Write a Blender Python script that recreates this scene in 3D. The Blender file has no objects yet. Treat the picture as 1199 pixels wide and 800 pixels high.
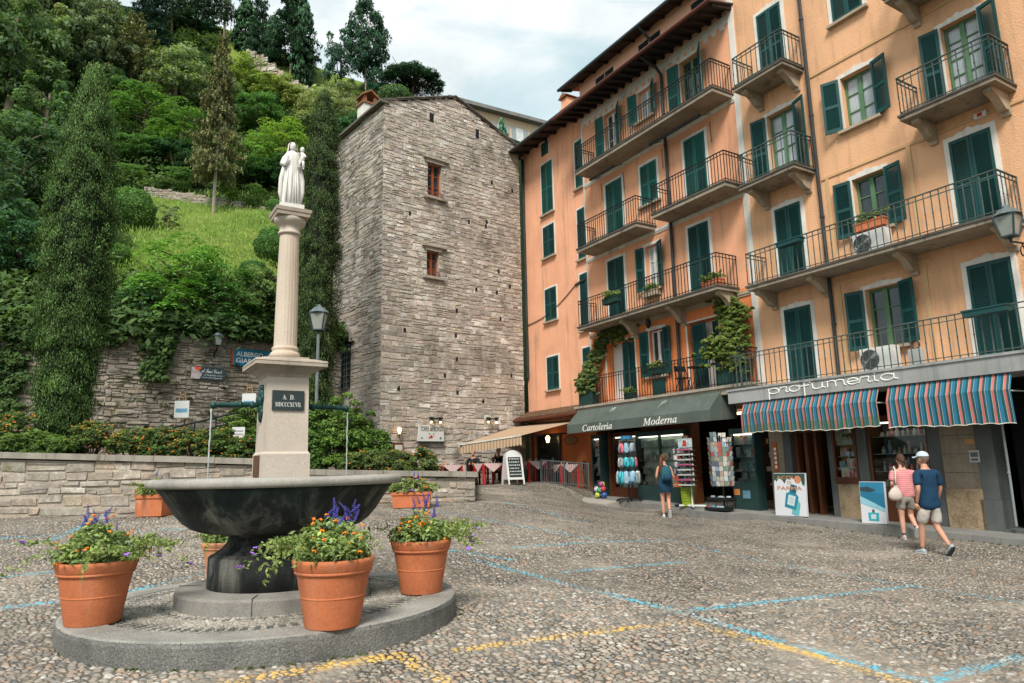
import bpy, bmesh, math, random
import numpy as np
from mathutils import Vector, Matrix, noise as mnoise
R = math.radians
random.seed(7)
rng = np.random.default_rng(7)
scene = bpy.context.scene
COL = scene.collection
# camera
FPX, PITCH, ROLL = 810.0, R(10.4), R(1.25)          # focal length in pixels of a 1199 px wide frame
EYE = np.array([0.0, 0.0, 1.65])
_f = np.array([0, math.cos(PITCH), math.sin(PITCH)])
_r0 = np.array([1.0, 0, 0]); _u0 = np.array([0, -math.sin(PITCH), math.cos(PITCH)])
_r = _r0 * math.cos(ROLL) - _u0 * math.sin(ROLL)
_u = _u0 * math.cos(ROLL) + _r0 * math.sin(ROLL)
cd = bpy.data.cameras.new('camera')
cam = bpy.data.objects.new('camera', cd); COL.objects.link(cam)
cd.sensor_width = 36.0; cd.lens = 36.0 * FPX / 1199.0
cd.clip_start = 0.05; cd.clip_end = 2000
cam.matrix_world = Matrix(((_r[0], _u[0], -_f[0], EYE[0]), (_r[1], _u[1], -_f[1], EYE[1]),
       (_r[2], _u[2], -_f[2], EYE[2]), (0, 0, 0, 1)))
scene.camera = cam
def ray(px, py): return _f * FPX + (px - 599.5) * _r - (py - 400) * _u
def atY(px, py, Y):
 d = ray(px, py); return EYE + d * (Y / d[1])
def atZ(px, py, z):
 d = ray(px, py); return EYE + d * ((z - EYE[2]) / d[2])
# local frame of the row of houses: x along the facade (towards the right), y into the houses
EU = np.array([0.51899, -0.85478, 0.0]); EN = np.array([-0.85478, -0.51899, 0.0])
FO = -EN * 16.2
FROT = math.atan2(EU[1], EU[0])
def fw(u, out, z): return FO + EU * u + EN * out + np.array([0, 0, z])
def fpix(px, py, out=0.0):
 d = ray(px, py); t = (EN @ (FO + EN * out - EYE)) / (EN @ d); p = EYE + d * t
 return float((p - FO) @ EU), float(p[2])
# ground height
def tps_fit(P, Z, lam=0.02):
 P = np.array(P, float); Z = np.array(Z, float); n = len(P)
 d = np.linalg.norm(P[:, None] - P[None], axis=2)
 K = np.where(d > 0, d * d * np.log(d + 1e-12), 0) + lam * np.eye(n) * n
 A = np.zeros((n + 3, n + 3)); A[:n, :n] = K
 A[:n, n] = 1; A[:n, n + 1:] = P; A[n, :n] = 1; A[n + 1:, :n] = P.T
 w = np.linalg.solve(A, np.concatenate([Z, np.zeros(3)]))
 def g(x, y):
  x = np.asarray(x, float); y = np.asarray(y, float)
  out = w[n] + w[n + 1] * x + w[n + 2] * y
  for i in range(n):
   r2 = (x - P[i, 0]) ** 2 + (y - P[i, 1]) ** 2
   out = out + w[i] * 0.5 * r2 * np.log(r2 + 1e-12)
  return out
 return g
def pave_z(u): return 0.36 - 0.034 * (u + 13.0)          # pavement at the foot of the facade
_ga = [(-2.4, 7.1, .30), (-4.5, 7, .32), (0, 7, .25), (-2.4, 5.2, .28), (-1, 5.2, .25), (0, 4.5, .20), (-4.5, 4.5, .28), (4, 4.5, .03), (7.5, 13.06, -.1),
  (8.2, 15.0, .0), (4.28, 19.96, .22), (0, 24, 1.09), (-1.4, 27, 1.07), (2, 25.2, .93), (1.5, 27.5, 1.05), (-1, 25.3, 1.09)]
for px, py, Y in ((0, 606, 15.0), (160, 601, 15.2), (460, 592, 16.3), (555, 588, 17.0)):
 q = atY(px, py, Y); _ga.append((q[0], q[1], q[2]))
for uu in (-4, -8, -12, -16, -20):
 q = fw(uu, 1.2, 0); _ga.append((q[0], q[1], pave_z(uu) - .13))
q = fw(-25, 1.5, 0); _ga.append((q[0], q[1], 1.04))
ground = tps_fit([(a, b) for a, b, c in _ga], [c for a, b, c in _ga], 0.01)
def gpix(px, py):
 d = ray(px, py); t = 0.002
 for k in range(6000):
  p = EYE + d * t
  if p[2] <= ground(p[0], p[1]): return p
  t *= 1.0008
 return p
# mesh helpers
class MB:
 def __init__(s): s.v = []; s.f = []; s.c = []; s.m = []; s.col = (1, 1, 1); s.mi = 0
 def face(s, idx): s.f.append(tuple(idx)); s.c.append(s.col); s.m.append(s.mi)
 def add(s, pts): n = len(s.v); s.v.extend([tuple(map(float, p)) for p in pts]); return n
 def quad(s, a, b, c, d): n = s.add((a, b, c, d)); s.face((n, n + 1, n + 2, n + 3))
 def poly(s, pts): n = s.add(pts); s.face(range(n, n + len(pts)))
 def hexa(s, p):          # 4 bottom, 4 top
  n = s.add(p)
  for q in ((3, 2, 1, 0), (4, 5, 6, 7), (0, 1, 5, 4), (1, 2, 6, 5), (2, 3, 7, 6), (3, 0, 4, 7)): s.face([n + k for k in q])
 def box(s, x0, x1, y0, y1, z0, z1):
  s.hexa(((x0, y0, z0), (x1, y0, z0), (x1, y1, z0), (x0, y1, z0), (x0, y0, z1), (x1, y0, z1), (x1, y1, z1), (x0, y1, z1)))
 def bar(s, a, b, w, h=None, up=(0, 0, 1)):
  a = Vector(a); b = Vector(b); h = h or w; d = (b - a).normalized(); up = Vector(up)
  if abs(d.dot(up)) > .98: up = Vector((1, 0, 0))
  x = d.cross(up).normalized() * (w / 2); y = x.normalized().cross(d).normalized() * (h / 2)
  s.hexa((a - x - y, a + x - y, b + x - y, b - x - y, a - x + y, a + x + y, b + x + y, b - x + y))
 def tube(s, pts, r, n=8, cap=True):
  pts = [Vector(p) for p in pts]; k = len(pts)
  rr = list(r) if hasattr(r, '__len__') else [r] * k
  base = len(s.v); prev = None
  for i, p in enumerate(pts):
   d = (pts[min(i + 1, k - 1)] - pts[max(i - 1, 0)]).normalized()
   if prev is None:
    t = Vector((0, 0, 1)) if abs(d.z) < .9 else Vector((1, 0, 0))
    x = d.cross(t).normalized()
   else: x = (prev - d * prev.dot(d)).normalized()
   prev = x; y = d.cross(x)
   s.add([p + (x * math.cos(2 * math.pi * j / n) + y * math.sin(2 * math.pi * j / n)) * rr[i] for j in range(n)])
  for i in range(k - 1):
   for j in range(n):
    a = base + i * n + j; b = base + i * n + (j + 1) % n
    s.face((a, b, b + n, a + n))
  if cap:
   s.face([base + j for j in range(n)][::-1]); s.face([base + (k - 1) * n + j for j in range(n)])
 def lathe(s, prof, n=24, c=(0, 0, 0), fn=None, close=True):
  base = len(s.v)
  for (r, z) in prof:
   pts = []
   for j in range(n):
    a = 2 * math.pi * j / n; q = r * (fn(a, z) if fn else 1)
    pts.append((c[0] + q * math.cos(a), c[1] + q * math.sin(a), c[2] + z))
   s.add(pts)
  for i in range(len(prof) - 1):
   for j in range(n):
    a = base + i * n + j; b = base + i * n + (j + 1) % n
    s.face((a, b, b + n, a + n))
  if close:
   s.face([base + j for j in range(n)][::-1]); s.face([base + (len(prof) - 1) * n + j for j in range(n)])
 def prism(s, poly, o, ex, ey, ez):     # polygon in (ex, ey) swept along the vector ez
  o = Vector(o); ex = Vector(ex); ey = Vector(ey); ez = Vector(ez); k = len(poly)
  n = s.add([o + ex * p[0] + ey * p[1] for p in poly] + [o + ex * p[0] + ey * p[1] + ez for p in poly])
  s.face([n + i for i in range(k)][::-1]); s.face([n + k + i for i in range(k)])
  for i in range(k):
   j = (i + 1) % k; s.face((n + i, n + j, n + k + j, n + k + i))
 def ball(s, c, r, nu=10, nv=7, sq=(1, 1, 1)):
  base = len(s.v)
  for i in range(1, nv):
   t = math.pi * i / nv
   s.add([(c[0] + r * sq[0] * math.sin(t) * math.cos(2 * math.pi * j / nu), c[1] + r * sq[1] * math.sin(t) * math.sin(2 * math.pi * j / nu), c[2] + r * sq[2] * math.cos(t)) for j in range(nu)])
  a = s.add([(c[0], c[1], c[2] + r * sq[2]), (c[0], c[1], c[2] - r * sq[2])])
  for i in range(nv - 2):
   for j in range(nu):
    p = base + i * nu + j; q = base + i * nu + (j + 1) % nu; s.face((p, p + nu, q + nu, q))
  for j in range(nu):
   s.face((a, base + j, base + (j + 1) % nu)); s.face((a + 1, base + (nv - 2) * nu + (j + 1) % nu, base + (nv - 2) * nu + j))
 def mesh(s, name, smooth=False):
  me = bpy.data.meshes.new(name); me.from_pydata(s.v, [], s.f)
  if any(c != (1, 1, 1) for c in s.c):
   at = me.color_attributes.new('Col', 'FLOAT_COLOR', 'CORNER')
   arr = []
   for c, f in zip(s.c, s.f): arr.extend((c[0], c[1], c[2], 1.0) * len(f))
   at.data.foreach_set('color', arr)
  if max(s.m, default=0) > 0: me.polygons.foreach_set('material_index', s.m)
  if smooth: me.polygons.foreach_set('use_smooth', [True] * len(me.polygons))
  me.update(); return me
 def build(s, name, mats, parent=None, smooth=False, **k):
  return put(name, s.mesh(name, smooth), mats, parent, **k)
def put(name, me, mats, parent=None, loc=None, rotz=None, **k):
 if mats is not None and not me.materials:
  for m in (mats if isinstance(mats, (list, tuple)) else [mats]): me.materials.append(m)
 o = bpy.data.objects.new(name, me); COL.objects.link(o)
 if parent is not None: o.parent = parent
 if loc is not None: o.location = Vector([float(x) for x in loc])
 if rotz is not None: o.rotation_euler = (0, 0, rotz)
 return tag(o, **k)
def tag(o, label=None, cat=None, group=None, kind=None):
 if label: o['label'] = label
 if cat: o['category'] = cat
 if group: o['group'] = group
 if kind: o['kind'] = kind
 return o
def thing(name, label, cat, loc=(0, 0, 0), rotz=0.0, group=None):
 o = bpy.data.objects.new(name, None); COL.objects.link(o); o.empty_display_size = .2
 o.location = Vector([float(x) for x in loc]); o.rotation_euler = (0, 0, rotz)
 return tag(o, label, cat, group)
_kids = {}
def copy_thing(src, loc=None, rotz=None, label=None, cat=None, group=None):
 def rec(o, par):
  c = o.copy(); COL.objects.link(c)
  if par is not None: c.parent = par
  for ch in [x for x in COL.objects if x.parent == o]: rec(ch, c)
  return c
 r = rec(src, None)
 if loc is not None: r.location = Vector([float(x) for x in loc])
 if rotz is not None: r.rotation_euler = (0, 0, rotz)
 return tag(r, label, cat, group)
# materials
def nodes(name):
 m = bpy.data.materials.new(name); m.use_nodes = True; nt = m.node_tree; nt.nodes.clear()
 out = nt.nodes.new('ShaderNodeOutputMaterial'); b = nt.nodes.new('ShaderNodeBsdfPrincipled')
 nt.links.new(b.outputs[0], out.inputs[0]); return m, nt, b, out
def nd(nt, typ, ins=None, **props):
 n = nt.nodes.new(typ)
 for k, v in props.items(): setattr(n, k, v)
 for k, v in (ins or {}).items():
  if hasattr(v, 'is_linked') or hasattr(v, 'links'): nt.links.new(v, n.inputs[k])
  else: n.inputs[k].default_value = v
 return n
def c4(c): return (c[0], c[1], c[2], 1.0)
def mathn(nt, op, a, b=0.0, clamp=False):
 n = nt.nodes.new('ShaderNodeMath'); n.operation = op; n.use_clamp = clamp
 for i, v in enumerate((a, b)):
  if hasattr(v, 'links'): nt.links.new(v, n.inputs[i])
  else: n.inputs[i].default_value = v
 return n.outputs[0]
def mixc(nt, fac, a, b, mode='MIX'):
 n = nt.nodes.new('ShaderNodeMix'); n.data_type = 'RGBA'; n.blend_type = mode
 for sock, v in ((n.inputs[0], fac), (n.inputs[6], a), (n.inputs[7], b)):
  if hasattr(v, 'links'): nt.links.new(v, sock)
  else: sock.default_value = v if not isinstance(v, tuple) or len(v) == 4 else c4(v)
 return n.outputs[2]
def ramp(nt, fac, stops):
 n = nt.nodes.new('ShaderNodeValToRGB'); nt.links.new(fac, n.inputs[0]); e = n.color_ramp.elements
 while len(e) < len(stops): e.new(0.5)
 for i, (p, c) in enumerate(stops): e[i].position = p; e[i].color = c4(c) if not isinstance(c, float) else (c, c, c, 1)
 return n.outputs[0]
def noise(nt, vec, scale, detail=4, rough=.55, dist=0.0):
 n = nt.nodes.new('ShaderNodeTexNoise'); nt.links.new(vec, n.inputs['Vector'])
 n.inputs['Scale'].default_value = scale; n.inputs['Detail'].default_value = detail
 n.inputs['Roughness'].default_value = rough; n.inputs['Distortion'].default_value = dist
 return n.outputs[0]
def objvec(nt, rnd=True):
 tc = nt.nodes.new('ShaderNodeTexCoord')
 if not rnd: return tc.outputs['Object']
 oi = nt.nodes.new('ShaderNodeObjectInfo')
 v = nt.nodes.new('ShaderNodeVectorMath'); v.operation = 'MULTIPLY_ADD'
 nt.links.new(tc.outputs['Object'], v.inputs[0]); v.inputs[1].default_value = (1, 1, 1)
 s = nt.nodes.new('ShaderNodeVectorMath'); s.operation = 'SCALE'; s.inputs[0].default_value = (7.1, 3.3, 9.7)
 nt.links.new(oi.outputs['Random'], s.inputs['Scale']); nt.links.new(s.outputs[0], v.inputs[2])
 return v.outputs[0]
def scaled(nt, vec, s):
 n = nt.nodes.new('ShaderNodeVectorMath'); n.operation = 'MULTIPLY'; nt.links.new(vec, n.inputs[0]); n.inputs[1].default_value = s
 return n.outputs[0]
_mc = {}
def M(name, base=(.5, .5, .5), rough=.8, var=.25, scale=3.0, grain=0.0, gscale=60.0, streak=0.0, streakcol=(.03, .035, .035), bump=0.0,
  bscale=40.0, attr=False, metal=0.0, spec=.3, rnd=True, patch=None, emit=None, trans=0.0, zdirt=None, sheen=0.0):
 if name in _mc: return _mc[name]
 m, nt, b, out = nodes(name); vec = objvec(nt, rnd)
 col = nt.nodes.new('ShaderNodeRGB'); col.outputs[0].default_value = c4(base); cur = col.outputs[0]
 if attr:
  a = nd(nt, 'ShaderNodeVertexColor', layer_name='Col'); cur = mixc(nt, 1.0, cur, a.outputs[0], 'MULTIPLY')
 if var:
  n1 = noise(nt, vec, scale, 6, .6, .3)
  f = ramp(nt, n1, [(.25, 1 - var), (.5, 1.0), (.78, 1 + var * .8)])
  cur = mixc(nt, 1.0, cur, f, 'MULTIPLY')
 if grain:
  f = ramp(nt, noise(nt, vec, gscale, 3, .7), [(.3, 1 - grain), (.7, 1 + grain)])
  cur = mixc(nt, 1.0, cur, f, 'MULTIPLY')
 if patch:        # (colour, threshold, scale)
  f = ramp(nt, noise(nt, vec, patch[2], 5, .65, .6), [(patch[1], 0.0), (patch[1] + .035, 1.0)])
  cur = mixc(nt, f, cur, c4(patch[0]))
 if streak:
  sv = scaled(nt, vec, (1, 1, .07))
  f = ramp(nt, noise(nt, sv, 4.5, 4, .65), [(.52, 0.0), (.75, 1.0)])
  f2 = noise(nt, vec, .9, 3)
  cur = mixc(nt, mathn(nt, 'MULTIPLY', mathn(nt, 'MULTIPLY', f, f2), streak * 1.6, True), cur, c4(streakcol))
 nt.links.new(cur, b.inputs['Base Color'])
 b.inputs['Roughness'].default_value = rough; b.inputs['Metallic'].default_value = metal
 b.inputs['Specular IOR Level'].default_value = spec
 if trans: b.inputs['Transmission Weight'].default_value = trans
 if emit: b.inputs['Emission Color'].default_value = c4(emit[0]); b.inputs['Emission Strength'].default_value = emit[1]
 if bump:
  bn = nd(nt, 'ShaderNodeBump', {'Height': noise(nt, vec, bscale, 5, .7), 'Strength': bump, 'Distance': .03})
  nt.links.new(bn.outputs[0], b.inputs['Normal'])
 _mc[name] = m; return m
# sky and sun
SUN_EL, SUN_AZ = R(48), R(191)          # azimuth clockwise from +Y: behind the camera
w = bpy.data.worlds.new('World'); scene.world = w; w.use_nodes = True; nt = w.node_tree; nt.nodes.clear()
wo = nt.nodes.new('ShaderNodeOutputWorld'); bg = nt.nodes.new('ShaderNodeBackground')
sky = nt.nodes.new('ShaderNodeTexSky'); sky.sky_type = 'NISHITA'; sky.sun_disc = False
sky.sun_elevation = SUN_EL; sky.sun_rotation = SUN_AZ; sky.air_density = 1.2; sky.dust_density = 2.0
tc = nt.nodes.new('ShaderNodeTexCoord')
sv = scaled(nt, tc.outputs['Generated'], (1, 1, 2.2))
n1 = noise(nt, sv, 2.3, 8, .55, .5)
cl = ramp(nt, n1, [(.40, 0.0), (.56, 1.0)])
n2 = noise(nt, scaled(nt, tc.outputs['Generated'], (1.3, 1, 2.6)), 3.6, 7, .6, .3)
ccol = ramp(nt, n2, [(.32, (6.7, 7.45, 7.7)), (.5, (8.2, 8.7, 8.8)), (.66, (9.6, 9.7, 9.6))])
hole = mixc(nt, .8, sky.outputs[0], (5.0, 7.3, 7.9, 1))
fin = mixc(nt, cl, hole, ccol)
nt.links.new(fin, bg.inputs['Color']); bg.inputs['Strength'].default_value = 0.116
nt.links.new(bg.outputs[0], wo.inputs[0])
ld = bpy.data.lights.new('sun', 'SUN'); ld.energy = 4.4; ld.angle = R(18); ld.color = (1, .95, .87)
sun = bpy.data.objects.new('sun', ld); COL.objects.link(sun)
sd = Vector((math.sin(SUN_AZ) * math.cos(SUN_EL), math.cos(SUN_AZ) * math.cos(SUN_EL), math.sin(SUN_EL)))
sun.rotation_euler = sd.to_track_quat('Z', 'Y').to_euler(); sun.location = (0, -20, 30)
scene.view_settings.view_transform = 'Standard'; scene.view_settings.look = 'None'; scene.view_settings.exposure = 0
scene.render.engine = 'CYCLES'
scene.cycles.max_bounces = 6; scene.cycles.diffuse_bounces = 3; scene.cycles.glossy_bounces = 3; scene.cycles.transmission_bounces = 4
scene.cycles.transparent_max_bounces = 8; scene.cycles.use_denoising = True; scene.cycles.caustics_reflective = False; scene.cycles.caustics_refractive = False
# cobbled square
FC = np.array([-2.36, 7.08])            # axis of the fountain
def seg_dist(x, y, a, b):
 ax, ay = a[0], a[1]; bx, by = b[0], b[1]; L2 = (bx - ax) ** 2 + (by - ay) ** 2
 t = np.clip(((x - ax) * (bx - ax) + (y - ay) * (by - ay)) / L2, 0, 1)
 return np.hypot(x - ax - t * (bx - ax), y - ay - t * (by - ay))
BLUE = [((555, 655), (700, 692), .05), ((700, 692), (800, 717), .06), ((800, 717), (930, 755), .05), ((930, 755), (1085, 798), .045),
  ((808, 714), (945, 700), .055), ((945, 700), (1070, 685), .05), ((1085, 798), (1199, 768), .05),
  ((655, 670), (800, 658), .04), ((600, 641), (790, 632), .04), ((780, 632), (1199, 705), .025), ((470, 594), (700, 632), .045), ((500, 640), (600, 655), .04),
  ((0, 630), (215, 619), .045), ((60, 632), (128, 602), .05), ((0, 676), (70, 668), .05), ((0, 712), (140, 695), .05), ((140, 695), (250, 668), .05),
  ((590, 588), (690, 612), .045)]
YELL = [((270, 798), (470, 766), .07), ((470, 766), (520, 799), .06), ((540, 760), (800, 728), .055), ((800, 728), (930, 760), .07), ((930, 760), (1060, 799), .05)]
def paint_lines(L): return [(gpix(*a), gpix(*b), w) for a, b, w in L]
PB, PY_ = paint_lines(BLUE), paint_lines(YELL)
gv, gq, gb, gy, gp = [], [], [], [], []
def band(x0, x1, y0, y1, st, dz):
 xs = np.arange(x0, x1 + st, st); ys = np.arange(y0, y1 + st, st)
 X, Y = np.meshgrid(xs, ys); X = X.ravel(); Y = Y.ravel(); Z = ground(X, Y) + dz
 base = sum(len(a) for a in gv); nx = len(xs); ny = len(ys)
 I = (np.arange(ny - 1)[:, None] * nx + np.arange(nx - 1)[None]).ravel() + base
 gq.append(np.stack([I, I + 1, I + nx + 1, I + nx], 1)); gv.append(np.stack([X, Y, Z], 1))
 for L, dst in ((PB, gb), (PY_, gy)):
  m = np.zeros(len(X))
  for a, b, w_ in L:
   d = seg_dist(X, Y, a, b); m = np.maximum(m, np.clip(1.0 - (d - w_) / .03, 0, 1))
  dst.append(m)
band(-7.2, 7.4, 4.3, 8.6, .0155, 0)
band(-11.8, 10, 8.6, 14.0, .033, 0)
band(-16, 13.5, 14.0, 31.0, .075, 0)
V = np.concatenate(gv); Q = np.concatenate(gq)
me = bpy.data.meshes.new('square')
def fill_mesh(me, V, Q):
 k = Q.shape[1]
 me.vertices.add(len(V)); me.vertices.foreach_set('co', np.ascontiguousarray(V, dtype=np.float32).ravel())
 me.loops.add(len(Q) * k); me.loops.foreach_set('vertex_index', np.ascontiguousarray(Q, dtype=np.int32).ravel())
 me.polygons.add(len(Q)); me.polygons.foreach_set('loop_start', np.arange(0, len(Q) * k, k, dtype=np.int32))
 me.update(calc_edges=True)
fill_mesh(me, V, Q)
for nm, arr in (('blue', gb), ('yellow', gy)):
 me.attributes.new(nm, 'FLOAT', 'POINT').data.foreach_set('value', np.concatenate(arr).astype(np.float32))
me.polygons.foreach_set('use_smooth', np.ones(len(Q), dtype=bool))
m, nt, b, out = nodes('cobbles')
tcn = nt.nodes.new('ShaderNodeTexCoord'); vec = tcn.outputs['Object']
wn = nd(nt, 'ShaderNodeTexNoise', {'Vector': vec, 'Scale': 6.0, 'Detail': 2.0})
ws = nd(nt, 'ShaderNodeVectorMath', {0: wn.outputs['Color']}, operation='MULTIPLY_ADD'); ws.inputs[1].default_value = (.05, .05, 0); nt.links.new(vec, ws.inputs[2])
rot = nd(nt, 'ShaderNodeMapping', {'Vector': ws.outputs[0]}); rot.inputs['Rotation'].default_value = (0, 0, R(-20)); rot.inputs['Scale'].default_value = (1.0, 1.32, 1)
SC = 16.0
v1 = nd(nt, 'ShaderNodeTexVoronoi', {'Vector': rot.outputs[0], 'Scale': SC, 'Randomness': .92}, voronoi_dimensions='2D', feature='F1')
v2 = nd(nt, 'ShaderNodeTexVoronoi', {'Vector': rot.outputs[0], 'Scale': SC, 'Randomness': .92}, voronoi_dimensions='2D', feature='DISTANCE_TO_EDGE')
sepc = nd(nt, 'ShaderNodeSeparateColor', {'Color': v1.outputs['Color']})
big = noise(nt, vec, .55, 5, .6, .4)                     # patches where the joints are full of sand
fine = noise(nt, vec, 55, 4, .7)
dome = ramp(nt, v2.outputs['Distance'], [(0.0, 0.0), (.07, .45), (.17, .82), (.36, 1.0)])
dome2 = ramp(nt, v1.outputs['Distance'], [(.0, 1.0), (.35, .86), (.62, .35), (.85, 0.0)])
stone = mathn(nt, 'MULTIPLY', dome, dome2)
hh = mathn(nt, 'MULTIPLY_ADD', sepc.outputs['Green'], .55); nt.nodes[-1].inputs[2].default_value = .5
hgt = mathn(nt, 'MULTIPLY', stone, hh)
fillf = ramp(nt, big, [(.52, 0.0), (.68, 1.0)])
hgt2 = mathn(nt, 'MAXIMUM', hgt, mathn(nt, 'MULTIPLY', fillf, .42))
base = ramp(nt, sepc.outputs['Red'], [(.0, (.14, .15, .15)), (.16, (.30, .26, .22)), (.4, (.43, .37, .30)), (.56, (.24, .235, .22)), (.7, (.50, .44, .37)), (.85, (.45, .30, .21)), (.95, (.62, .58, .52))])
base = mixc(nt, 1.0, base, ramp(nt, fine, [(.3, .52), (.7, .94)]), 'MULTIPLY')
base = mixc(nt, 1.0, base, ramp(nt, noise(nt, vec, .23, 3), [(.3, .74), (.7, 1.2)]), 'MULTIPLY')
sand = mixc(nt, 1.0, (.32, .27, .215, 1), ramp(nt, noise(nt, vec, 95, 3, .8), [(.3, .7), (.7, 1.3)]), 'MULTIPLY')
joint = mixc(nt, ramp(nt, noise(nt, vec, .8, 4), [(.38, 0.0), (.6, 1.0)]), (.045, .036, .024, 1), mixc(nt, .45, (.06, .05, .035, 1), sand))
gap = ramp(nt, hgt2, [(.16, 0.0), (.42, 1.0)])
colr = mixc(nt, gap, joint, base)
cov = mathn(nt, 'MULTIPLY', fillf, ramp(nt, mathn(nt, 'SUBTRACT', hgt, .42), [(.0, 1.0), (.16, 0.0)]))
colr = mixc(nt, mathn(nt, 'MULTIPLY', cov, .8), colr, sand)
wear = ramp(nt, noise(nt, vec, 11, 6, .75), [(.41, 0.0), (.55, .92)])
wear2 = ramp(nt, noise(nt, vec, 1.1, 3), [(.36, .3), (.55, 1.0)])
for nm, cc in (('blue', (.06, .46, .62)), ('yellow', (.72, .44, .07))):
 a = nd(nt, 'ShaderNodeAttribute', attribute_name=nm)
 fac = mathn(nt, 'MULTIPLY', mathn(nt, 'MULTIPLY', mathn(nt, 'MULTIPLY', a.outputs['Fac'], wear), wear2), ramp(nt, hgt2, [(.22, 0.0), (.42, .92)]))
 colr = mixc(nt, fac, colr, c4(cc))
nt.links.new(colr, b.inputs['Base Color'])
nt.links.new(ramp(nt, hgt2, [(.2, .95), (.9, .62)]), b.inputs['Roughness']); b.inputs['Specular IOR Level'].default_value = .35
fh = mathn(nt, 'ADD', hgt2, mathn(nt, 'MULTIPLY', fine, .12))
dp = nd(nt, 'ShaderNodeDisplacement', {'Height': fh, 'Midlevel': .75, 'Scale': .022}); nt.links.new(dp.outputs[0], out.inputs['Displacement'])
m.displacement_method = 'BOTH'
MAT_COB = m
put('square', me, m, kind='structure')
# wider earth sheet under everything
mb = MB(); mb.box(-400, 400, -200, 700, -3.2, -3.0)
mb.build('ground', M('earth', (.1, .09, .06), .95, .3, .5), kind='structure')
# materials of the houses
STUC_B = M('stucco ochre', (.79, .445, .250), .92, .18, .7, .17, 48, .5, (.26, .16, .10), .7, 22, patch=((.56, .45, .34), .735, 1.1), rnd=False)
STUC_O = M('stucco salmon', (.85, .415, .240), .92, .16, .7, .14, 55, .6, (.30, .17, .11), .6, 24, rnd=False)
STUC_D = M('stucco orange', (.78, .25, .09), .92, .14, .6, .08, 70, .3, (.2, .1, .05), .4, 30, rnd=False)
WHITE = M('white trim', (.74, .70, .64), .85, .16, 1.5, .08, 40, .5, (.2, .16, .12), .2)
WHITE2 = M('white door paint', (.78, .77, .74), .6, .08, 1.5)
SHUT = M('shutter green', (.004, .056, .054), .55, .22, 1.6, .08, 30, .35, (.03, .1, .09), spec=.4)
SHUT2 = M('shutter bright green', (.006, .098, .083), .55, .22, 1.6, .08, 30, .3, (.05, .14, .11), spec=.4)
CASE_G = M('casement green', (.10, .20, .105), .6, .2, 3)
CASE_W = M('casement white', (.7, .69, .66), .6, .1, 3)
CASE_B = M('casement brown', (.27, .07, .025), .55, .25, 3)
CONC = M('weathered slab', (.30, .255, .20), .95, .35, 1.2, .15, 50, .9, (.05, .045, .035), .4, 30)
CONC_D = M('dark slab edge', (.10, .09, .075), .95, .45, 2.5, .2, 40, .6, (.02, .02, .018), .4, 30)
BRACK = M('stone bracket', (.40, .32, .235), .92, .3, 1.6, .12, 50, .6, (.07, .06, .045), .3)
IRON = M('painted iron', (.022, .034, .034), .55, .3, 5, metal=.3)
IRON_G = M('grey green iron', (.085, .11, .10), .6, .4, 6, .2, 40, metal=.2)
PIPE = M('drain pipe', (.045, .05, .052), .5, .3, 2, metal=.4)
ROOFD = M('eave timber', (.055, .035, .028), .9, .4, 2)
RAFT = M('rafter timber', (.03, .022, .02), .9, .4, 3)
GUTTER = M('brown gutter', (.14, .045, .03), .5, .25, 2, metal=.3)
GUTTER_G = M('grey gutter', (.07, .085, .09), .5, .3, 2, metal=.4)
TILE = M('roof tile', (.26, .115, .06), .9, .45, 2.2, .2, 18, bump=.5)
TILE_S = M('stone roof slab', (.14, .125, .105), .95, .45, 2.5, .2, 22, bump=.5)
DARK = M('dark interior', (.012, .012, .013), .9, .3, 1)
AWN = M('grey awning cloth', (.085, .105, .092), .85, .28, .8, .08, 60, .55, (.17, .17, .15))
AWN_E = M('beige awning cloth', (.42, .30, .20), .9, .15, 1.2)
CAPTXT = M('white lettering', (.80, .79, .75), .6, .05)
def glassmat(name, base, rough=.06):
 m, nt, b, out = nodes(name); vec = objvec(nt)
 c = ramp(nt, noise(nt, vec, 2.2, 4, .6, .8), [(.3, base), (.7, tuple(min(1, k * 1.9 + .01) for k in base))])
 nt.links.new(c, b.inputs['Base Color']); b.inputs['Roughness'].default_value = rough
 b.inputs['Specular IOR Level'].default_value = .8
 bn = nd(nt, 'ShaderNodeBump', {'Height': noise(nt, vec, 1.7, 2), 'Strength': .06, 'Distance': .1}); nt.links.new(bn.outputs[0], b.inputs['Normal'])
 return m
GLASS = glassmat('window glass', (.014, .02, .022))
def curtainmat():
 m, nt, b, out = nodes('curtain behind glass'); vec = objvec(nt)
 wv = nd(nt, 'ShaderNodeTexWave', {'Vector': scaled(nt, vec, (1, 1, .08)), 'Scale': 9.0, 'Distortion': 3.0, 'Detail': 2.0})
 c = ramp(nt, wv.outputs['Fac'], [(.0, (.30, .35, .37)), (1.0, (.56, .60, .61))])
 c = mixc(nt, ramp(nt, noise(nt, vec, 1.3, 3), [(.35, 0.0), (.65, .55)]), c, (.16, .21, .24, 1))
 nt.links.new(c, b.inputs['Base Color']); b.inputs['Roughness'].default_value = .12; b.inputs['Specular IOR Level'].default_value = .7
 return m
CURT = curtainmat()
clear, _nt, _b, _o = nodes('shop glass')
_g = _nt.nodes.new('ShaderNodeBsdfGlossy'); _g.inputs['Roughness'].default_value = .02
_t = _nt.nodes.new('ShaderNodeBsdfTransparent'); _t.inputs[0].default_value = (.86, .93, .91, 1)
_mx = _nt.nodes.new('ShaderNodeMixShader'); _fr = _nt.nodes.new('ShaderNodeFresnel'); _fr.inputs[0].default_value = 1.5
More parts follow.
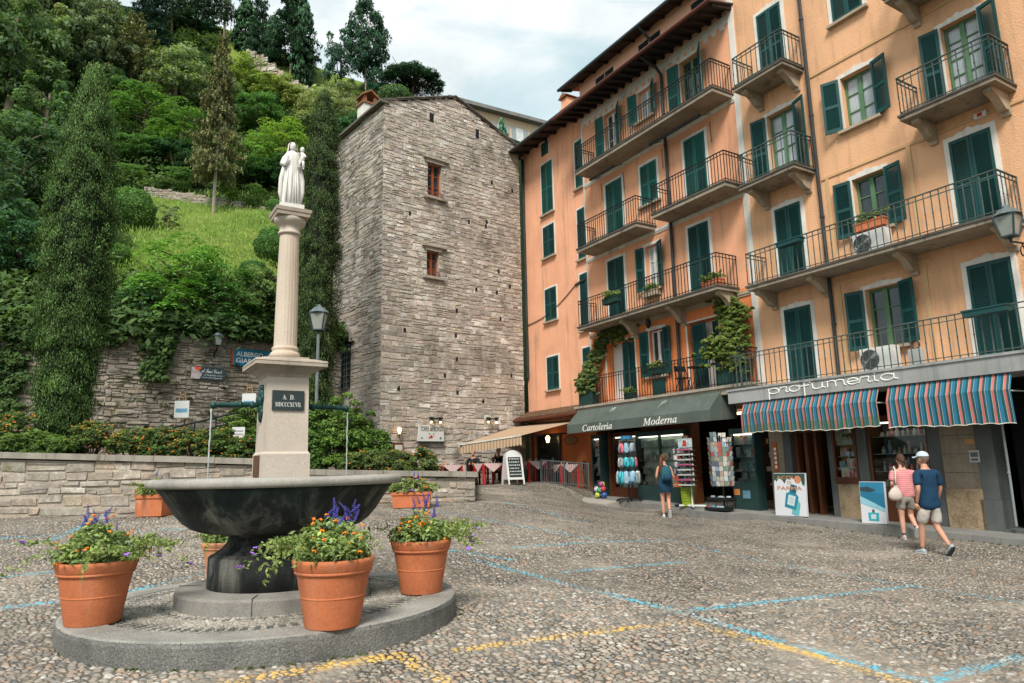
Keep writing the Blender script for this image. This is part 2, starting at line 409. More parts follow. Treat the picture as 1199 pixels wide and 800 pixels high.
_nt.links.new(_fr.outputs[0], _mx.inputs[0]); _nt.links.new(_t.outputs[0], _mx.inputs[1]); _nt.links.new(_g.outputs[0], _mx.inputs[2]); _nt.links.new(_mx.outputs[0], _o.inputs[0])
CLEAR = clear
# writing
def text_polys(txt, size, shear=0.0, extrude=.004, bold=0.0):
 cu = bpy.data.curves.new('lettering', 'FONT'); cu.body = txt; cu.size = size; cu.shear = shear; cu.extrude = extrude; cu.offset = bold
 cu.resolution_u = 3
 o = bpy.data.objects.new('lettering', cu); COL.objects.link(o)
 dg = bpy.context.evaluated_depsgraph_get(); me = bpy.data.meshes.new_from_object(o.evaluated_get(dg))
 vs = [v.co.copy() for v in me.vertices]; fs = [tuple(p.vertices) for p in me.polygons]
 bpy.data.objects.remove(o); bpy.data.curves.remove(cu); bpy.data.meshes.remove(me)
 return vs, fs
def write(mb, txt, o, ex, ey, width=None, height=None, shear=0.0, bold=0.0, extrude=.004, align='L'):
 """letters laid on the plane (o, ex, ey); they are fitted to the width and height given"""
 vs, fs = text_polys(txt, 1.0, shear, 0.0, bold)
 if not vs: return
 x0 = min(v.x for v in vs); x1 = max(v.x for v in vs); y0 = min(v.y for v in vs); y1 = max(v.y for v in vs)
 sy = (height / (y1 - y0)) if height else None; sx = (width / (x1 - x0)) if width else None
 sx = sx or sy; sy = sy or sx
 o = Vector(o); ex = Vector(ex); ey = Vector(ey); ez = ex.cross(ey).normalized()
 off = {'L': 0, 'C': -(x1 - x0) / 2}[align]
 n = mb.add([o + ex * ((v.x - x0 + off) * sx) + ey * ((v.y - y0) * sy) + ez * extrude for v in vs])
 for f in fs: mb.face([n + i for i in f])
def mathstyle(t, up, lo):
 return ''.join(chr(up + ord(c) - 65) if 'A' <= c <= 'Z' else chr(lo + ord(c) - 97) if 'a' <= c <= 'z' else c for c in t)
def serif_italic(t): return mathstyle(t, 0x1D434, 0x1D44E).replace(chr(0x1D455), chr(0x210E))
def serif_bold(t): return mathstyle(t, 0x1D400, 0x1D41A)
def script_thin(t): return ''.join({'e': chr(0x212F), 'g': chr(0x210A), 'o': chr(0x2134)}.get(c, chr(0x1D4B6 + ord(c) - 97)) for c in t)
def script_bold(t): return mathstyle(t, 0x1D4D0, 0x1D4EA)
# walls with openings, in the frame of the facade
def wall_sheet(mb, u0, u1, z0, z1, holes, y=0.0, depth=.22, reveal=True):
 us = sorted({u0, u1, *[min(max(h[0], u0), u1) for h in holes], *[min(max(h[1], u0), u1) for h in holes]})
 zs = sorted({z0, z1, *[min(max(h[2], z0), z1) for h in holes], *[min(max(h[3], z0), z1) for h in holes]})
 for a, b in zip(us, us[1:]):
  for c, d in zip(zs, zs[1:]):
   mu, mz = (a + b) / 2, (c + d) / 2
   if any(h[0] < mu < h[1] and h[2] < mz < h[3] for h in holes): continue
   mb.quad((a, y, c), (b, y, c), (b, y, d), (a, y, d))
 if reveal:
  for (a, b, c, d) in holes:
   mb.quad((a, y, c), (a, y, d), (a, y + depth, d), (a, y + depth, c)); mb.quad((b, y, d), (b, y, c), (b, y + depth, c), (b, y + depth, d))
   mb.quad((a, y, d), (b, y, d), (b, y + depth, d), (a, y + depth, d)); mb.quad((a, y, c), (a, y + depth, c), (b, y + depth, c), (b, y, c))
_shc = {}
def shutter_mesh(w, h, mat):
 k = (round(w, 2), round(h, 2), mat.name)
 if k in _shc: return _shc[k]
 mb = MB(); t = .038; st = .062; rl = .085
 mb.box(0, st, -t / 2, t / 2, 0, h); mb.box(w - st, w, -t / 2, t / 2, 0, h)
 rails = [(0, rl * 1.3), (h * .47, h * .47 + rl), (h - rl, h)]
 for a, b in rails: mb.box(st, w - st, -t / 2 + .001, t / 2 - .001, a, b)
 for (a, b) in ((rails[0][1], rails[1][0]), (rails[1][1], rails[2][0])):
  n = max(3, int((b - a) / .047)); p = (b - a) / n
  for i in range(n):
   z = a + i * p
   mb.quad((st, -.014, z), (w - st, -.014, z), (w - st, .014, z + p * 1.15), (st, .014, z + p * 1.15))
   mb.quad((st, -.014, z), (w - st, -.014, z), (w - st, -.010, z + .012), (st, -.010, z + .012))
 me = mb.mesh('shutter'); me.materials.append(mat); _shc[k] = me; return me
def leaf(parent, u, y, z, w, h, mat, ang, side):
 o = put('shutter', shutter_mesh(w, h, mat), None, parent)
 o.location = (u, y, z); o.rotation_euler = (0, 0, -R(ang) if side == 'L' else math.pi + R(ang))
 return o
def wavy_top(u0, u1, z0, z1, b, amp):
 """outline of a painted surround with a scalloped head"""
 pts = [(u0 - b, z0), (u0 - b, z1 - .02)]
 w = (u1 + b) - (u0 - b)
 for i in range(0, 25):
  t = i / 24; s = t * 2 - 1
  hgt = z1 + b * .8 + amp * (.55 * math.exp(-(s / .42) ** 2) + .25 * math.cos(s * math.pi * 5) * (1 - abs(s)) + .1)
  pts.append((u0 - b + w * t, hgt))
 pts += [(u1 + b, z1 - .02), (u1 + b, z0)]
 return pts
def surround(parent, name, u0, u1, z0, z1, b=.11, y=0.0, amp=0.0, sill=True, door=False, mat=WHITE):
 mb = MB(); th = -.022
 if amp:
  for pl in ([(u0 - b, z0), (u0, z0), (u0, z1), (u0 - b, z1)], [(u1, z0), (u1 + b, z0), (u1 + b, z1), (u1, z1)]):
   mb.prism(pl, (0, y, 0), (1, 0, 0), (0, 0, 1), (0, th, 0))
  top = wavy_top(u0, u1, z0, z1, b, amp)[1:-1]
  head = [(u0 - b, z1)] + [p for p in top[1:-1]] + [(u1 + b, z1)]
  n = len(head)
  for i in range(n - 1):
   p, q = head[i], head[i + 1]
   if q[0] - p[0] < 1e-4: continue
   mb.hexa(((p[0], y + th, z1), (q[0], y + th, z1), (q[0], y, z1), (p[0], y, z1), (p[0], y + th, p[1] if i else z1 + b * .7), (q[0], y + th, q[1]), (q[0], y, q[1]), (p[0], y, p[1] if i else z1 + b * .7)))
 else:
  for pl in ([(u0 - b, z0), (u0, z0), (u0, z1), (u0 - b, z1)], [(u1, z0), (u1 + b, z0), (u1 + b, z1), (u1, z1)], [(u0 - b, z1), (u1 + b, z1), (u1 + b, z1 + b), (u0 - b, z1 + b)]):
   mb.prism(pl, (0, y, 0), (1, 0, 0), (0, 0, 1), (0, th, 0))
 o = mb.build(name, mat, parent)
 if sill:
  mb = MB(); mb.box(u0 - b - .04, u1 + b + .04, y - .13, y + .03, z0 - .075, z0 - .002); mb.build('sill', BRACK, o)
 return o
def casement(win, u0, u1, z0, z1, y, mat, pane=CURT, rows=3, door=False):
 mb = MB(); f = .055; mid = (u0 + u1) / 2
 mb.box(u0, u0 + f, y, y + .06, z0, z1); mb.box(u1 - f, u1, y, y + .06, z0, z1); mb.box(u0 + f, u1 - f, y + .001, y + .059, z1 - f, z1); mb.box(u0 + f, u1 - f, y + .001, y + .059, z0, z0 + (f if not door else .25))
 mb.box(mid - .055, mid + .055, y - .012, y + .058, z0 + .002, z1 - .002)
 for i in range(1, rows):
  z = z0 + (z1 - z0) * i / rows
  mb.box(u0 + f, mid - .055, y + .006, y + .05, z - .014, z + .014); mb.box(mid + .055, u1 - f, y + .006, y + .05, z - .014, z + .014)
 mb.build('casement', mat, win)
 for a, b in ((u0 + f, mid - .055), (mid + .055, u1 - f)):
  mb = MB(); mb.quad((a, y + .035, z0 + f), (b, y + .035, z0 + f), (b, y + .035, z1 - f), (a, y + .035, z1 - f)); mb.build('pane', pane, win)
def closed_door(parent, u0, u1, z0, z1, mat=SHUT, amp=0.0, y=0.0, name='shuttered_door', sill=False, b=.11):
 o = surround(parent, name, u0, u1, z0, z1, b, y, amp, sill)
 w = (u1 - u0) / 2 - .004
 leaf(o, u0, y - .012, z0 + .01, w, z1 - z0 - .015, mat, random.uniform(0, 3), 'L'); leaf(o, u1, y - .012, z0 + .01, w, z1 - z0 - .015, mat, random.uniform(0, 3), 'R')
 return o
def open_window(parent, u0, u1, z0, z1, mat=SHUT, cmat=CASE_G, pane=CURT, amp=0.0, y=0.0, a1=168, a2=165, b=.11, name='window', rows=3, door=False, sill=True, yin=.16):
 o = surround(parent, name, u0, u1, z0, z1, b, y, amp, sill)
 casement(o, u0 + .01, u1 - .01, z0 + .01, z1 - .01, y + yin, cmat, pane, rows, door)
 w = (u1 - u0) / 2 + .02
 if a1 is not None: leaf(o, u0 - .035, y - .055, z0, w, z1 - z0, mat, a1, 'L')
 if a2 is not None: leaf(o, u1 + .035, y - .055, z0, w, z1 - z0, mat, a2, 'R')
 return o
def railing(parent, u0, u1, z, out, h=.95, sp=.115, mat=IRON, knob=False, left=True, right=True, y=0.0, second=True, r=.009):
 mb = MB(); yo = y - out + .05
 def run(p, q, n):
  p = Vector(p); q = Vector(q)
  for i in range(n + 1):
   c = p.lerp(q, i / n)
   mb.box(c.x - r, c.x + r, c.y - r, c.y + r, z, z + h - .01)
   if knob:
    for k in (.36, .42, .48): mb.ball((c.x, c.y, z + h * (k + .06)), .021 if k == .42 else .014, 6, 4)
  up = Vector((0, 0, 1))
  mb.bar(p + up * h, q + up * h, .042, .022); mb.bar(p + up * .07, q + up * .07, .026, .016)
  if second: mb.bar(p + up * (h - .11), q + up * (h - .11), .026, .016)
 L = u1 - u0
 run((u0, yo, z), (u1, yo, z), max(2, int(L / sp)))
 if left: run((u0, y - .02, z), (u0, yo, z), max(2, int((out - .07) / sp)))
 if right: run((u1, yo, z), (u1, y - .02, z), max(2, int((out - .07) / sp)))
 return mb.build('railing', mat, parent)
def bracket_mesh(mb, u, z, out, w=.17, h=.38, y=0.0):
 pr = [(0, 0), (-out, 0), (-out, -.09)]
 for i in range(9):
  t = i / 8; pr.append((-out + .06 + (out - .16) * t, -.12 - (h - .12) * (.5 - .5 * math.cos(t * math.pi)) * (1 - .12 * math.sin(t * math.pi * 2))))
 pr += [(-.06, -h - .1), (0, -h - .1)]
 mb.prism(pr, (u - w / 2, y, z), (0, 1, 0), (0, 0, 1), (w, 0, 0))
def balcony(parent, u0, u1, z, out=.92, th=.13, brackets=(), mat=CONC, edge=CONC_D, y=0.0, bh=.38, rail=None, name='balcony', **kw):
 mb = MB(); mb.box(u0, u1, y - out, y - .003, z - th, z); o = mb.build(name, mat, parent)
 mb = MB(); mb.box(u0 - .03, u1 + .03, y - out - .03, y - .004, z - .045, z + .006); mb.build('slab_edge', edge, o)
 for bu in brackets:
  mb = MB(); bracket_mesh(mb, bu, z - th - .002, out * .82, y=y - .003, h=bh); mb.build('bracket', BRACK, o)
 railing(o, u0 + .02, u1 - .02, z + .008, out, y=y, **(rail or {}), **kw)
 return o
# the ochre house
HB = thing('ochre_house', 'ochre yellow stuccoed house with green shutters above the striped awnings', 'house', FO, FROT)
B0, B1, BTOP = -12.93, 2.0, 19.5
dz = [(3.70, 5.80), (6.52, 8.72), (9.45, 11.58), (12.47, 14.86)]
bh = []                                         # openings that are really open
WU = (-9.73, -8.90); EUo = (-7.20, -6.42)
wins = [(4.33, 5.82), (7.24, 8.72), (10.10, 11.55)]
for z0, z1 in wins: bh.append((WU[0], WU[1], z0, z1))
bh += [(-7.20, -6.42, 9.45, 11.50), (-12.08, -11.2, 9.45, 11.58)]
mb = MB(); wall_sheet(mb, B0, B1, 3.28, BTOP, bh)
mb.quad((B0, 0, 3.3), (B0, 0, BTOP), (B0, 9, BTOP), (B0, 9, 3.3)); mb.quad((B1, 0, -1), (B1, 9, -1), (B1, 9, BTOP), (B1, 0, BTOP)); mb.quad((B0, 9, -1), (B0, 9, BTOP), (B1, 9, BTOP), (B1, 9, -1))
mb.quad((B0, 0, BTOP), (B1, 0, BTOP), (B1, 9, BTOP), (B0, 9, BTOP))
mb.build('wall', STUC_B, HB)
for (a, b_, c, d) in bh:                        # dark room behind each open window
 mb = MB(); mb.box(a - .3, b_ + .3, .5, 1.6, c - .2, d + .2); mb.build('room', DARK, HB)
for i, (z0, z1) in enumerate(dz):               # left column of doors
 if i == 2: open_window(HB, -12.08, -11.2, z0, z1, SHUT, CASE_G, CURT, .1, name='balcony_door', rows=4, door=True, sill=False, a1=170, a2=160)
 else: closed_door(HB, -12.10, -11.27, z0, z1, SHUT, 0.10 if i else .10)
for i, (z0, z1) in enumerate(wins):
 open_window(HB, WU[0], WU[1], z0, z1, SHUT, CASE_G, GLASS if i < 2 else CURT, .1, a1=(166, 172, 158)[i], a2=(160, 170, 164)[i])
mb = MB(); closed_door(HB, WU[0], WU[1], 13.14, 14.7, SHUT, .1, name='shuttered_window', sill=True)
for i, (z0, z1) in enumerate(dz[:2]): closed_door(HB, -7.36, -6.50, z0, z1, SHUT, .12)
open_window(HB, -7.20, -6.42, 9.45, 11.50, SHUT, CASE_G, CURT, .1, name='balcony_door', rows=5, door=True, sill=False, a1=171, a2=164)
closed_door(HB, -7.2, -6.4, 12.47, 14.86, SHUT, .1)
for du in (-2.6, .6):
 for z0, z1 in dz: closed_door(HB, du - .43, du + .43, z0, z1, SHUT, .1)
kb = dict(mat=IRON_G, knob=True, sp=.16, h=.93)
balcony(HB, -12.45, -10.75, 12.44, .9, brackets=(-12.2, -10.98), rail=kb)
balcony(HB, -12.55, -10.72, 9.42, .9, brackets=(-12.3, -10.95), rail=kb)
balcony(HB, -12.55, -6.15, 6.48, .92, brackets=(-12.35, -10.72, -8.45, -6.4), rail=kb)
balcony(HB, -7.9, -5.92, 9.40, .9, brackets=(-7.65, -6.15), rail=kb)
balcony(HB, -7.9, -5.92, 12.42, .9, brackets=(-7.65, -6.15), rail=kb)
# the fascia over the shop, with the balcony on it
mb = MB(); mb.box(-13.33, B1, -1.12, -.004, 3.28, 3.66); mb.box(-13.36, B1, -1.15, -.005, 3.61, 3.665)
fas = mb.build('fascia', M('fascia cement', (.33, .335, .325), .8, .22, 1.2, .06, 50, .8, (.10, .13, .14)), HB)
railing(fas, -13.2, B1 - .1, 3.67, 1.08, **kb, left=True, right=False)
def arc(cx, cy, rx, ry, a0, a1, n=9): return [(cx + rx * math.cos(R(a0 + (a1 - a0) * i / n)), cy + ry * math.sin(R(a0 + (a1 - a0) * i / n))) for i in range(n + 1)]
LET = {'p': (.95, [[(-.05, .7), (.12, 1.0), (.12, -.95)], arc(.5, .5, .40, .5, 170, -170)]), 'r': (.7, [[(-.1, .1), (.1, 1.05), (.16, .85)] + arc(.36, .85, .2, .12, 180, 20) + [(.46, .3), (.6, .02), (.75, .2)]]),
  'o': (.9, [arc(.42, .5, .38, .5, 90, 450, 14) + [(.6, .88), (.85, .85)]]), 'f': (.75, [[(.7, 1.15)] + arc(.45, 1.15, .22, .35, 10, 180) + [(.23, -.95)], [(.0, .72), (.6, .78)]]),
  'u': (1.0, [[(.05, 1.0), (.08, .4)] + arc(.4, .32, .32, .32, 190, 350) + [(.75, 1.0), (.75, .2), (.95, .05)]]), 'm': (1.35, [[(.0, .9), (.1, 1.0), (.1, 0)], [(.1, .65)] + arc(.38, .7, .26, .3, 170, 10) + [(.64, 0)], [(.64, .65)] + arc(.92, .7, .26, .3, 170, 10) + [(1.18, .2), (1.32, .05)]]),
  'e': (.85, [[(.02, .42), (.72, .55)] + arc(.4, .5, .35, .5, 10, 330, 12)]), 'i': (.5, [[(.1, .85), (.18, 1.0), (.18, .2), (.4, .05)], arc(.2, 1.38, .05, .06, 0, 360, 6)]), 'a': (1.1, [arc(.42, .5, .38, .5, 30, 330, 12), [(.8, 1.0), (.8, .2), (1.02, .05)]])}
cx = -12.0; ks = 3.5 / sum(LET[c][0] for c in 'profumeria')
for ch in 'profumeria':
 mb = MB()
 for st in LET[ch][1]: mb.tube([(cx + x * ks, -1.124, 3.405 + z * .145) for x, z in st], .0165, 5)
 mb.build('letter', CAPTXT, fas); cx += LET[ch][0] * ks
# painted bands, corner strip, pipes
mb = MB(); mb.prism([(-13.14, 3.67), (-12.93, 3.67), (-12.93, BTOP), (-13.14, BTOP)], (0, 0, 0), (1, 0, 0), (0, 0, 1), (0, -.03, 0)); mb.build('corner_strip', WHITE, HB)
LIGHTB = M('stucco pale band', (.62, .39, .20), .9, .15, 1)
for z in (6.12, 9.02, 12.02):
 mb = MB()
 segs = [(-10.55, -8.05), (-5.8, B1)]
 for a, b_ in segs: mb.box(a, b_, -.028, -.001, z, z + .07)
 if z != 6.12: mb.box(-8.05, -5.8, -.027, -.001, z - .02, z + .04)
 mb.build('string_course', LIGHTB, HB)
for u in (-10.40, -8.25):
 for za_, zb_ in ((3.7, 6.12), (6.6, 9.02)): mb = MB(); mb.box(u - .05, u + .05, -.024, -.002, za_, zb_); mb.build('pilaster_strip', LIGHTB, HB)
mb = MB(); mb.tube([(-10.62, -.07, 3.7), (-10.6, -.07, BTOP)], .048, 10)
for z in (5.1, 8.0, 10.9, 13.8): mb.tube([(-10.61, -.07, z), (-10.61, -.07, z + .05)], .062, 10)
mb.build('downpipe', PIPE, HB)
# alarm box
mb = MB(); mb.box(-6.75, -6.5, -.09, 0, 8.98, 9.10); o = mb.build('alarm_box', M('plastic white', (.7, .68, .62), .5, .1), HB)
mb = MB(); mb.box(-6.68, -6.58, -.096, -.088, 9.0, 9.085); mb.build('alarm_light', M('red plastic', (.5, .04, .02), .4, .1), o)
# the orange house
HO = thing('orange_house', 'salmon orange house with long iron balconies and wide dark eaves over the stationery shop', 'house', FO, FROT)
O0, O1 = -20.88, -13.142
oh = [(-19.41, -18.64, 12.93, 15.1), (-17.45, -16.73, 13.9, 15.05), (-15.32, -14.46, 12.93, 15.08), (-17.53, -16.9, 7.62, 9.2)]
oh1 = [(-19.93, -18.32, 3.88, 6.12), (-17.56, -16.88, 4.62, 6.22), (-15.78, -14.45, 3.88, 6.12)]
mb = MB(); wall_sheet(mb, O0, O1, 6.75, 15.62, oh);
mb.quad((O0, 0, .3), (O0, 0, 17.3), (O0, 9, 17.3), (O0, 9, .3)); mb.quad((O0, 9, .3), (O0, 9, 17.3), (O1, 9, 17.3), (O1, 9, .3))
mb.build('wall', STUC_O, HO); mb = MB(); wall_sheet(mb, O0, O1, 15.62, 17.35, []); mb.build('attic_wall', M('attic plaster', (.84, .47, .32), .9, .1, .6), HO)  # attic plaster lightened in place of light bounced under the eaves
mb = MB(); wall_sheet(mb, O0, O1, 3.3, 6.75, oh1, depth=.34); mb.build('lower_wall', STUC_D, HO)
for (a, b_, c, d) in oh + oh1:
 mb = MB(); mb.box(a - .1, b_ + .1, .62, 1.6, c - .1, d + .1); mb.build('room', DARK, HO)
# top floor
open_window(HO, -19.41, -18.64, 12.93, 15.1, SHUT2, CASE_W, GLASS, name='balcony_door', rows=4, door=True, sill=False, a1=174, a2=150)
open_window(HO, -17.45, -16.73, 13.9, 15.05, SHUT2, CASE_W, CURT, a1=166, a2=150, rows=2)
open_window(HO, -15.32, -14.46, 12.93, 15.08, SHUT2, CASE_G, GLASS, name='balcony_door', rows=4, door=True, sill=False, a1=172, a2=140)
balcony(HO, -20.15, -13.2, 12.90, .92, .16, rail=dict(sp=.12, h=.95))
# third floor
for u0, u1 in ((-19.5, -18.56), (-15.36, -14.45)): closed_door(HO, u0, u1, 9.85, 12.25, SHUT2, .03)
closed_door(HO, -17.53, -16.7, 10.70, 12.2, SHUT2, .03, name='shuttered_window', sill=True)
balcony(HO, -20.27, -16.9, 9.80, .92, .16, rail=dict(sp=.12, h=.95)); balcony(HO, -16.12, -13.0, 9.80, .92, .16, rail=dict(sp=.12, h=.95))
# second floor
for u0, u1 in ((-19.6, -18.68), (-15.44, -14.57)): closed_door(HO, u0, u1, 6.85, 9.24, SHUT, .03)
open_window(HO, -17.53, -16.9, 7.62, 9.2, SHUT, CASE_W, CURT, .02, a1=164, a2=160, rows=3)
balcony(HO, -20.4, -13.58, 6.80, .92, .14, brackets=(-18.15, -15.85, -13.75), rail=dict(sp=.13, h=.97, mat=IRON), bh=.5)
# first floor: niches in the deep orange wall
mb = MB(); mb.box(-19.93, -18.32, .342, .4, 3.88, 6.12); mb.build('niche', WHITE2, HO)
o = surround(HO, 'balcony_door', -19.93, -18.32, 3.88, 6.12, .05, 0, 0, False)
leaf(o, -18.98, .2, 3.9, .42, 2.1, SHUT, 35, 'L'); leaf(o, -18.34, .05, 3.9, .62, 2.1, SHUT, 8, 'R')
o = open_window(HO, -17.56, -16.88, 4.62, 6.2, SHUT, CASE_W, GLASS, .06, a1=168, a2=172, rows=1, sill=True, yin=.12, b=.13)
mb = MB(); mb.box(-15.78, -14.45, .342, .4, 3.88, 6.12); mb.build('niche', WHITE2, HO)
o = surround(HO, 'balcony_door', -15.78, -14.45, 3.88, 6.12, .05, 0, 0, False)
leaf(o, -15.6, .03, 3.9, .58, 2.14, SHUT, 3, 'L')
mb = MB(); mb.box(-14.9, -14.5, .2, .24, 3.9, 6.05); mb.build('pane', GLASS, o)
mb = MB(); mb.box(-21.1, -12.95, -.62, -.003, 3.62, 3.80); mb.box(-21.15, -12.9, -.68, -.004, 3.80, 3.88)
ter = mb.build('balcony', M('terrace slab', (.36, .31, .25), .9, .3, 1.2, .1, 50, .8, (.07, .06, .05)), HO)
railing(ter, -20.2, -13.1, 3.885, .62, h=1.02, sp=.13, mat=IRON, left=True, right=True)
mb = MB(); mb.box(-17.5, -16.9, -.05, -.012, 3.95, 4.5); mb.build('vent_shutter', SHUT, HO)
# string courses, corner strip, downpipe, eaves
for z in (9.68, 12.78, 6.66):
 mb = MB(); mb.box(O0 + .02, O1 - .003, -.05, -.001, z - .1, z); mb.box(O0 + .02, O1 - .003, -.03, -.001, z - .16, z - .1); mb.build('string_course', WHITE if z > 9 else BRACK, HO)
mb = MB(); mb.box(O0, O0 + .09, -.02, -.001, 3.9, 15.3); mb.build('corner_strip', WHITE, HO)
mb = MB()
n = 22
for i in range(n):
 a = O0 + (O1 - O0) * i / n; L = (O1 - O0) / n
 mb.box(a, a + L * .55, -.018, -.001, 15.18, 15.62); mb.box(a + L * .55, a + L, -.018, -.001, 15.32, 15.62)
mb.build('scalloped_band', WHITE, HO)
mb = MB(); mb.tube([(-16.12, -1.0, 15.50), (-16.12, -.75, 15.42), (-16.12, -.3, 15.3), (-16.12, -.09, 15.1), (-16.12, -.09, 3.9)], .055, 10); mb.build('downpipe', PIPE, HO)
def eave(parent, u0, u1, zw, out, drop, th, matp, matg, y=0.0, raf=.62, zt=.1, name='eave', gr=.06, rd_=.15):
 mb = MB()
 p = [(y + .05, zw + drop), (y - out, zw), (y - out, zw + th), (y + .05, zw + drop + th)]
 mb.prism(p, (u0, 0, 0), (0, 1, 0), (0, 0, 1), (u1 - u0, 0, 0)); o = mb.build(name, matp, parent)
 mb = MB(); k = int((u1 - u0) / raf)
 for i in range(k + 1):
  u = u0 + .1 + (u1 - u0 - .2) * i / k
  mb.prism([(y, zw + drop - rd_), (y - out * .86, zw - rd_ * .6 + drop * .14), (y - out * .90, zw + drop * .1 - .003), (y, zw + drop - .003)], (u - .05, 0, 0), (0, 1, 0), (0, 0, 1), (.1, 0, 0))
 mb.build('rafter', RAFT, o)
 mb = MB(); mb.tube([(u0 - .04, y - out - gr * .7, zw + th * .6), (u1 + .04, y - out - gr * .7, zw + th * .6)], gr, 8); mb.build('gutter', matg, o)
 return o
eave(HO, -21.25, -12.9, 15.52, 1.05, .28, .06, RAFT, GUTTER, raf=.42)
eave(HO, -21.5, -12.6, 17.04, .58, .2, .09, ROOFD, GUTTER_G, raf=.75, rd_=.09)
mb = MB(); mb.prism([(-.62, 17.15), (9, 19.5), (9, 19.42), (-.62, 17.09)], (-21.5, 0, 0), (0, 1, 0), (0, 0, 1), (8.9, 0, 0)); mb.build('roof', TILE, HO)
for u0, u1 in ((-19.8, -19.25), (-19.2, -18.7), (-17.25, -16.7), (-16.65, -16.1), (-14.6, -14.0)):
 mb = MB(); mb.box(u0, u1, -.012, .01, 16.56, 16.86); o = mb.build('attic_window', SHUT, HO)
 mb = MB(); mb.box(u0 + .05, u1 - .05, -.016, -.011, 16.6, 16.82); mb.build('pane', GLASS, o)
mb = MB(); mb.tube([(-16.55, -.64, 17.04), (-16.5, -.4, 16.85), (-16.45, -.07, 16.5), (-16.45, -.07, 15.95)], .05, 8); mb.build('downpipe', PIPE, HO)
for ua, ub, r_ in ((-19.75, -18.35, .05), (-16.4, -14.1, .06)):      # rolled blinds under the top balcony
 mb = MB(); mb.tube([(ua, -.55, 12.47), (ub, -.55, 12.47)], r_, 8)
 for u in (ua + .05, ub - .05): mb.bar((u, -.55, 12.45), (u, -.02, 12.7), .02); mb.bar((u, -.06, 12.4), (u, -.04, 11.7), .015)
 mb.build('rolled_awning', PIPE, HO)
# the salmon wing beside the tower
HS = thing('salmon_wing', 'narrow salmon coloured house wing set back between the stone tower and the orange house', 'house', FO, FROT)
SY = .35; S0, S1 = -25.95, -20.84
mb = MB(); mb.quad((S0, SY, 3.3), (S1, SY, 3.3), (S1, SY, 16.6), (S0, SY, 16.6)); mb.quad((S0, SY, .2), (S0, SY, 16.6), (S0, 8, 16.6), (S0, 8, .2)); mb.quad((S0, 8, .2), (S0, 8, 16.6), (S1, 8, 16.6), (S1, 8, .2))
mb.quad((S0, SY, 16.6), (S1, SY, 16.6), (S1, 8, 16.6), (S0, 8, 16.6)); mb.build('wall', M('stucco pink', (.85, .43, .265), .92, .16, .7, .14, 55, .6, (.32, .19, .13), .6, 24, rnd=False), HS)
s = .35 * 1.32
for z0, z1 in ((4.88, 6.33), (7.85, 9.33), (10.71, 12.18), (12.70, 15.12)):
 closed_door(HS, -24.36 + .05 - s + .4, -23.45 - s + .4, z0, z1 - .03, SHUT if z0 < 12 else SHUT2, 0, y=SY, name='shuttered_window', sill=True, b=.07)
closed_door(HS, -24.3, -23.75, 15.5, 16.1, SHUT, 0, y=SY, name='shuttered_window', b=.04)
for z0, z1 in ((4.2, 6.3), (7.0, 9.34), (9.95, 12.1), (13.0, 15.1)):
 closed_door(HS, -21.82, -20.95, z0, z1, SHUT if z0 < 12 else SHUT2, 0, y=SY, name='shuttered_window', sill=True, b=.07)
eave(HS, S0 - .25, S1 + .75, 15.98, .95, .28, .09, ROOFD, GUTTER_G, y=SY, raf=.7)
mb = MB(); mb.tube([(S0 + .12, SY - .08, 5.6), (S0 + .12, SY - .08, 16)], .07, 8); mb.build('downpipe', PIPE, HS)
mb = MB()
pp = [(-25.8 + 3.8 * t, SY - .03, 8.0 + 1.05 * t - .55 * math.sin(math.pi * t) * .5) for t in [i / 10 for i in range(11)]]
mb.tube(pp, .018, 5); mb.bar((-22.1, SY - .03, 8.98), (-20.9, SY - .03, 9.14), .08); mb.build('cable', PIPE, HS)
mb = MB(); mb.box(-23.0, -22.55, .6, 1.05, 16.6, 17.7); mb.box(-23.06, -22.49, .54, 1.11, 17.2, 17.28)
o = mb.build('chimney', STUC_O, HS)
mb = MB(); mb.prism([(-.34, 0), (0, .2), (.34, 0)], (-22.775, .5, 17.75), (1, 0, 0), (0, 0, 1), (0, .65, 0)); mb.build('chimney_cap', TILE, o)
mb = MB(); mb.box(-25.3, -24.9, 1.6, 2.0, 16.6, 17.9); o = mb.build('chimney', STUC_O, HS)
mb = MB(); mb.prism([(-.34, 0), (0, .2), (.34, 0)], (-25.1, 1.5, 17.92), (1, 0, 0), (0, 0, 1), (0, .6, 0)); mb.build('chimney_cap', TILE, o)
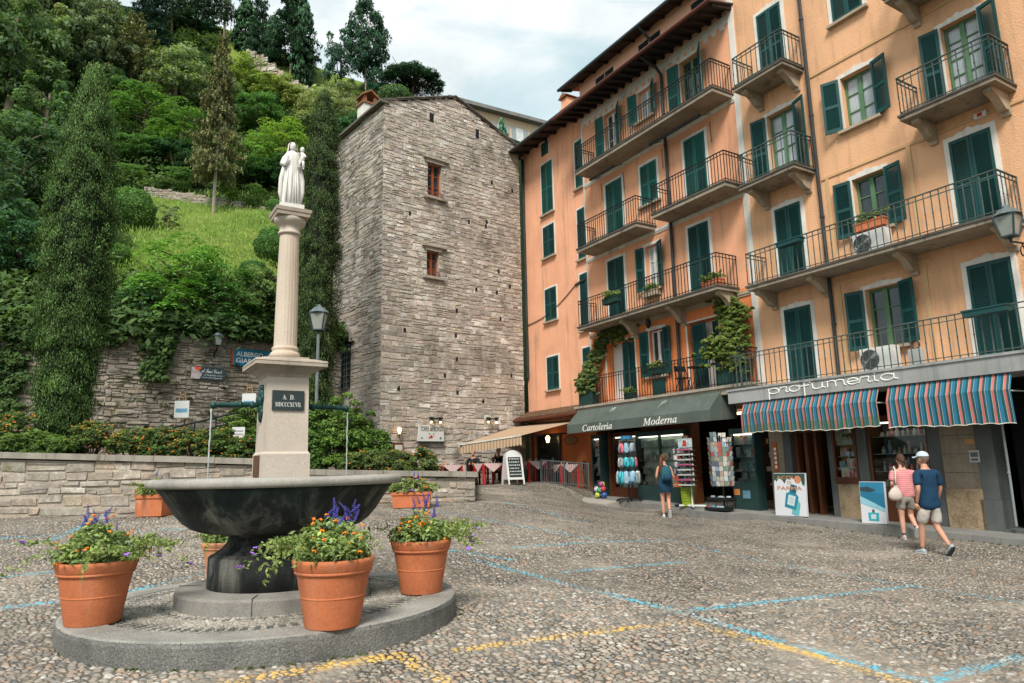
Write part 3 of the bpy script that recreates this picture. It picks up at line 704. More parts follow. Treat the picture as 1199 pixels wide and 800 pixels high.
# rubble masonry: every stone is a real block
def masonry(mb, W, zfun0, zfun1, hr, wr, pal, seed=1, holes=(), y=0.0, proj=(.01, .05), gap=.012, big_below=None, P=None, wob=.012, split=.15):
 """blocks on a wall of length W in the plane y; zfun0/zfun1(x) bound the wall below and above; P maps (x, y, z) to space"""
 rnd = random.Random(seed); P = P or (lambda x, yy, z: (x, yy, z))
 z = min(zfun0(0), zfun0(W), zfun0(W / 2)) - .05; top = max(zfun1(W * k / 20) for k in range(21))
 while z < top:
  h = rnd.uniform(*hr) * (big_below[1] if big_below and z < big_below[0] else 1.0)
  x = -rnd.uniform(0, .3)
  ph = rnd.uniform(0, 6)
  while x < W:
   w = rnd.uniform(*wr) * (big_below[1] if big_below and z < big_below[0] else 1.0) * (1.6 if rnd.random() < .1 else 1.0)
   a, b = max(x, 0), min(x + w, W); x += w
   if b - a < .05: continue
   m = (a + b) / 2; zo = .02 * math.sin(m * 1.7 + ph) + .015 * math.sin(m * 4.1 + ph * 2)
   vj = rnd.uniform(-.02, .02); c, d = z + zo + vj, z + h + zo + vj
   if c + h * .4 > zfun1(m) or d < zfun0(m): continue
   parts = [(a, b, c, d)]
   for hx0, hx1, hz0, hz1 in holes:
    np_ = []
    for (p, q, r_, s) in parts:
     if q <= hx0 or p >= hx1 or s <= hz0 or r_ >= hz1: np_.append((p, q, r_, s)); continue
     if p < hx0: np_.append((p, hx0, r_, s))
     if q > hx1: np_.append((hx1, q, r_, s))
     lo, hi = max(p, hx0), min(q, hx1)
     if r_ < hz0: np_.append((lo, hi, r_, hz0))
     if s > hz1: np_.append((lo, hi, hz1, s))
    parts = np_
   col = rnd.choice(pal); k = rnd.uniform(.86, 1.13); col = tuple(min(1, q_ * k * rnd.uniform(.96, 1.04)) for q_ in col)
   if rnd.random() < split and h > .12:
    f_ = rnd.uniform(.35, .65); parts = [t_ for (p, q, r_, s) in parts for t_ in ((p, q, r_, r_ + (s - r_) * f_), (p, q, r_ + (s - r_) * f_, s))]
   yo = y - rnd.uniform(*proj)
   for (p, q, r_, s) in parts:
    if q - p < .03 or s - r_ < .025: continue
    g = gap * rnd.uniform(.5, 1.4); j = lambda: rnd.uniform(-wob, wob)
    p2, q2, r2, s2 = p + g / 2, q - g / 2, r_ + g / 2, s - g / 2
    i = .012
    s2 -= (s2 - r2) * (rnd.uniform(.05, .28) if rnd.random() < .45 else 0); r2 += (s2 - r2) * (rnd.uniform(.05, .2) if rnd.random() < .3 else 0)
    F = [(p2 + i + j(), yo + j() * .5, r2 + i + j()), (q2 - i + j(), yo + j() * .5, r2 + i + j()), (q2 - i + j(), yo + j() * .5, s2 - i + j()), (p2 + i + j(), yo + j() * .5, s2 - i + j())]
    B = [(p2, y + .01, r2), (q2, y + .01, r2), (q2, y + .01, s2), (p2, y + .01, s2)]
    mb.col = col; n = mb.add([P(*t) for t in F + B])
    mb.face((n, n + 1, n + 2, n + 3))
    for e in range(4):
     f = (e + 1) % 4; mb.face((n + 4 + e, n + 4 + f, n + f, n + e))
  z += h
PAL_T = [(.61, .515, .43), (.66, .575, .485), (.56, .47, .39), (.60, .48, .375), (.42, .36, .30), (.72, .65, .57), (.50, .44, .375)]
PAL_W = [(.44, .38, .305), (.50, .435, .35), (.38, .33, .27), (.45, .36, .265), (.34, .30, .25), (.55, .49, .41), (.46, .335, .235)]
PAL_R = [(.36, .30, .235), (.40, .345, .28), (.31, .265, .21), (.36, .28, .20), (.27, .235, .19), (.46, .405, .335)]
def stone_mat(name, dirt=(.06, .055, .045), thr=.53, dscale=.35, moss=None, tint=1.0, smear=.0):
 m, nt, b, out = nodes(name); vec = objvec(nt, False)
 a = nd(nt, 'ShaderNodeVertexColor', layer_name='Col')
 c = mixc(nt, 1.0, a.outputs[0], ramp(nt, noise(nt, vec, 9, 6, .7), [(.28, .58 * tint), (.72, 1.3 * tint)]), 'MULTIPLY')
 hs = nd(nt, 'ShaderNodeHueSaturation', {'Color': c, 'Saturation': .82}); c = hs.outputs[0]
 c = mixc(nt, 1.0, c, ramp(nt, noise(nt, vec, 45, 3, .7), [(.3, .8), (.7, 1.18)]), 'MULTIPLY')
 if smear: c = mixc(nt, ramp(nt, noise(nt, vec, 3.2, 6, .7, .8), [(.47, 0.0), (.56, smear)]), c, mixc(nt, 1.0, (.36, .31, .25, 1), ramp(nt, noise(nt, vec, 14, 5, .75), [(.3, .6), (.7, 1.3)]), 'MULTIPLY'))
 f = ramp(nt, noise(nt, vec, dscale, 7, .68, .5), [(thr, 0.0), (thr + .14, .82)])
 f2 = ramp(nt, noise(nt, scaled(nt, vec, (1, 1, .35)), 2.4, 5, .7), [(.4, .25), (.62, 1.0)])
 c = mixc(nt, mathn(nt, 'MULTIPLY', f, f2), c, c4(dirt))
 if moss:
  fm = ramp(nt, noise(nt, vec, 1.5, 6, .7, .3), [(.60, 0.0), (.68, .75)]); c = mixc(nt, fm, c, c4(moss))
 nt.links.new(c, b.inputs['Base Color']); b.inputs['Roughness'].default_value = .93; b.inputs['Specular IOR Level'].default_value = .2
 bn = nd(nt, 'ShaderNodeBump', {'Height': noise(nt, vec, 22, 6, .75), 'Strength': .7, 'Distance': .03}); nt.links.new(bn.outputs[0], b.inputs['Normal'])
 return m
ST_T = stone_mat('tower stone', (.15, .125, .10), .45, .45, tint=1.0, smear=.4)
ST_L = stone_mat('tower stone shaded', (.10, .09, .078), .44, .3, tint=.84)  # shade of the left face put into the stone as a darker tint
ST_W = stone_mat('low wall stone', (.085, .07, .055), .50, .7, (.16, .15, .06), .95, .85)
ST_R = stone_mat('retaining wall stone', (.07, .06, .045), .5, .5, (.10, .11, .035), .9, .7)
MORTAR = M('mortar', (.38, .325, .265), .95, .3, 3, .2, 30, rnd=False)
# the stone tower
TD = np.array([.776, .631, 0]); TD /= np.linalg.norm(TD); TN = np.array([-TD[1], TD[0], 0])     # along the bright face / into the tower
TC = atY(446, 400, 25.8); TC[2] = 0
TROT = math.atan2(TD[1], TD[0])
def tpix(px, py, side=False):
 d = ray(px, py); nrm = TD if side else TN
 t = (nrm @ (TC - EYE)) / (nrm @ d); p = EYE + d * t - TC
 return float(p @ (TN if side else TD)), float(p[2])
HT = thing('stone_tower', 'tall old stone tower with two small brown windows behind the column', 'tower', TC, TROT)
TWd = 7.3; TL = 8.5; zt0 = .9
zl = tpix(450, 118)[1]; xa, za = tpix(532, 115); xr, zr = tpix(600, 168)
TWd = max(6.0, tpix(610, 300)[0]); TL = 5.2
def gable(x): return zl + (za - zl) * min(x / xa, 1) if x <= xa else za + (zr - za) * (x - xa) / (xr - xa)
def trect(a, b):
 p, q = tpix(*a), tpix(*b); return (min(p[0], q[0]), max(p[0], q[0]), min(p[1], q[1]), max(p[1], q[1]))
w1 = trect((501, 190), (517, 233)); w2 = trect((500, 293), (514, 325)); s1 = trect((503, 132), (508, 144)); s2 = trect((557, 151), (561, 163))
th = [w1, w2, s1, s2]
for px, py in ((570, 260), (549, 260), (569, 265), (584, 318), (597, 336), (558, 339), (582, 343), (535, 364), (474, 387), (534, 393), (535, 421), (521, 440), (467, 455), (536, 460), (586, 374), (566, 470), (600, 224), (480, 250), (576, 214), (599, 440)):
 q = tpix(px, py); th.append((q[0] - .055, q[0] + .055, q[1] - .085, q[1] + .085))
mb = MB()
masonry(mb, TWd, lambda x: zt0, gable, (.13, .21), (.14, .42), PAL_T, 3, th, split=.25, proj=(.003, .014), gap=.012, wob=.02, big_below=(8.2, 1.25))
o_ = mb.build('front_wall', ST_T, HT)
mb = MB(); wall_sheet(mb, 0.02, TWd, zt0 - .6, min(zl, zr) - .05, [h for h in th[:4] if h[3] < min(zl, zr)], y=.012, depth=.35)
m_ = min(zl, zr) - .05
mb.poly([(0.02, .013, m_), (TWd, .013, m_), (TWd, .013, gable(TWd) - .06), (xa, .013, za - .06), (0.02, .013, zl - .06)])
mb.quad((TWd, .012, zt0 - .6), (TWd, TL, zt0 - .6), (TWd, TL, zr - .1), (TWd, .012, zr - .1))
mb.quad((0, TL, 0), (0, TL, zl - .05), (TWd, TL, zr), (TWd, TL, 0))
mb.build('mortar_core', MORTAR, HT)
# left face, built along the depth of the tower
aw = (tpix(400, 430, True)[0], tpix(411, 430, True)[0]); aw = (min(aw), max(aw)); az1 = tpix(405, 391, True)[1]; az0 = az1 - 2.3
zle = zl - .12
mb = MB(); PL = lambda x, yy, z: (yy - .0, x, z)
lh = [(aw[0], aw[1], az0, az1 - .35), (aw[0] + .12, aw[1] - .12, az1 - .36, az1 - .08)]
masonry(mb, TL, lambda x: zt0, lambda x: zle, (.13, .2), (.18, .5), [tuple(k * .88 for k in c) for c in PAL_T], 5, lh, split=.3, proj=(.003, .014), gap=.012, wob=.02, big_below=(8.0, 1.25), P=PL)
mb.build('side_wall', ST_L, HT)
mb = MB()
mb.quad((.012, 0.02, zt0 - .6), (.012, 0.02, zle - .03), (.012, TL, zle - .03), (.012, TL, zt0 - .6)); mb.build('mortar_core', MORTAR, HT)
mb = MB(); n_ = 14; arc = []
cx = (aw[0] + aw[1]) / 2; rw = (aw[1] - aw[0]) / 2
for i in range(n_ + 1):
 a = math.pi * i / n_; arc.append((cx - rw * math.cos(a), az1 - rw + rw * math.sin(a)))
pl = [(aw[0], az0)] + arc + [(aw[1], az0)]
mb.poly([(-.062, p[0], p[1]) for p in pl][::-1]); win = mb.build('arched_window', DARK, HT)
mb = MB()
for k in range(1, 4): mb.bar((-.085, aw[0] + rw * 2 * k / 4, az0), (-.085, aw[0] + rw * 2 * k / 4, az1 - .12), .03)
for k in range(9): mb.bar((-.085, aw[0], az0 + .25 * k), (-.085, aw[1], az0 + .25 * k), .03)
mb.build('window_grille', IRON_G, win)
mb = MB(); k_ = 17
for i in range(k_):
 a0 = math.pi * i / k_ + .015; a1 = math.pi * (i + 1) / k_ - .015
 q = [(cx - r_ * math.cos(a), az1 - rw + r_ * math.sin(a)) for r_, a in ((rw, a0), (rw + .3, a0), (rw + .3, a1), (rw, a1))]
 mb.col = random.choice(PAL_T); mb.prism(q, (-.11, 0, 0), (0, 1, 0), (0, 0, 1), (.1, 0, 0))
mb.build('arch_stones', ST_L, HT)
# windows of the bright face
for wv, nm in ((w1, 0), (w2, 1)):
 mb = MB(); a, b, c, d = wv
 mb.col = (.40, .34, .28); mb.box(a - .22, b + .22, -.13, .0, c - .13, c - .02)
 win = mb.build('window', ST_T, HT); mb = MB(); mb.col = (.40, .34, .28); mb.box(a - .25, b + .35, -.14, 0, d + .158, d + .21); mb.box(a - .1, b + .12, -.07, .05, d, d + .157); mb.build('lintel', ST_T, win)
 mb = MB(); f = .07; y0 = .17
 mb.box(a, a + f, y0, y0 + .06, c, d); mb.box(b - f, b, y0, y0 + .06, c, d); mb.box(a + f, b - f, y0 + .001, y0 + .059, d - f, d); mb.box(a + f, b - f, y0 + .001, y0 + .059, c, c + f)
 mb.box((a + b) / 2 - .05, (a + b) / 2 + .05, y0 - .01, y0 + .05, c + f, d - f)
 for i in (1, 2):
  z = c + (d - c) * i / 3; mb.box(a + f, b - f, y0 + .005, y0 + .05, z - .02, z + .02)
 mb.build('casement', CASE_B, win)
 mb = MB(); mb.quad((a + f, y0 + .03, c + f), (b - f, y0 + .03, c + f), (b - f, y0 + .03, d - f), (a + f, y0 + .03, d - f)); mb.build('pane', GLASS, win)
 mb = MB()
 for i in range(9):
  u = a + (b - a) * i / 8; mb.tube([(u, -.02, c), (u, -.04, c + .12), (u, -.02, c + .24)], .012, 5)
 mb.bar((a, -.02, c + .2), (b, -.02, c + .2), .02); mb.build('guard_rail', M('rusty iron', (.20, .055, .025), .7, .3, 9), win)
for sl in (s1, s2):
 mb = MB(); mb.quad((sl[0], .004, sl[2]), (sl[1], .004, sl[2]), (sl[1], .004, sl[3]), (sl[0], .004, sl[3])); mb.build('slit_window', DARK, HT)
for hx in th[4:]:
 mb = MB(); mb.quad((hx[0], .004, hx[2]), (hx[1], .004, hx[2]), (hx[1], .004, hx[3]), (hx[0], .004, hx[3])); mb.build('putlog_hole', DARK, HT)  # flat dark sheet painted in for the shade inside the hole
# roof of stone slabs
def roof_strip(name, a, b, seed):
 rnd = random.Random(seed); mb = MB(); a = Vector(a); b = Vector(b); n = int((b - a).length / .38); d = (b - a) / n
 for i in range(n):
  p = a + d * i; k = rnd.uniform(-.03, .03); mb.hexa([p + Vector(v) for v in ((0, -.10 + k, 0), tuple(d * 1.06 + Vector((0, -.10 + k, 0))), tuple(d * 1.06 + Vector((0, .5, 0))), (0, .5, 0), (0, -.10 + k, .045), tuple(d + Vector((0, -.10 + k, .035))), tuple(d + Vector((0, .5, .035))), (0, .5, .045))])
 mb.build(name, TILE_S, HT)
mb = MB()
mb.prism([(-.2, zl - .1), (xa, za + .02), (TWd + .15, gable(TWd) - .06), (TWd + .15, gable(TWd) - .0), (xa, za + .07), (-.2, zl - .0)], (0, -.07, 0), (1, 0, 0), (0, 0, 1), (0, TL + .2, 0))
mb.build('roof', TILE_S, HT)
roof_strip('roof_edge_slabs', (xa, 0, za + .06), (TWd + .25, 0, gable(TWd + .1) - .0), 4); roof_strip('roof_edge_slabs', (-.15, 0, zl - .02), (xa, 0, za + .06), 6)
mb = MB(); mb.box(-.16, .2, -.1, TL, zl - .12, zl - .03); mb.build('eave_slab', TILE_S, HT)
# white chimney with tiled cap rising behind the left eave
q = tpix(434, 125, True); cy = q[0] + .75; zk = tpix(432, 119, True)[1] - (zl + .98) + .62
mb = MB(); mb.box(.06, .66, cy, cy + .6, zl - .6, zl + zk + .62); ch = mb.build('chimney', M('chimney plaster', (.68, .65, .6), .9, .2, 2), HT)
mb = MB(); mb.box(-.01, .76, cy - .06, cy + .66, zl + zk + .62, zl + zk + .70); mb.prism([(-.05, .95), (.37, 1.25), (.8, .95), (.8, .88), (.37, 1.17), (-.05, .88)], (0, cy - .08, zl + zk + .05), (1, 0, 0), (0, 0, 1), (0, .76, 0)); mb.build('chimney_cap', TILE, ch)
for x in (.05, .55):
 for yy in (cy, cy + .45): mb = MB(); mb.box(x, x + .15, yy, yy + .15, zl + zk + .7, zl + zk + .98); mb.build('chimney_pier', TILE, ch)
# low garden wall
def wall_thing(name, label, cat, A, B, z0a, z0b, z1a, z1b, mat, pal, seed, hr, wr, cap=None, thick=.45, proj=(.006, .026), gap=.016, wob=.024):
 A = np.array(A[:2]); B = np.array(B[:2]); L = float(np.linalg.norm(B - A)); rot = math.atan2(B[1] - A[1], B[0] - A[0])
 t = thing(name, label, cat, (A[0], A[1], 0), rot)
 f0 = lambda x: z0a + (z0b - z0a) * x / L; f1 = lambda x: z1a + (z1b - z1a) * x / L
 mb = MB(); masonry(mb, L, f0, f1, hr, wr, pal, seed, proj=proj, gap=gap, wob=wob); mb.build('stone_face', mat, t)
 mb = MB(); mb.prism([(0, f0(0) - .6), (L, f0(L) - .6), (L, f1(L) - .03), (0, f1(0) - .03)], (0, thick, 0), (1, 0, 0), (0, 0, 1), (0, -thick + .012, 0)); mb.build('core', MORTAR, t)
 if cap:
  mb = MB(); x = -.06; rnd = random.Random(seed)
  while x < L:
   w_ = min(rnd.uniform(.9, 1.5), L + .05 - x); k = rnd.uniform(-.006, .006)
   za_, zb_ = f1(max(x, 0)) + k, f1(min(x + w_, L)) + k
   mb.hexa(((x + .004, -.09, za_), (x + w_ - .004, -.09, zb_), (x + w_ - .004, thick + .04, zb_), (x + .004, thick + .04, za_), (x + .004, -.08, za_ + cap), (x + w_ - .004, -.08, zb_ + cap), (x + w_ - .004, thick + .04, zb_ + cap), (x + .004, thick + .04, za_ + cap))); x += w_
  mb.build('coping', M('coping stone', (.27, .245, .205), .92, .35, 1.6, .18, 40, .7, (.05, .05, .04), .4, 30), t)
 return t
LW = [atY(-90, 527, 14.8), atY(330, 537.5, 15.35), atY(322, 548.6, 15.95), atY(556, 552.5, 17.1)]
gz = lambda p: float(ground(p[0], p[1]))
wall_thing('garden_wall', 'low rubble stone wall with grey coping below the flower bed, left of the fountain', 'wall', LW[0], LW[1], gz(LW[0]) - .1, gz(LW[1]) - .1, LW[0][2] - .13, LW[1][2] - .13, ST_W, PAL_W, 11, (.12, .26), (.2, .62), .13)
wall_thing('garden_wall', 'lower stone wall with grey coping right of the fountain, beside the cafe', 'wall', LW[2], LW[3], gz(LW[2]) - .1, gz(LW[3]) - .1, LW[2][2] - .13, LW[3][2] - .13, ST_W, PAL_W, 12, (.1, .2), (.18, .5), .13)
# retaining wall of the hillside
RW = [(-170, 382, 21.0), (-20, 378, 21.8), (130, 382, 22.8), (260, 386, 24.6), (400, 398, 27.8)]
RWP = [atY(*a) for a in RW]
rwt = thing('retaining_wall', 'high old rubble retaining wall overgrown with ivy at the foot of the hill', 'wall')
for i in range(4):
 A, B = RWP[i], RWP[i + 1]; d = B - A; L = float(np.hypot(d[0], d[1])); ex = np.array([d[0], d[1], 0]) / L; ey = np.array([-ex[1], ex[0], 0])
 def PW(x, yy, z, A=A, ex=ex, ey=ey): q_ = A + ex * x + ey * yy; return (q_[0], q_[1], z)
 mb = MB(); f1 = lambda x, A=A, B=B, L=L: A[2] + (B[2] - A[2]) * x / L
 masonry(mb, L, lambda x: 1.6, f1, (.085, .17), (.14, .46), PAL_R, 20 + i, P=PW, proj=(.016, .06), gap=.012, wob=.025); mb.build('stone_face', ST_R, rwt)
 mb = MB(); a = PW(0, .013, 1.4); b = PW(L, .013, 1.4); mb.quad(a, b, (b[0], b[1], f1(L)), (a[0], a[1], f1(0)))
 c, d_ = PW(0, .6, 0), PW(L, .6, 0); mb.quad((a[0], a[1], f1(0)), (b[0], b[1], f1(L)), (d_[0], d_[1], f1(L) + .05), (c[0], c[1], f1(0) + .05)); mb.build('core', MORTAR, rwt)
# planted terrace between the two walls
tv, tf = [], MB()
N_ = 60
def lerp_line(P_, t):
 k = t * (len(P_) - 1); i = min(int(k), len(P_) - 2); return P_[i] + (P_[i + 1] - P_[i]) * (k - i)
LWb = [p + np.array([0, .25, -.12]) for p in LW]
RWb = [np.array([p[0], p[1] + .1, 0]) for p in RWP] + [np.array([-1.5, 27.9, 0])]
for i in range(N_ + 1):
 a = lerp_line(LWb, i / N_); b = lerp_line(RWb, i / N_).copy(); b[2] = a[2] + .75 * (1 - i / N_)
 tv.append([a + (b - a) * j / 16 + np.array([0, 0, .05 * math.sin(i * .9 + j * 1.3)]) for j in range(17)])
mb = MB(); n = mb.add([p for r_ in tv for p in r_])
for i in range(N_):
 for j in range(16): k = n + i * 17 + j; mb.face((k, k + 17, k + 18, k + 1))
mb.build('terrace', M('garden soil', (.075, .062, .035), .95, .5, 2.0, .3, 25, bump=.6, patch=((.05, .09, .02), .52, 2.0)), kind='structure', smooth=True)
_tz = tps_fit([(p[0], p[1]) for r_ in tv[::6] for p in r_[::4]], [p[2] for r_ in tv[::6] for p in r_[::4]], .001)
def terr(x, y): return float(_tz(x, y))
# the hillside
_ha = []
for p in RWP: _ha.append((p[0], p[1] + .4, p[2] - .1))
for px, py, Y in ((160, 332, 25.5), (310, 335, 27.5), (50, 320, 24.5), (-120, 300, 25), (150, 242, 33), (240, 252, 33.5), (330, 258, 34.5), (170, 222, 36), (300, 240, 37), (-100, 200, 34), (0, 240, 31),
     (60, 190, 37), (200, 130, 46), (300, 150, 46), (400, 195, 45), (-150, -60, 58), (0, -40, 57), (130, 5, 56), (215, 20, 55.5), (262, 42, 55), (300, 64, 54), (345, 97, 53), (420, 118, 54), (500, 126, 57),
     (560, 140, 62), (640, 175, 66)):
 q = atY(px, py, Y); _ha.append((q[0], q[1], q[2]))
for x, y, z in ((-7, 33, 6.5), (-1, 33, 2.5), (4, 36, 2), (14, 40, 3), (25, 50, 8), (0, 45, 12)): _ha.append((x, y, z))
for px, py, Y, dy in ((0, -40, 57, 30), (262, 42, 55, 30), (345, 97, 53, 30), (500, 126, 57, 30), (640, 175, 66, 30), (-150, -60, 58, 30)):
 q = atY(px, py, Y); _ha.append((q[0] * (1 + dy / Y * .6), Y + dy, q[2] + 1.0))
hill = tps_fit([(a, b) for a, b, c in _ha], [c for a, b, c in _ha], .002)
def hpix(px, py):
 d = ray(px, py); t0 = 21.0 / d[1]
 ts = np.linspace(t0, 95 / d[1], 700); P = EYE + d[None] * ts[:, None]
 below = P[:, 2] <= hill(P[:, 0], P[:, 1]); i = int(np.argmax(below)) if below.any() else len(ts) - 1
 return P[i]
rows = []
cols = list(range(-330, 760, 12))
for px in cols:
 dd = ray(px, 400); ax = dd[0] / dd[1]
 xs = [RWP[0][0] + (RWP[0][0] - RWP[1][0]) * 2] + [p[0] for p in RWP] + [8]; ys = [RWP[0][1] + (RWP[0][1] - RWP[1][1]) * 2] + [p[1] for p in RWP] + [33.0]
 Y0 = 22.0
 for _ in range(30): Y0 = float(np.interp(ax * Y0, xs, ys))
 Ys = Y0 + .12 + (98 - Y0) * (np.linspace(0, 1, 95) ** 1.25)
 rows.append(np.stack([ax * Ys, Ys, hill(ax * Ys, Ys)], 1))
V = np.concatenate(rows); ny = 95
I = (np.arange(len(cols) - 1)[:, None] * ny + np.arange(ny - 1)[None]).ravel()
Q = np.stack([I, I + ny, I + ny + 1, I + 1], 1)
me = bpy.data.meshes.new('hill'); fill_mesh(me, V, Q); me.polygons.foreach_set('use_smooth', np.ones(len(Q), dtype=bool))
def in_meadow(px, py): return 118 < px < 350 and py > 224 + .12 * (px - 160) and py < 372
mea = []
for p in V:
 q = p - EYE; f_ = q @ _f; x_, y_ = 599.5 + FPX * (q @ _r) / f_, 400 - FPX * (q @ _u) / f_
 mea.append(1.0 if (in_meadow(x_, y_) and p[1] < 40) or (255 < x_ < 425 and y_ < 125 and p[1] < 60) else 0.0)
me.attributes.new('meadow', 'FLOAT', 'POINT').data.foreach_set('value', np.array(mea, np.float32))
m, nt, b, out = nodes('hill grass'); vec = objvec(nt, False)
g = ramp(nt, noise(nt, vec, .35, 7, .65), [(.3, (.13, .22, .04)), (.5, (.25, .36, .07)), (.66, (.34, .38, .10)), (.8, (.27, .22, .10))])
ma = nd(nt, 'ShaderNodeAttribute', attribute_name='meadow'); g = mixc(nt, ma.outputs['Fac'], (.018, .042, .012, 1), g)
g = mixc(nt, 1.0, g, ramp(nt, noise(nt, vec, 5, 5, .8), [(.3, .55), (.7, 1.35)]), 'MULTIPLY')
nt.links.new(g, b.inputs['Base Color']); b.inputs['Roughness'].default_value = .95; b.inputs['Specular IOR Level'].default_value = .1
bn = nd(nt, 'ShaderNodeBump', {'Height': noise(nt, vec, 7, 6, .8), 'Strength': 1.0, 'Distance': .25}); nt.links.new(bn.outputs[0], b.inputs['Normal'])
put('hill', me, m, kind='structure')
# foliage
def leaf_mat(name, trans=.35, sat=.9):
 m, nt, b, out = nodes(name)
 oi = nt.nodes.new('ShaderNodeObjectInfo'); a = nd(nt, 'ShaderNodeVertexColor', layer_name='Col')
 c = mixc(nt, 1.0, oi.outputs['Color'], a.outputs[0], 'MULTIPLY')
 hs = nd(nt, 'ShaderNodeHueSaturation', {'Color': c, 'Saturation': sat}); c = hs.outputs[0]
 nt.links.new(c, b.inputs['Base Color']); b.inputs['Roughness'].default_value = .7; b.inputs['Specular IOR Level'].default_value = .14
 t = nt.nodes.new('ShaderNodeBsdfTranslucent'); nt.links.new(mixc(nt, 1.0, c, (1.25, 1.3, .55, 1), 'MULTIPLY'), t.inputs[0])
 mx = nt.nodes.new('ShaderNodeMixShader'); mx.inputs[0].default_value = trans
 nt.links.new(b.outputs[0], mx.inputs[1]); nt.links.new(t.outputs[0], mx.inputs[2]); nt.links.new(mx.outputs[0], out.inputs[0])
 return m
LEAF = leaf_mat('leaves'); NEEDLE = leaf_mat('needles', .12)
BARK = M('bark', (.16, .125, .09), .95, .4, 4, .25, 30, bump=.6); BARK_D = M('dark bark', (.06, .045, .032), .95, .4, 4, .25, 30, bump=.6); BARK_P = M('pale bark', (.34, .29, .23), .95, .3, 4, .2, 30, bump=.5)
def unit(v): return v / np.maximum(np.linalg.norm(v, axis=1, keepdims=True), 1e-9)
def leaf_mesh(name, C, Nn, half, asp, col, rg, up=None):
 """rhombic leaves: centres C, normals Nn, half lengths, aspect, colours"""
 n = len(C); Nn = unit(Nn); t = rg.normal(size=(n, 3)) if up is None else up + rg.normal(size=(n, 3)) * .35
 U = unit(t - Nn * (t * Nn).sum(1, keepdims=True)); W = np.cross(Nn, U)
 half = np.broadcast_to(half, (n,))[:, None]
 bend = Nn * half * .18
 V = np.stack([C - U * half - bend, C + W * half * asp, C + U * half - bend, C - W * half * asp], 1).reshape(-1, 3)
 Q = np.arange(n * 4).reshape(n, 4)
 me = bpy.data.meshes.new(name); fill_mesh(me, V, Q)
 at = me.color_attributes.new('Col', 'FLOAT_COLOR', 'POINT'); cc = np.ones((n * 4, 4), np.float32); cc[:, :3] = np.repeat(col, 4, 0)
 at.data.foreach_set('color', cc.ravel()); return me
def tint(n, rg, lo=.65, hi=1.3, yel=None):
 k = rg.uniform(lo, hi, n); c = np.stack([k, k, k], 1)
 if yel is not None: c *= 1 + yel[:, None] * np.array([.55, .25, -.15])
 return c
def clump_leaves(cc, cr, nl, half, rg, flat=.75, asp=.5, upb=.5, ct=None):
 """leaves on the upper shells of many clumps"""
 k = len(cc); d = unit(rg.normal(size=(k, nl, 3)).reshape(-1, 3)).reshape(k, nl, 3); d[..., 2] = np.where(d[..., 2] < -.35, -d[..., 2], d[..., 2])
 rr = rg.uniform(.55, 1.08, (k, nl, 1)); s = np.array([1, 1, flat])
 C = cc[:, None] + d * rr * cr[:, None, None] * s
 Nn = d * .7 + np.array([0, 0, upb]) + rg.normal(size=d.shape) * .45
 ctint = rg.uniform(.75, 1.22, k) if ct is None else ct
 K = ctint[:, None] * rg.uniform(.72, 1.25, (k, nl)) * (.72 + .42 * np.clip(d[..., 2] * rr[..., 0], -.3, 1))  # clump shading put into the leaf colour: dark below, light on top
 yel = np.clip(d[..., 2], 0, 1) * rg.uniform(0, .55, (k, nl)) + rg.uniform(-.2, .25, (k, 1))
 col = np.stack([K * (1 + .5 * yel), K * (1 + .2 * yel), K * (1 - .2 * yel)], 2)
 return C.reshape(-1, 3), Nn.reshape(-1, 3), col.reshape(-1, 3)
def crown_broad(seed, n=58, nl=115, half=.026, cr=(.09, .17), open_=.0):
 rg = np.random.default_rng(seed)
 d = unit(rg.normal(size=(n, 3))); r_ = rg.uniform(.25, 1, (n, 1)) ** .45
 cc = d * r_ * np.array([.40, .40, .37]); cc[:, 2] += .60 - .1 * (cc[:, 0] ** 2 + cc[:, 1] ** 2) / .16
 cc += rg.normal(size=cc.shape) * .03
 C, Nn, col = clump_leaves(cc, rg.uniform(*cr, n), nl, half, rg)
 return leaf_mesh('crown', C, Nn, half * rg.uniform(.6, 1.25, len(C)), .5, col, rg)
def crown_airy(seed, n=46, nl=95):
 rg = np.random.default_rng(seed); Cs, Ns, cs = [], [], []
 for i in range(n):
  z = .22 + .76 * (i + rg.uniform()) / n; rmax = .47 * (1 - ((z - .5) / .56) ** 2) ** .5 if abs(z - .5) < .55 else .1
  a = rg.uniform(0, 6.28); r0 = rmax * rg.uniform(.35, .9); c0 = np.array([r0 * math.cos(a), r0 * math.sin(a), z])
  q = rg.normal(size=(nl, 2)) * .085; dist = (q ** 2).sum(1)
  P = np.stack([c0[0] + q[:, 0], c0[1] + q[:, 1], c0[2] - dist * 3.2 + rg.normal(size=nl) * .008], 1)
  k = rg.uniform(.7, 1.25) * rg.uniform(.75, 1.2, nl)
  Cs.append(P); Ns.append(np.stack([q[:, 0] * 3, q[:, 1] * 3, np.ones(nl)], 1) + rg.normal(size=(nl, 3)) * .3)
  y = rg.uniform(0, .6); cs.append(np.stack([k * (1 + .5 * y), k * (1 + .2 * y), k * (1 - .3 * y)], 1))
 return leaf_mesh('crown', np.concatenate(Cs), np.concatenate(Ns), .024, .42, np.concatenate(cs), rg)
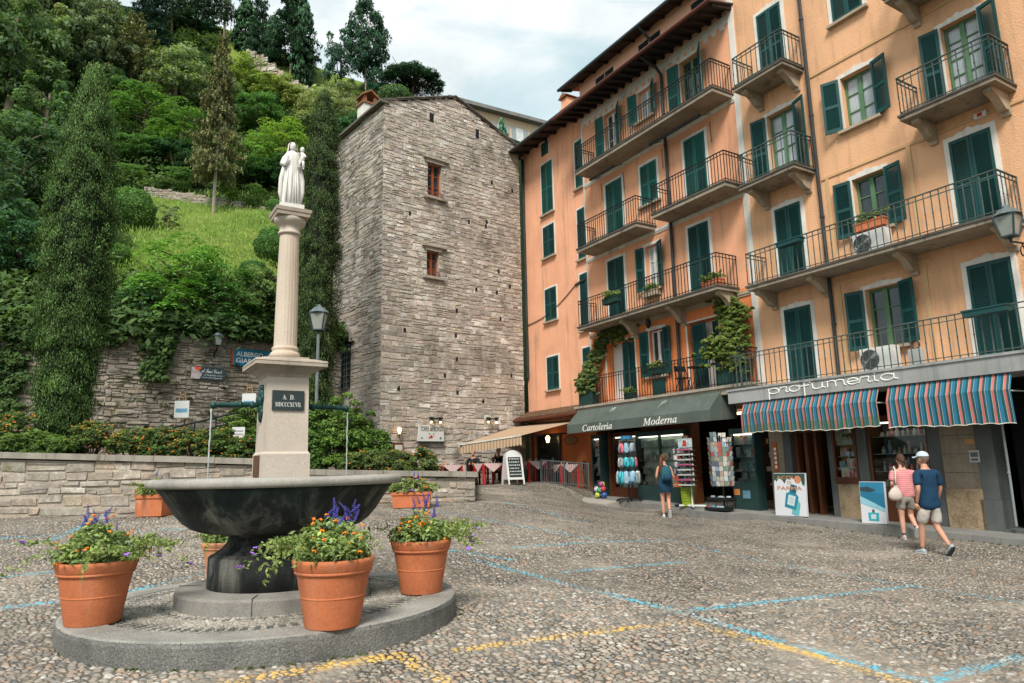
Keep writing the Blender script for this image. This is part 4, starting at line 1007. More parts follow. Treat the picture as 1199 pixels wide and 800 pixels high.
def crown_conifer(seed, tiers=26, nl=52, r0=.48, b0=.08, droop=.35):
 rg = np.random.default_rng(seed); Cs, Ns, cs, ups = [], [], [], []
 for t in range(tiers):
  z = b0 + (1 - b0) * t / tiers; L = r0 * (1 - (t / tiers)) ** .8 * rg.uniform(.75, 1.1) + .03
  nb = max(4, int(9 * (1 - t / tiers) + 4))
  for k in range(nb):
   a = rg.uniform(0, 6.28); s = rg.uniform(.12, 1, nl) ** .7; LL = L * rg.uniform(.6, 1.1)
   w_ = rg.normal(size=nl) * .04 * (1.2 - s)
   x = s * LL; P = np.stack([x * math.cos(a) - w_ * math.sin(a), x * math.sin(a) + w_ * math.cos(a), z + .05 * s - droop * (s * LL) ** 1.4 * .6 + rg.normal(size=nl) * .010], 1)
   c = rg.uniform(.65, 1.25) * rg.uniform(.7, 1.2, nl) * (.65 + .45 * s)  # shade within the crown coloured in: leaves darker towards the trunk
   y = rg.uniform(-.15, .35)
   Cs.append(P); Ns.append(np.stack([np.full(nl, .2 * math.cos(a)), np.full(nl, .2 * math.sin(a)), np.ones(nl)], 1) + rg.normal(size=(nl, 3)) * .5)
   cs.append(np.stack([c * (1 + .5 * y), c * (1 + .2 * y), c * (1 - .2 * y)], 1))
 return leaf_mesh('crown', np.concatenate(Cs), np.concatenate(Ns), .02, .4, np.concatenate(cs), rg)
def crown_cypress(seed, n=15000, prof=None, half=.0125, rad=.5, nclump=420, so=(.046, .016)):
 """upright tufts in a narrow column"""
 rg = np.random.default_rng(seed); prof = prof or (lambda t: np.minimum(1, (1 - t) * 3.2) ** .6 * np.minimum(1, .55 + t * 2.2) * (1 - .25 * t))
 t = rg.uniform(.0, 1, nclump); a = rg.uniform(0, 6.283, nclump); r_ = rad * prof(t) * rg.uniform(.70, 1.13, nclump) * (1 + .09 * np.sin(a * 3 + t * 14) + .07 * np.sin(a * 5 - t * 31))
 cc = np.stack([r_ * np.cos(a), r_ * np.sin(a), t], 1); per = n // nclump
 off = rg.normal(size=(nclump, per, 3)) * np.array([so[0], so[0], so[1]]); P = cc[:, None] + off
 up01 = (off[..., 2] / so[1])
 P[..., :2] *= (1 - .06 * up01[..., None])
 radial = np.stack([np.cos(a), np.sin(a), np.zeros(nclump)], 1)
 outw = (off[..., :2] * radial[:, None, :2]).sum(2) / so[0]
 Nn = radial[:, None] * .8 + off * np.array([.32 / so[0], .32 / so[0], .1 / so[1]]) + rg.normal(size=off.shape) * .6 + np.array([0, 0, .25])
 ct = rg.uniform(.7, 1.45, nclump)
 K = ct[:, None] * rg.uniform(.65, 1.3, (nclump, per)) * np.clip(.72 + .42 * np.clip(outw, -1.8, 1.6) + .34 * np.clip(up01, -1.8, 1.8), .16, 2.2)  # tuft shading painted into the colour: dark bases, bright tips
 yel = rg.uniform(-.1, .45, (nclump, 1)) + .12 * np.clip(up01, 0, 2)
 col = np.stack([K * (1 + .45 * yel), K * (1 + .15 * yel), K * (1 - .2 * yel)], 2).reshape(-1, 3)
 Nn = Nn.reshape(-1, 3); Pf = P.reshape(-1, 3); k = len(Pf)
 up = np.tile(np.array([0, 0, 1.0]), (k, 1)) + Nn * np.array([.25, .25, 0])
 # account for the tall, narrow scale the mesh gets: width unit is about a fifth of the height unit
 return Pf, Nn, col, up, rg, half
def cypress_mesh(seed, Hm, Wm, n, half_m, prof=None, nclump=420):
 P, Nn, col, up, rg, _ = crown_cypress(seed, n, prof, nclump=nclump, so=(.046, .016) if Hm == 1 else (.085 / Wm, .13 / Hm))
 Nn = Nn.copy()
 P = P * np.array([Wm, Wm, Hm])
 Nn = Nn.copy(); Nn[:, 2] *= .4
 return leaf_mesh('crown', P, Nn, half_m * rg.uniform(.6, 1.4, len(P)), .27, col, rg, up)
def crown_bush(seed, n=5200, half=.032, sq=(.5, .5, .5), box=False):
 rg = np.random.default_rng(seed); d = unit(rg.normal(size=(n, 3)))
 if box: d = np.sign(d) * np.abs(d) ** .32; d = d / np.maximum(np.abs(d).max(1, keepdims=True), .8)
 lump = 1 + .05 * np.sin(d[:, 0] * 9 + seed) * np.cos(d[:, 1] * 8) + .04 * np.sin(d[:, 2] * 11)
 P = d * np.array(sq) * lump[:, None] * rg.uniform(.9, 1.03, (n, 1)); P[:, 2] += sq[2]
 k = rg.uniform(.6, 1.3, n) * (.72 + .4 * np.clip(d[:, 2], -.4, 1)) * (1 + .15 * np.sin(P[:, 0] * 14) * np.sin(P[:, 1] * 13 + P[:, 2] * 15))  # shading coloured in: leaves darker low down, lighter on top
 y = np.clip(d[:, 2], 0, 1) * rg.uniform(0, .6, n)
 return leaf_mesh('crown', P, d + rg.normal(size=(n, 3)) * .5, half * rg.uniform(.6, 1.2, n), .55, np.stack([k * (1 + .5 * y), k * (1 + .2 * y), k * (1 - .2 * y)], 1), rg)
def crown_umbrella(seed):
 rg = np.random.default_rng(seed); n = 90
 n = 150; a = rg.uniform(0, 6.28, n); r_ = .46 * rg.uniform(0, 1, n) ** .5; z = .50 + .42 * np.sqrt(1 - (r_ / .5) ** 2) * rg.uniform(.55, 1, n)
 cc = np.stack([r_ * np.cos(a), r_ * np.sin(a), z], 1)
 C, Nn, col = clump_leaves(cc, rg.uniform(.07, .11, n), 120, .02, rg, flat=.7)
 return leaf_mesh('crown', C, Nn, .022 * rg.uniform(.6, 1.2, len(C)), .3, col, rg)
def crown_wispy(seed, n=30, nl=70):
 rg = np.random.default_rng(seed); z = rg.uniform(.25, 1, n); a = rg.uniform(0, 6.28, n); r_ = .42 * np.sqrt(np.clip(1 - ((z - .55) / .5) ** 2, .02, 1)) * rg.uniform(.4, 1.0, n)
 cc = np.stack([r_ * np.cos(a), r_ * np.sin(a), z], 1); C, Nn, col = clump_leaves(cc, rg.uniform(.05, .11, n), nl, .02, rg)
 return leaf_mesh('crown', C, Nn, .024, .35, col, rg)
def trunk_mesh(seed, limbs=6, top=.8, r0=.035, spread=.32, z0=.3, lean=.03):
 rd = random.Random(seed); mb = MB()
 pts = [(lean * math.sin(k * 1.3 + seed) * k / 6, lean * math.cos(k + seed) * k / 6, top * k / 6 - (.03 if k == 0 else 0)) for k in range(7)]
 mb.tube(pts, [r0 * (1.25 - .95 * k / 6) for k in range(7)], 8)
 for i in range(limbs):
  t = z0 + (top - z0) * i / limbs; k = min(5, int(t / top * 6)); p = Vector(pts[k]).lerp(Vector(pts[k + 1]), t / top * 6 - k); a = rd.uniform(0, 6.28); L = spread * rd.uniform(.6, 1.1)
  q = [p, p + Vector((math.cos(a) * L * .45, math.sin(a) * L * .45, L * .28)), p + Vector((math.cos(a + .25) * L, math.sin(a + .25) * L, L * rd.uniform(.35, .75)))]
  mb.tube(q, [r0 * .5, r0 * .32, r0 * .1], 6)
 return mb.mesh('trunk', True)
PRO = {'broad': [crown_broad(s) for s in (1, 2, 3, 4)], 'loose': [crown_broad(s, 44, 90, .024, (.07, .13)) for s in (11, 12)], 'airy': [crown_airy(s) for s in (21, 22)],
  'conifer': [crown_conifer(s) for s in (31, 32)], 'sparse': [crown_conifer(33, 26, 60, .5, .2, .5), crown_conifer(34, 20, 40, .5, .3, .2)],
  'cypress': [cypress_mesh(s, 1, .22, 6500, .022, nclump=260) for s in (41, 42)], 'bush': [crown_bush(s) for s in (51, 52)], 'hedge': [crown_bush(53, 6000, .03, (.5, .5, .5), True)],
  'umbrella': [crown_umbrella(61)], 'wispy': [crown_wispy(71)], 'tall': [crown_broad(s, 120, 95, .022, (.065, .12)) for s in (81, 82)]}
TRK = {'broad': [trunk_mesh(s, 7) for s in (1, 2)], 'conifer': [trunk_mesh(3, 0, .97, .018)], 'umbrella': [trunk_mesh(5, 9, .78, .03, .42, .45)], 'bare': [trunk_mesh(6, 10, .95, .022, .22, .35)]}
for k, L in PRO.items():
 for me_ in L: me_.materials.append(NEEDLE if k in ('conifer', 'cypress', 'umbrella', 'sparse') else LEAF)
G_DARK = (.018, .055, .022); GK = 1.6; G_MID = (.040, .105, .022); G_LIT = (.085, .165, .030); G_PALE = (.13, .20, .060); G_YEL = (.17, .19, .045); G_BR = (.078, .094, .028); G_BLUE = (.045, .10, .070); G_CYP = (.030, .062, .020)
_tc = [0]
def tree_at(base, h, w, kind, color, label, name='tree', cat='tree', group=None, trunk='broad', bark=None, rot=None, zs=0.0, pick=None, trk=True):
 _tc[0] += 1; i = _tc[0]
 t = thing(name, label, cat, base, (i * 2.39) if rot is None else rot, group)
 L = PRO[kind]; w *= 1.2; c = put('crown', L[(i if pick is None else pick) % len(L)], None, t); c.color = c4(tuple(min(.42, q_ * (2.2 if max(color) > .08 else 1.9) * a_) for q_, a_ in zip(color, (1.12, 1.0, 1.3))))
 c.scale = (w, w, h) if kind not in ('cypress',) else (w / .22, w / .22, h); c.location = (0, 0, zs * h)
 if trk:
  Lt = TRK[trunk]; me_ = Lt[i % len(Lt)]
  bk = bark or BARK; key = (me_.name, bk.name)
  if key not in _kids: mm = me_.copy(); mm.materials.clear(); mm.materials.append(bk); _kids[key] = mm
  b_ = put('trunk', _kids[key], None, t); b_.scale = (max(w, h * .45), max(w, h * .45), h)
 return t
def htree(px, pyb, pyt, wpx, *a, **k):
 p = hpix(px, pyb); s = p[1] / FPX * 1.02; return tree_at(p - np.array([0, 0, .15]), (pyb - pyt) * s, wpx * s, *a, **k)
# skyline
htree(287, 62, -14, 26, 'cypress', (.022, .07, .022), 'bright green columnar cypress on the skyline left of the tallest conifer', 'cypress_tree', trunk='conifer')
htree(352, 100, -30, 22, 'cypress', (.02, .065, .024), 'narrow dark cypress at the right end of the row on the ridge', 'cypress_tree', trunk='conifer')
htree(318, 74, 6, 22, 'cypress', (.025, .075, .024), 'short green cypress between two dark conifers on the ridge', 'cypress_tree', trunk='conifer')
htree(340, 92, -70, 70, 'sparse', G_DARK, 'tall dark conifer with a bare pale trunk on the ridge', 'conifer_tree', trunk='conifer', bark=BARK_P)
htree(302, 70, -50, 40, 'conifer', G_DARK, 'dark conifer at the centre of the ridge top', 'conifer_tree', trunk='conifer')
htree(360, 102, 30, 22, 'conifer', G_DARK, 'small dark conifer at the right edge of the ridge row', 'conifer_tree', trunk='conifer')
htree(262, 52, -60, 55, 'loose', (.03, .06, .03), 'tree with pale bare limbs at the top of the hill', trunk='bare', bark=BARK_P)
htree(228, 40, -60, 62, 'conifer', G_DARK, 'dark fir left of the pale limbed tree on the hilltop', 'conifer_tree', trunk='conifer')
htree(200, 45, -50, 62, 'sparse', (.03, .07, .025), 'drooping dark conifer near the top of the hill', 'conifer_tree', trunk='conifer')
htree(170, 62, -60, 66, 'conifer', (.014, .045, .026), 'nearly black fir behind the yellowish conifer', 'conifer_tree', trunk='conifer')
htree(428, 116, -20, 52, 'tall', (.026, .075, .036), 'tall slender tree with pale trunk on the ridge above the tower', trunk='conifer', bark=BARK_P, zs=.02)
htree(398, 116, 16, 46, 'loose', (.03, .085, .05), 'bushy bluish tree left of the tall slender tree on the ridge', bark=BARK_D)
htree(440, 122, 66, 24, 'broad', (.02, .08, .035), 'small round tree at the foot of the tall slender tree')
htree(482, 132, 68, 66, 'umbrella', (.024, .075, .030), 'umbrella pine with flat round crown behind the tower roof', 'pine_tree', trunk='umbrella', bark=BARK_D)
htree(508, 136, 100, 22, 'wispy', (.04, .085, .04), 'wispy sapling at the right of the umbrella pine', trunk='bare')
htree(462, 134, 96, 40, 'bush', (.05, .11, .03), 'leafy bush between the tall tree and the umbrella pine', 'bush', 'bush', trk=False)
# upper hill
htree(150, 125, -6, 96, 'sparse', (.10, .125, .042), 'yellowish layered conifer in the middle of the upper slope', 'conifer_tree', trunk='conifer')
htree(105, 125, -30, 84, 'tall', (.075, .12, .048), 'pale green loose tree left of the yellowish conifer', trunk='bare')
htree(60, 110, -50, 110, 'broad', (.10, .16, .06), 'large pale green tree at the top left of the hill')
htree(8, 150, -40, 110, 'broad', (.055, .11, .034), 'big dark broadleaf tree cut by the left edge of the photo')
htree(20, 80, -80, 120, 'broad', (.085, .14, .05), 'soft green tree rising above the others at far upper left')
htree(202, 140, 36, 74, 'broad', (.10, .16, .055), 'pale topped round tree beside the brown conifer')
htree(168, 165, 92, 84, 'airy', (.045, .12, .026), 'feathery green tree below the pale topped round tree')
htree(212, 180, 112, 72, 'airy', (.05, .13, .026), 'feathery green tree left of the brown conifer trunk')
htree(140, 150, 70, 60, 'loose', (.035, .09, .024), 'dark green loose tree behind the near cypress top')
htree(250, 250, 26, 66, 'sparse', G_BR, 'brownish thin conifer with bare lower trunk on the grass slope', 'conifer_tree', trunk='conifer', bark=BARK_P, zs=.06, pick=0)
htree(288, 118, 60, 60, 'broad', (.115, .20, .028), 'bright yellow green tree under the rocky ridge')
htree(322, 130, 80, 56, 'broad', (.12, .20, .032), 'bright yellow green bush tree right of the rocky outcrop')
htree(350, 138, 92, 54, 'broad', (.135, .19, .045), 'olive green tree near the right end of the ridge')
htree(300, 160, 98, 58, 'broad', (.04, .115, .022), 'deep green tree below the bright yellow green ones')
htree(268, 150, 80, 48, 'loose', (.07, .14, .03), 'mid green tree just right of the brown conifer')
htree(390, 178, 84, 80, 'broad', (.135, .20, .072), 'pale round tree left of the tower chimney')
htree(408, 205, 120, 52, 'broad', (.03, .095, .028), 'dark tree at the left shoulder of the tower')
htree(330, 200, 132, 70, 'airy', (.095, .20, .026), 'bright fern leaved tree behind the statue head')
htree(300, 205, 140, 44, 'airy', (.075, .17, .026), 'bright fern leaved sapling left of the statue')
htree(275, 200, 160, 60, 'broad', (.05, .13, .022), 'green bush tree above the trimmed hedge')
htree(340, 232, 175, 70, 'broad', (.022, .075, .020), 'dark bush behind the statue')
for x, pb, pt, w_, c_, l_ in ((160, 200, 150, 66, (.04, .11, .024), 'green thicket tree behind the long hedge, nearest the cypress'), (198, 204, 158, 66, (.02, .07, .024), 'dark thicket tree behind the middle of the long hedge'),
        (232, 214, 168, 50, (.018, .06, .022), 'very dark thicket tree behind the brown conifer trunk'), (285, 220, 176, 66, (.03, .09, .020), 'dark green thicket tree behind the right hedge')):
 htree(x, pb, pt, w_, 'broad', c_, l_)
htree(22, 260, 120, 96, 'broad', (.035, .082, .026), 'dark leafy tree left of the near cypress')
htree(-30, 300, 150, 110, 'broad', (.035, .085, .028), 'dark tree half outside the left edge')
htree(48, 200, 70, 80, 'loose', (.055, .12, .034), 'lighter loose tree behind the near cypress')
htree(15, 345, 232, 82, 'broad', (.024, .078, .024), 'dark shrub tree above the ivy at far left', bark=BARK_D)
htree(112, 190, 96, 50, 'loose', (.045, .115, .028), 'green tree showing right of the near cypress tip')
# grass slope
for px, pb, pt, w_, c_, l_ in ((152, 269, 213, 44, (.045, .12, .018), 'large clipped round bush on the grass slope'), (137, 311, 280, 25, (.055, .14, .018), 'small clipped round bush below the large round one'),
        (319, 309, 260, 36, (.04, .12, .018), 'clipped round bush just left of the column'), (321, 250, 229, 18, (.05, .13, .02), 'smallest clipped ball bush at the top of the grass by the column'), (296, 330, 300, 30, (.03, .1, .022), 'low dark bush below the clipped ball left of the column')):
 htree(px, pb, pt, w_, 'bush', c_, l_, 'round_bush', 'bush', trk=False)
htree(198, 268, 236, 38, 'wispy', (.075, .12, .07), 'wispy grey green shrub alone on the grass', 'shrub', 'shrub', trunk='bare')
def hedge_at(p0, p1, h, d, color, label):
 a, b = hpix(*p0), hpix(*p1); L = float(np.hypot(b[0] - a[0], b[1] - a[1]))
 t = thing('hedge', label, 'hedge', (a + b) / 2 - np.array([0, 0, .15]), math.atan2(b[1] - a[1], b[0] - a[0])); c = put('crown', PRO['hedge'][0], None, t); c.scale = (L, d, h); c.color = c4(tuple(q_ * 1.6 for q_ in color))
hedge_at((138, 216), (222, 226), 1.3, 1.3, (.055, .135, .018), 'long trimmed hedge at the top of the grass slope'); hedge_at((262, 238), (306, 245), 1.2, 1.1, (.075, .155, .022), 'short trimmed hedge right of the brown conifer trunk')
a, b = hpix(168, 229), hpix(336, 256)
wall_thing('terrace_wall', 'low dry stone terrace wall across the top of the grass', 'wall', a, b, a[2] - .4, b[2] - .4, a[2] + .55, b[2] + .5, ST_R, PAL_W, 31, (.1, .2), (.2, .5), thick=.3)
a, b = hpix(288, 72), hpix(362, 118)
wall_thing('rock_wall', 'pale broken stone wall running down the ridge', 'wall', a, b, a[2] - 2.6, b[2] - 2.2, a[2] + 1.3, b[2] + .9, ST_R, [tuple(k * 1.25 for k in c) for c in PAL_W], 33, (.2, .45), (.3, .9), thick=.5, proj=(.02, .25), gap=.04)
# in front of the grass, above the retaining wall
htree(212, 384, 270, 108, 'airy', (.055, .16, .022), 'bright green fern leaved tree above the retaining wall', pick=0)
htree(262, 392, 300, 76, 'airy', (.03, .095, .020), 'darker fern leaved tree right of the bright one above the wall')
htree(302, 388, 305, 66, 'broad', (.08, .15, .036), 'light green shrub above the blue hotel sign', 'shrub', 'shrub')
htree(165, 388, 322, 60, 'wispy', (.03, .085, .03), 'dark grassy shrub between the cypress and the fern leaved tree', 'shrub', 'shrub')
htree(345, 392, 310, 60, 'broad', (.045, .12, .024), 'green shrub behind the column above the wall', 'shrub', 'shrub')
htree(140, 388, 335, 40, 'broad', (.03, .09, .026), 'dark shrub against the right side of the near cypress above the wall', 'shrub', 'shrub')
# undergrowth that covers the rest of the slope
rg = np.random.default_rng(5); cc = []
while len(cc) < 1900:
 px, py = rg.uniform(-150, 470), rg.uniform(20, 400)
 if 128 < px < 335 and 226 < py < 338: continue
 p = hpix(px, py)
 if p[1] > 74 or (255 < px < 425 and py < 112): continue
 cc.append(p + np.array([0, 0, rg.uniform(-.1, .35)]))
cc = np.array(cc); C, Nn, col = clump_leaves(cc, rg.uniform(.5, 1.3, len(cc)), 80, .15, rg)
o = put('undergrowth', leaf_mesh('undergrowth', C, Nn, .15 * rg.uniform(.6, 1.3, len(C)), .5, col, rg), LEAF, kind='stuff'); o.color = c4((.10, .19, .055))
cc = []
while len(cc) < 2600:
 px, py = rg.uniform(120, 345), rg.uniform(226, 345); p = hpix(px, py); cc.append(p)
cc = np.array(cc); n = len(cc) * 7; C = np.repeat(cc, 7, 0) + rg.normal(size=(n, 3)) * np.array([.22, .22, .03]) + np.array([0, 0, .06])
o = put('grass', leaf_mesh('grass', C, rg.normal(size=(n, 3)) * np.array([1, 1, .15]), .12 * rg.uniform(.5, 1.3, n), .16, tint(n, rg, .6, 1.3, rg.uniform(0, .7, n)), rg, np.tile(np.array([0, 0, 1.0]), (n, 1))), LEAF, kind='stuff'); o.color = c4((.24, .40, .075))
# ivy spilling over the retaining wall
iv = []
for k in range(1400):
 t = rg.uniform(0, 1); p = lerp_line(RWP, t); px = -170 + 570 * t
 dp = .55 + .5 * math.sin(px * .045) + .55 * math.sin(px * .11 + 1) + (1.2 if px < 20 else 0)
 q = p + np.array([0, 0, -1.0]) - EYE
 if 205 < 599.5 + FPX * (q @ _r) / (q @ _f) < 340: dp = min(dp, .45)
 iv.append(p + np.array([rg.normal() * .1, -rg.uniform(.02, .2), .35 - rg.uniform(0, 1) ** 1.3 * max(.4, dp * 1.55)]))
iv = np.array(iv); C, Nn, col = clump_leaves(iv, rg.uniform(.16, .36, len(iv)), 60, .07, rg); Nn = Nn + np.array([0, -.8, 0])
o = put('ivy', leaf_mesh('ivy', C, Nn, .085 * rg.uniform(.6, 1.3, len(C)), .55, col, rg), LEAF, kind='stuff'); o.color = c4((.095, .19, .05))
# small tufts growing from the joints of the wall
tf_ = []
for k in range(70):
 p = lerp_line(RWP, rg.uniform(0.1, .95)); tf_.append(np.array([p[0], p[1] - .06, rg.uniform(3.2, p[2] - .5)]))
tf_ = np.array(tf_); C, Nn, col = clump_leaves(tf_, rg.uniform(.06, .2, len(tf_)), 26, .05, rg)
o = put('wall_weeds', leaf_mesh('wall_weeds', C, Nn, .05, .5, col, rg), LEAF, kind='stuff'); o.color = c4((.10, .13, .03))
# the two big cypresses near the square
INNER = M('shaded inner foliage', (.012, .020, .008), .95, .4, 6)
def big_cypress(px, pyb, pyt, Y, W, seed, n, half, prof, color, label, zt=None):
 p = atY(px, pyb, Y); p[2] = terr(p[0], p[1]) - .1 if zt is None else zt
 lo, hi = 1, 30
 for _ in range(40):
  m_ = (lo + hi) / 2; q = p + np.array([0, 0, m_]) - EYE; y_ = 400 - FPX * (q @ _u) / (q @ _f)
  if y_ > pyt: lo = m_
  else: hi = m_
 t = thing('cypress_tree', label, 'tree', p)
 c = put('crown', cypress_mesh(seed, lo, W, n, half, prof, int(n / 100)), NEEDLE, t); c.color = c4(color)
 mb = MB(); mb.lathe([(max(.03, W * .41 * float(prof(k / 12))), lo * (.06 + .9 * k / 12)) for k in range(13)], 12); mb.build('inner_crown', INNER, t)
 mb = MB(); mb.tube([(0, 0, -.2), (0.02, 0, lo * .3), (0, .02, lo * .9)], [.16, .13, .02], 8); mb.build('trunk', BARK, t)
 return t
pr1 = lambda t: np.interp(t, [0, .03, .12, .3, .5, .7, .84, .93, .98, 1.0], [.40, .54, .70, .90, 1.0, .90, .62, .34, .15, .03])
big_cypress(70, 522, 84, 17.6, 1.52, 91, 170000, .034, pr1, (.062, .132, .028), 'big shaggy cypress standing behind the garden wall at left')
pr2 = lambda t: np.interp(t, [0, .1, .2, .35, .6, .8, .92, .98, 1.0], [.55, .66, .78, .95, 1.0, .85, .6, .35, .08])
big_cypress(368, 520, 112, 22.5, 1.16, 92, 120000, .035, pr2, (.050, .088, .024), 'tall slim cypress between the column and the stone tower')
# the fountain
GRAN = M('pink granite', (.56, .475, .395), .8, .12, 1.6, .22, 130, .35, (.30, .2, .12), .15, 90)
GRAN_C = M('column granite', (.54, .455, .37), .8, .14, 1.4, .2, 130, .8, (.42, .235, .12), .12, 90)
GRAN_R = M('rough granite', (.30, .275, .24), .9, .25, 2.2, .25, 110, .6, (.06, .06, .055), .3, 60)
MARB = M('white marble', (.66, .64, .60), .65, .09, 4, .04, 60, .35, (.5, .42, .33), .08)
PLAQ = M('slate plaque', (.028, .042, .042), .5, .25, 5)
BRON = M('green bronze', (.025, .072, .066), .5, .4, 14, .25, 50, metal=.55)
def wet_stone():
 m, nt, b, out = nodes('dark wet stone'); vec = objvec(nt, False)
 base = ramp(nt, noise(nt, scaled(nt, vec, (1, 1, .32)), 3.0, 7, .68, .7), [(.38, (.006, .008, .008)), (.48, (.018, .021, .020)), (.54, (.070, .070, .062)), (.68, (.19, .18, .155))])
 base = mixc(nt, 1.0, base, ramp(nt, noise(nt, vec, 90, 3, .75), [(.3, .55), (.7, 1.5)]), 'MULTIPLY')
 grn = ramp(nt, noise(nt, vec, 1.2, 5), [(.5, 0.0), (.66, .5)]); base = mixc(nt, grn, base, (.022, .05, .048, 1))
 nt.links.new(base, b.inputs['Base Color']); nt.links.new(ramp(nt, noise(nt, vec, 4, 4), [(.35, .6), (.65, .95)]), b.inputs['Roughness']); b.inputs['Specular IOR Level'].default_value = .4
 bn = nd(nt, 'ShaderNodeBump', {'Height': noise(nt, vec, 70, 5, .75), 'Strength': .35, 'Distance': .02}); nt.links.new(bn.outputs[0], b.inputs['Normal'])
 return m
WET = wet_stone()
JOINT = M('stone joint', (.06, .055, .05), .9); GRAN_K = M('kerb granite', (.185, .18, .165), .9, .5, 2.6, .5, 75, .6, (.045, .055, .055), .8, 45)
FZ0 = .13; fx, fy = float(FC[0]), float(FC[1])
FN = thing('fountain', 'stone fountain with dark bowl and granite column carrying a white statue', 'fountain', (fx, fy, 0), R(31.3))
NR = 72
def ring_mesh(mb, prof, n=NR, segs=0, gap=.006): mb.lathe(prof, n)
mb = MB(); mb.lathe([(1.77, -.2), (1.78, .425), (1.77, .455)], NR, close=False); kr = mb.build('kerb_ring', GRAN_K, FN); mb = MB(); mb.lathe([(1.77, .455), (1.745, .466), (1.47, .468), (1.46, .45)], NR, close=False); mb.build('kerb_top', M('worn kerb top', (.30, .285, .255), .9, .4, 2.6, .35, 85, .3, (.09, .09, .085), .5, 50), kr)
for k in range(8):                                # joints between the kerb stones
 a = R(12 + k * 45); mb = MB(); ca, sa = math.cos(a), math.sin(a)
 mb.hexa([(1.47 * ca + dx * sa, 1.47 * sa - dx * ca, -.0) for dx in (-.003, .003)] + [(1.783 * ca + dx * sa, 1.783 * sa - dx * ca, -.0) for dx in (.003, -.003)] + [(1.47 * ca + dx * sa, 1.47 * sa - dx * ca, .4695) for dx in (-.003, .003)] + [(1.773 * ca + dx * sa, 1.773 * sa - dx * ca, .458) for dx in (.003, -.003)])
 mb.build('kerb_joint', JOINT, FN)
mb = MB()                                          # pebble mosaic between kerb and step
n1_ = 40
pv, pq = [], []
nr, na = 60, 620
rr = np.linspace(.86, 1.48, nr); aa = np.linspace(0, 2 * math.pi, na, endpoint=False)
RR, AA = np.meshgrid(rr, aa, indexing='ij'); V = np.stack([RR * np.cos(AA), RR * np.sin(AA), np.full(RR.shape, .458)], 2).reshape(-1, 3)
I = (np.arange(nr - 1)[:, None] * na + np.arange(na)[None]); J = (np.arange(nr - 1)[:, None] * na + (np.arange(na)[None] + 1) % na)
me = bpy.data.meshes.new('pebble_floor'); fill_mesh(me, V, np.stack([I.ravel(), (I + na).ravel(), (J + na).ravel(), J.ravel()], 1))
me.attributes.new('dark', 'FLOAT', 'POINT').data.foreach_set('value', np.maximum(np.clip(1.3 - np.abs(RR - 1.34) / .09, 0, 1) * (np.sin(AA * 90) > -.3), np.clip(1.2 - np.abs(RR - .96) / .05, 0, 1) * (np.sin(AA * 60) > -.2)).ravel().astype(np.float32))
me.polygons.foreach_set('use_smooth', np.ones(len(me.polygons), dtype=bool))
m, nt, b, out = nodes('pebble mosaic'); vec = objvec(nt, False)
v1 = nd(nt, 'ShaderNodeTexVoronoi', {'Vector': vec, 'Scale': 34.0, 'Randomness': .85}, voronoi_dimensions='2D', feature='F1')
sepc = nd(nt, 'ShaderNodeSeparateColor', {'Color': v1.outputs['Color']})
hg = ramp(nt, v1.outputs['Distance'], [(.0, 1.0), (.35, .85), (.6, .3), (.8, 0.0)])
cb = ramp(nt, sepc.outputs['Red'], [(0, (.26, .23, .19)), (.5, (.38, .345, .29)), (1, (.48, .445, .39))])
da = nd(nt, 'ShaderNodeAttribute', attribute_name='dark'); cb = mixc(nt, mathn(nt, 'MULTIPLY', da.outputs['Fac'], .9, True), cb, (.07, .085, .08, 1))
cb = mixc(nt, ramp(nt, hg, [(.1, 0.0), (.5, 1.0)]), (.16, .14, .11, 1), cb); cb = mixc(nt, 1.0, cb, ramp(nt, noise(nt, vec, 2.5, 5), [(.3, .6), (.65, 1.1)]), 'MULTIPLY')
nt.links.new(cb, b.inputs['Base Color']); b.inputs['Roughness'].default_value = .85
dp = nd(nt, 'ShaderNodeDisplacement', {'Height': hg, 'Midlevel': .8, 'Scale': .018}); nt.links.new(dp.outputs[0], out.inputs['Displacement']); m.displacement_method = 'BOTH'
put('pebble_floor', me, m, FN)
for o in [c for c in COL.objects if c.parent == FN and c.name.split('.')[0] in ('kerb_ring', 'kerb_joint', 'pebble_floor')]: o.location = (-.03, .0, 0)
mb = MB(); mb.lathe([(.90, .41), (.905, .575), (.895, .60), (.60, .605)], NR, close=False); o = mb.build('step_ring', M('step granite', (.26, .245, .22), .9, .3, 3, .28, 110, .35, (.07, .07, .065), .3, 60), FN)
for a in (R(-115), R(-25), R(65), R(155)):
 mb = MB(); ca, sa = math.cos(a), math.sin(a); mb.hexa([((r_) * ca + d * sa, r_ * sa - d * ca, z) for z in (.43, .6075) for (r_, d) in ((.7, -.003), (.908, -.003), (.908, .003), (.7, .003))]); mb.build('step_joint', JOINT, o)
drum = [(.63, .57), (.63, .875), (.615, .89), (.60, .895)]
stem = [(.60, .895), (.56, .92), (.51, .955), (.475, 1.0), (.455, 1.045), (.455, 1.07), (.50, 1.075), (.50, 1.098), (.60, 1.104)]
bowl = [(r_, z + .039) for r_, z in [(.55, 1.064), (.70, 1.075), (.80, 1.11), (.88, 1.17), (.945, 1.245), (1.0, 1.33), (1.06, 1.42), (1.115, 1.492)]]
rim = [(r_, z + .04) for r_, z in [(1.13, 1.493), (1.185, 1.495), (1.205, 1.51), (1.21, 1.545), (1.195, 1.568), (1.16, 1.578), (1.06, 1.578), (1.04, 1.56)]]
mb = MB(); mb.lathe(drum, NR); mb.build('drum', WET, FN, smooth=True)
mb = MB(); mb.lathe(stem, NR); mb.build('stem', WET, FN, smooth=True)
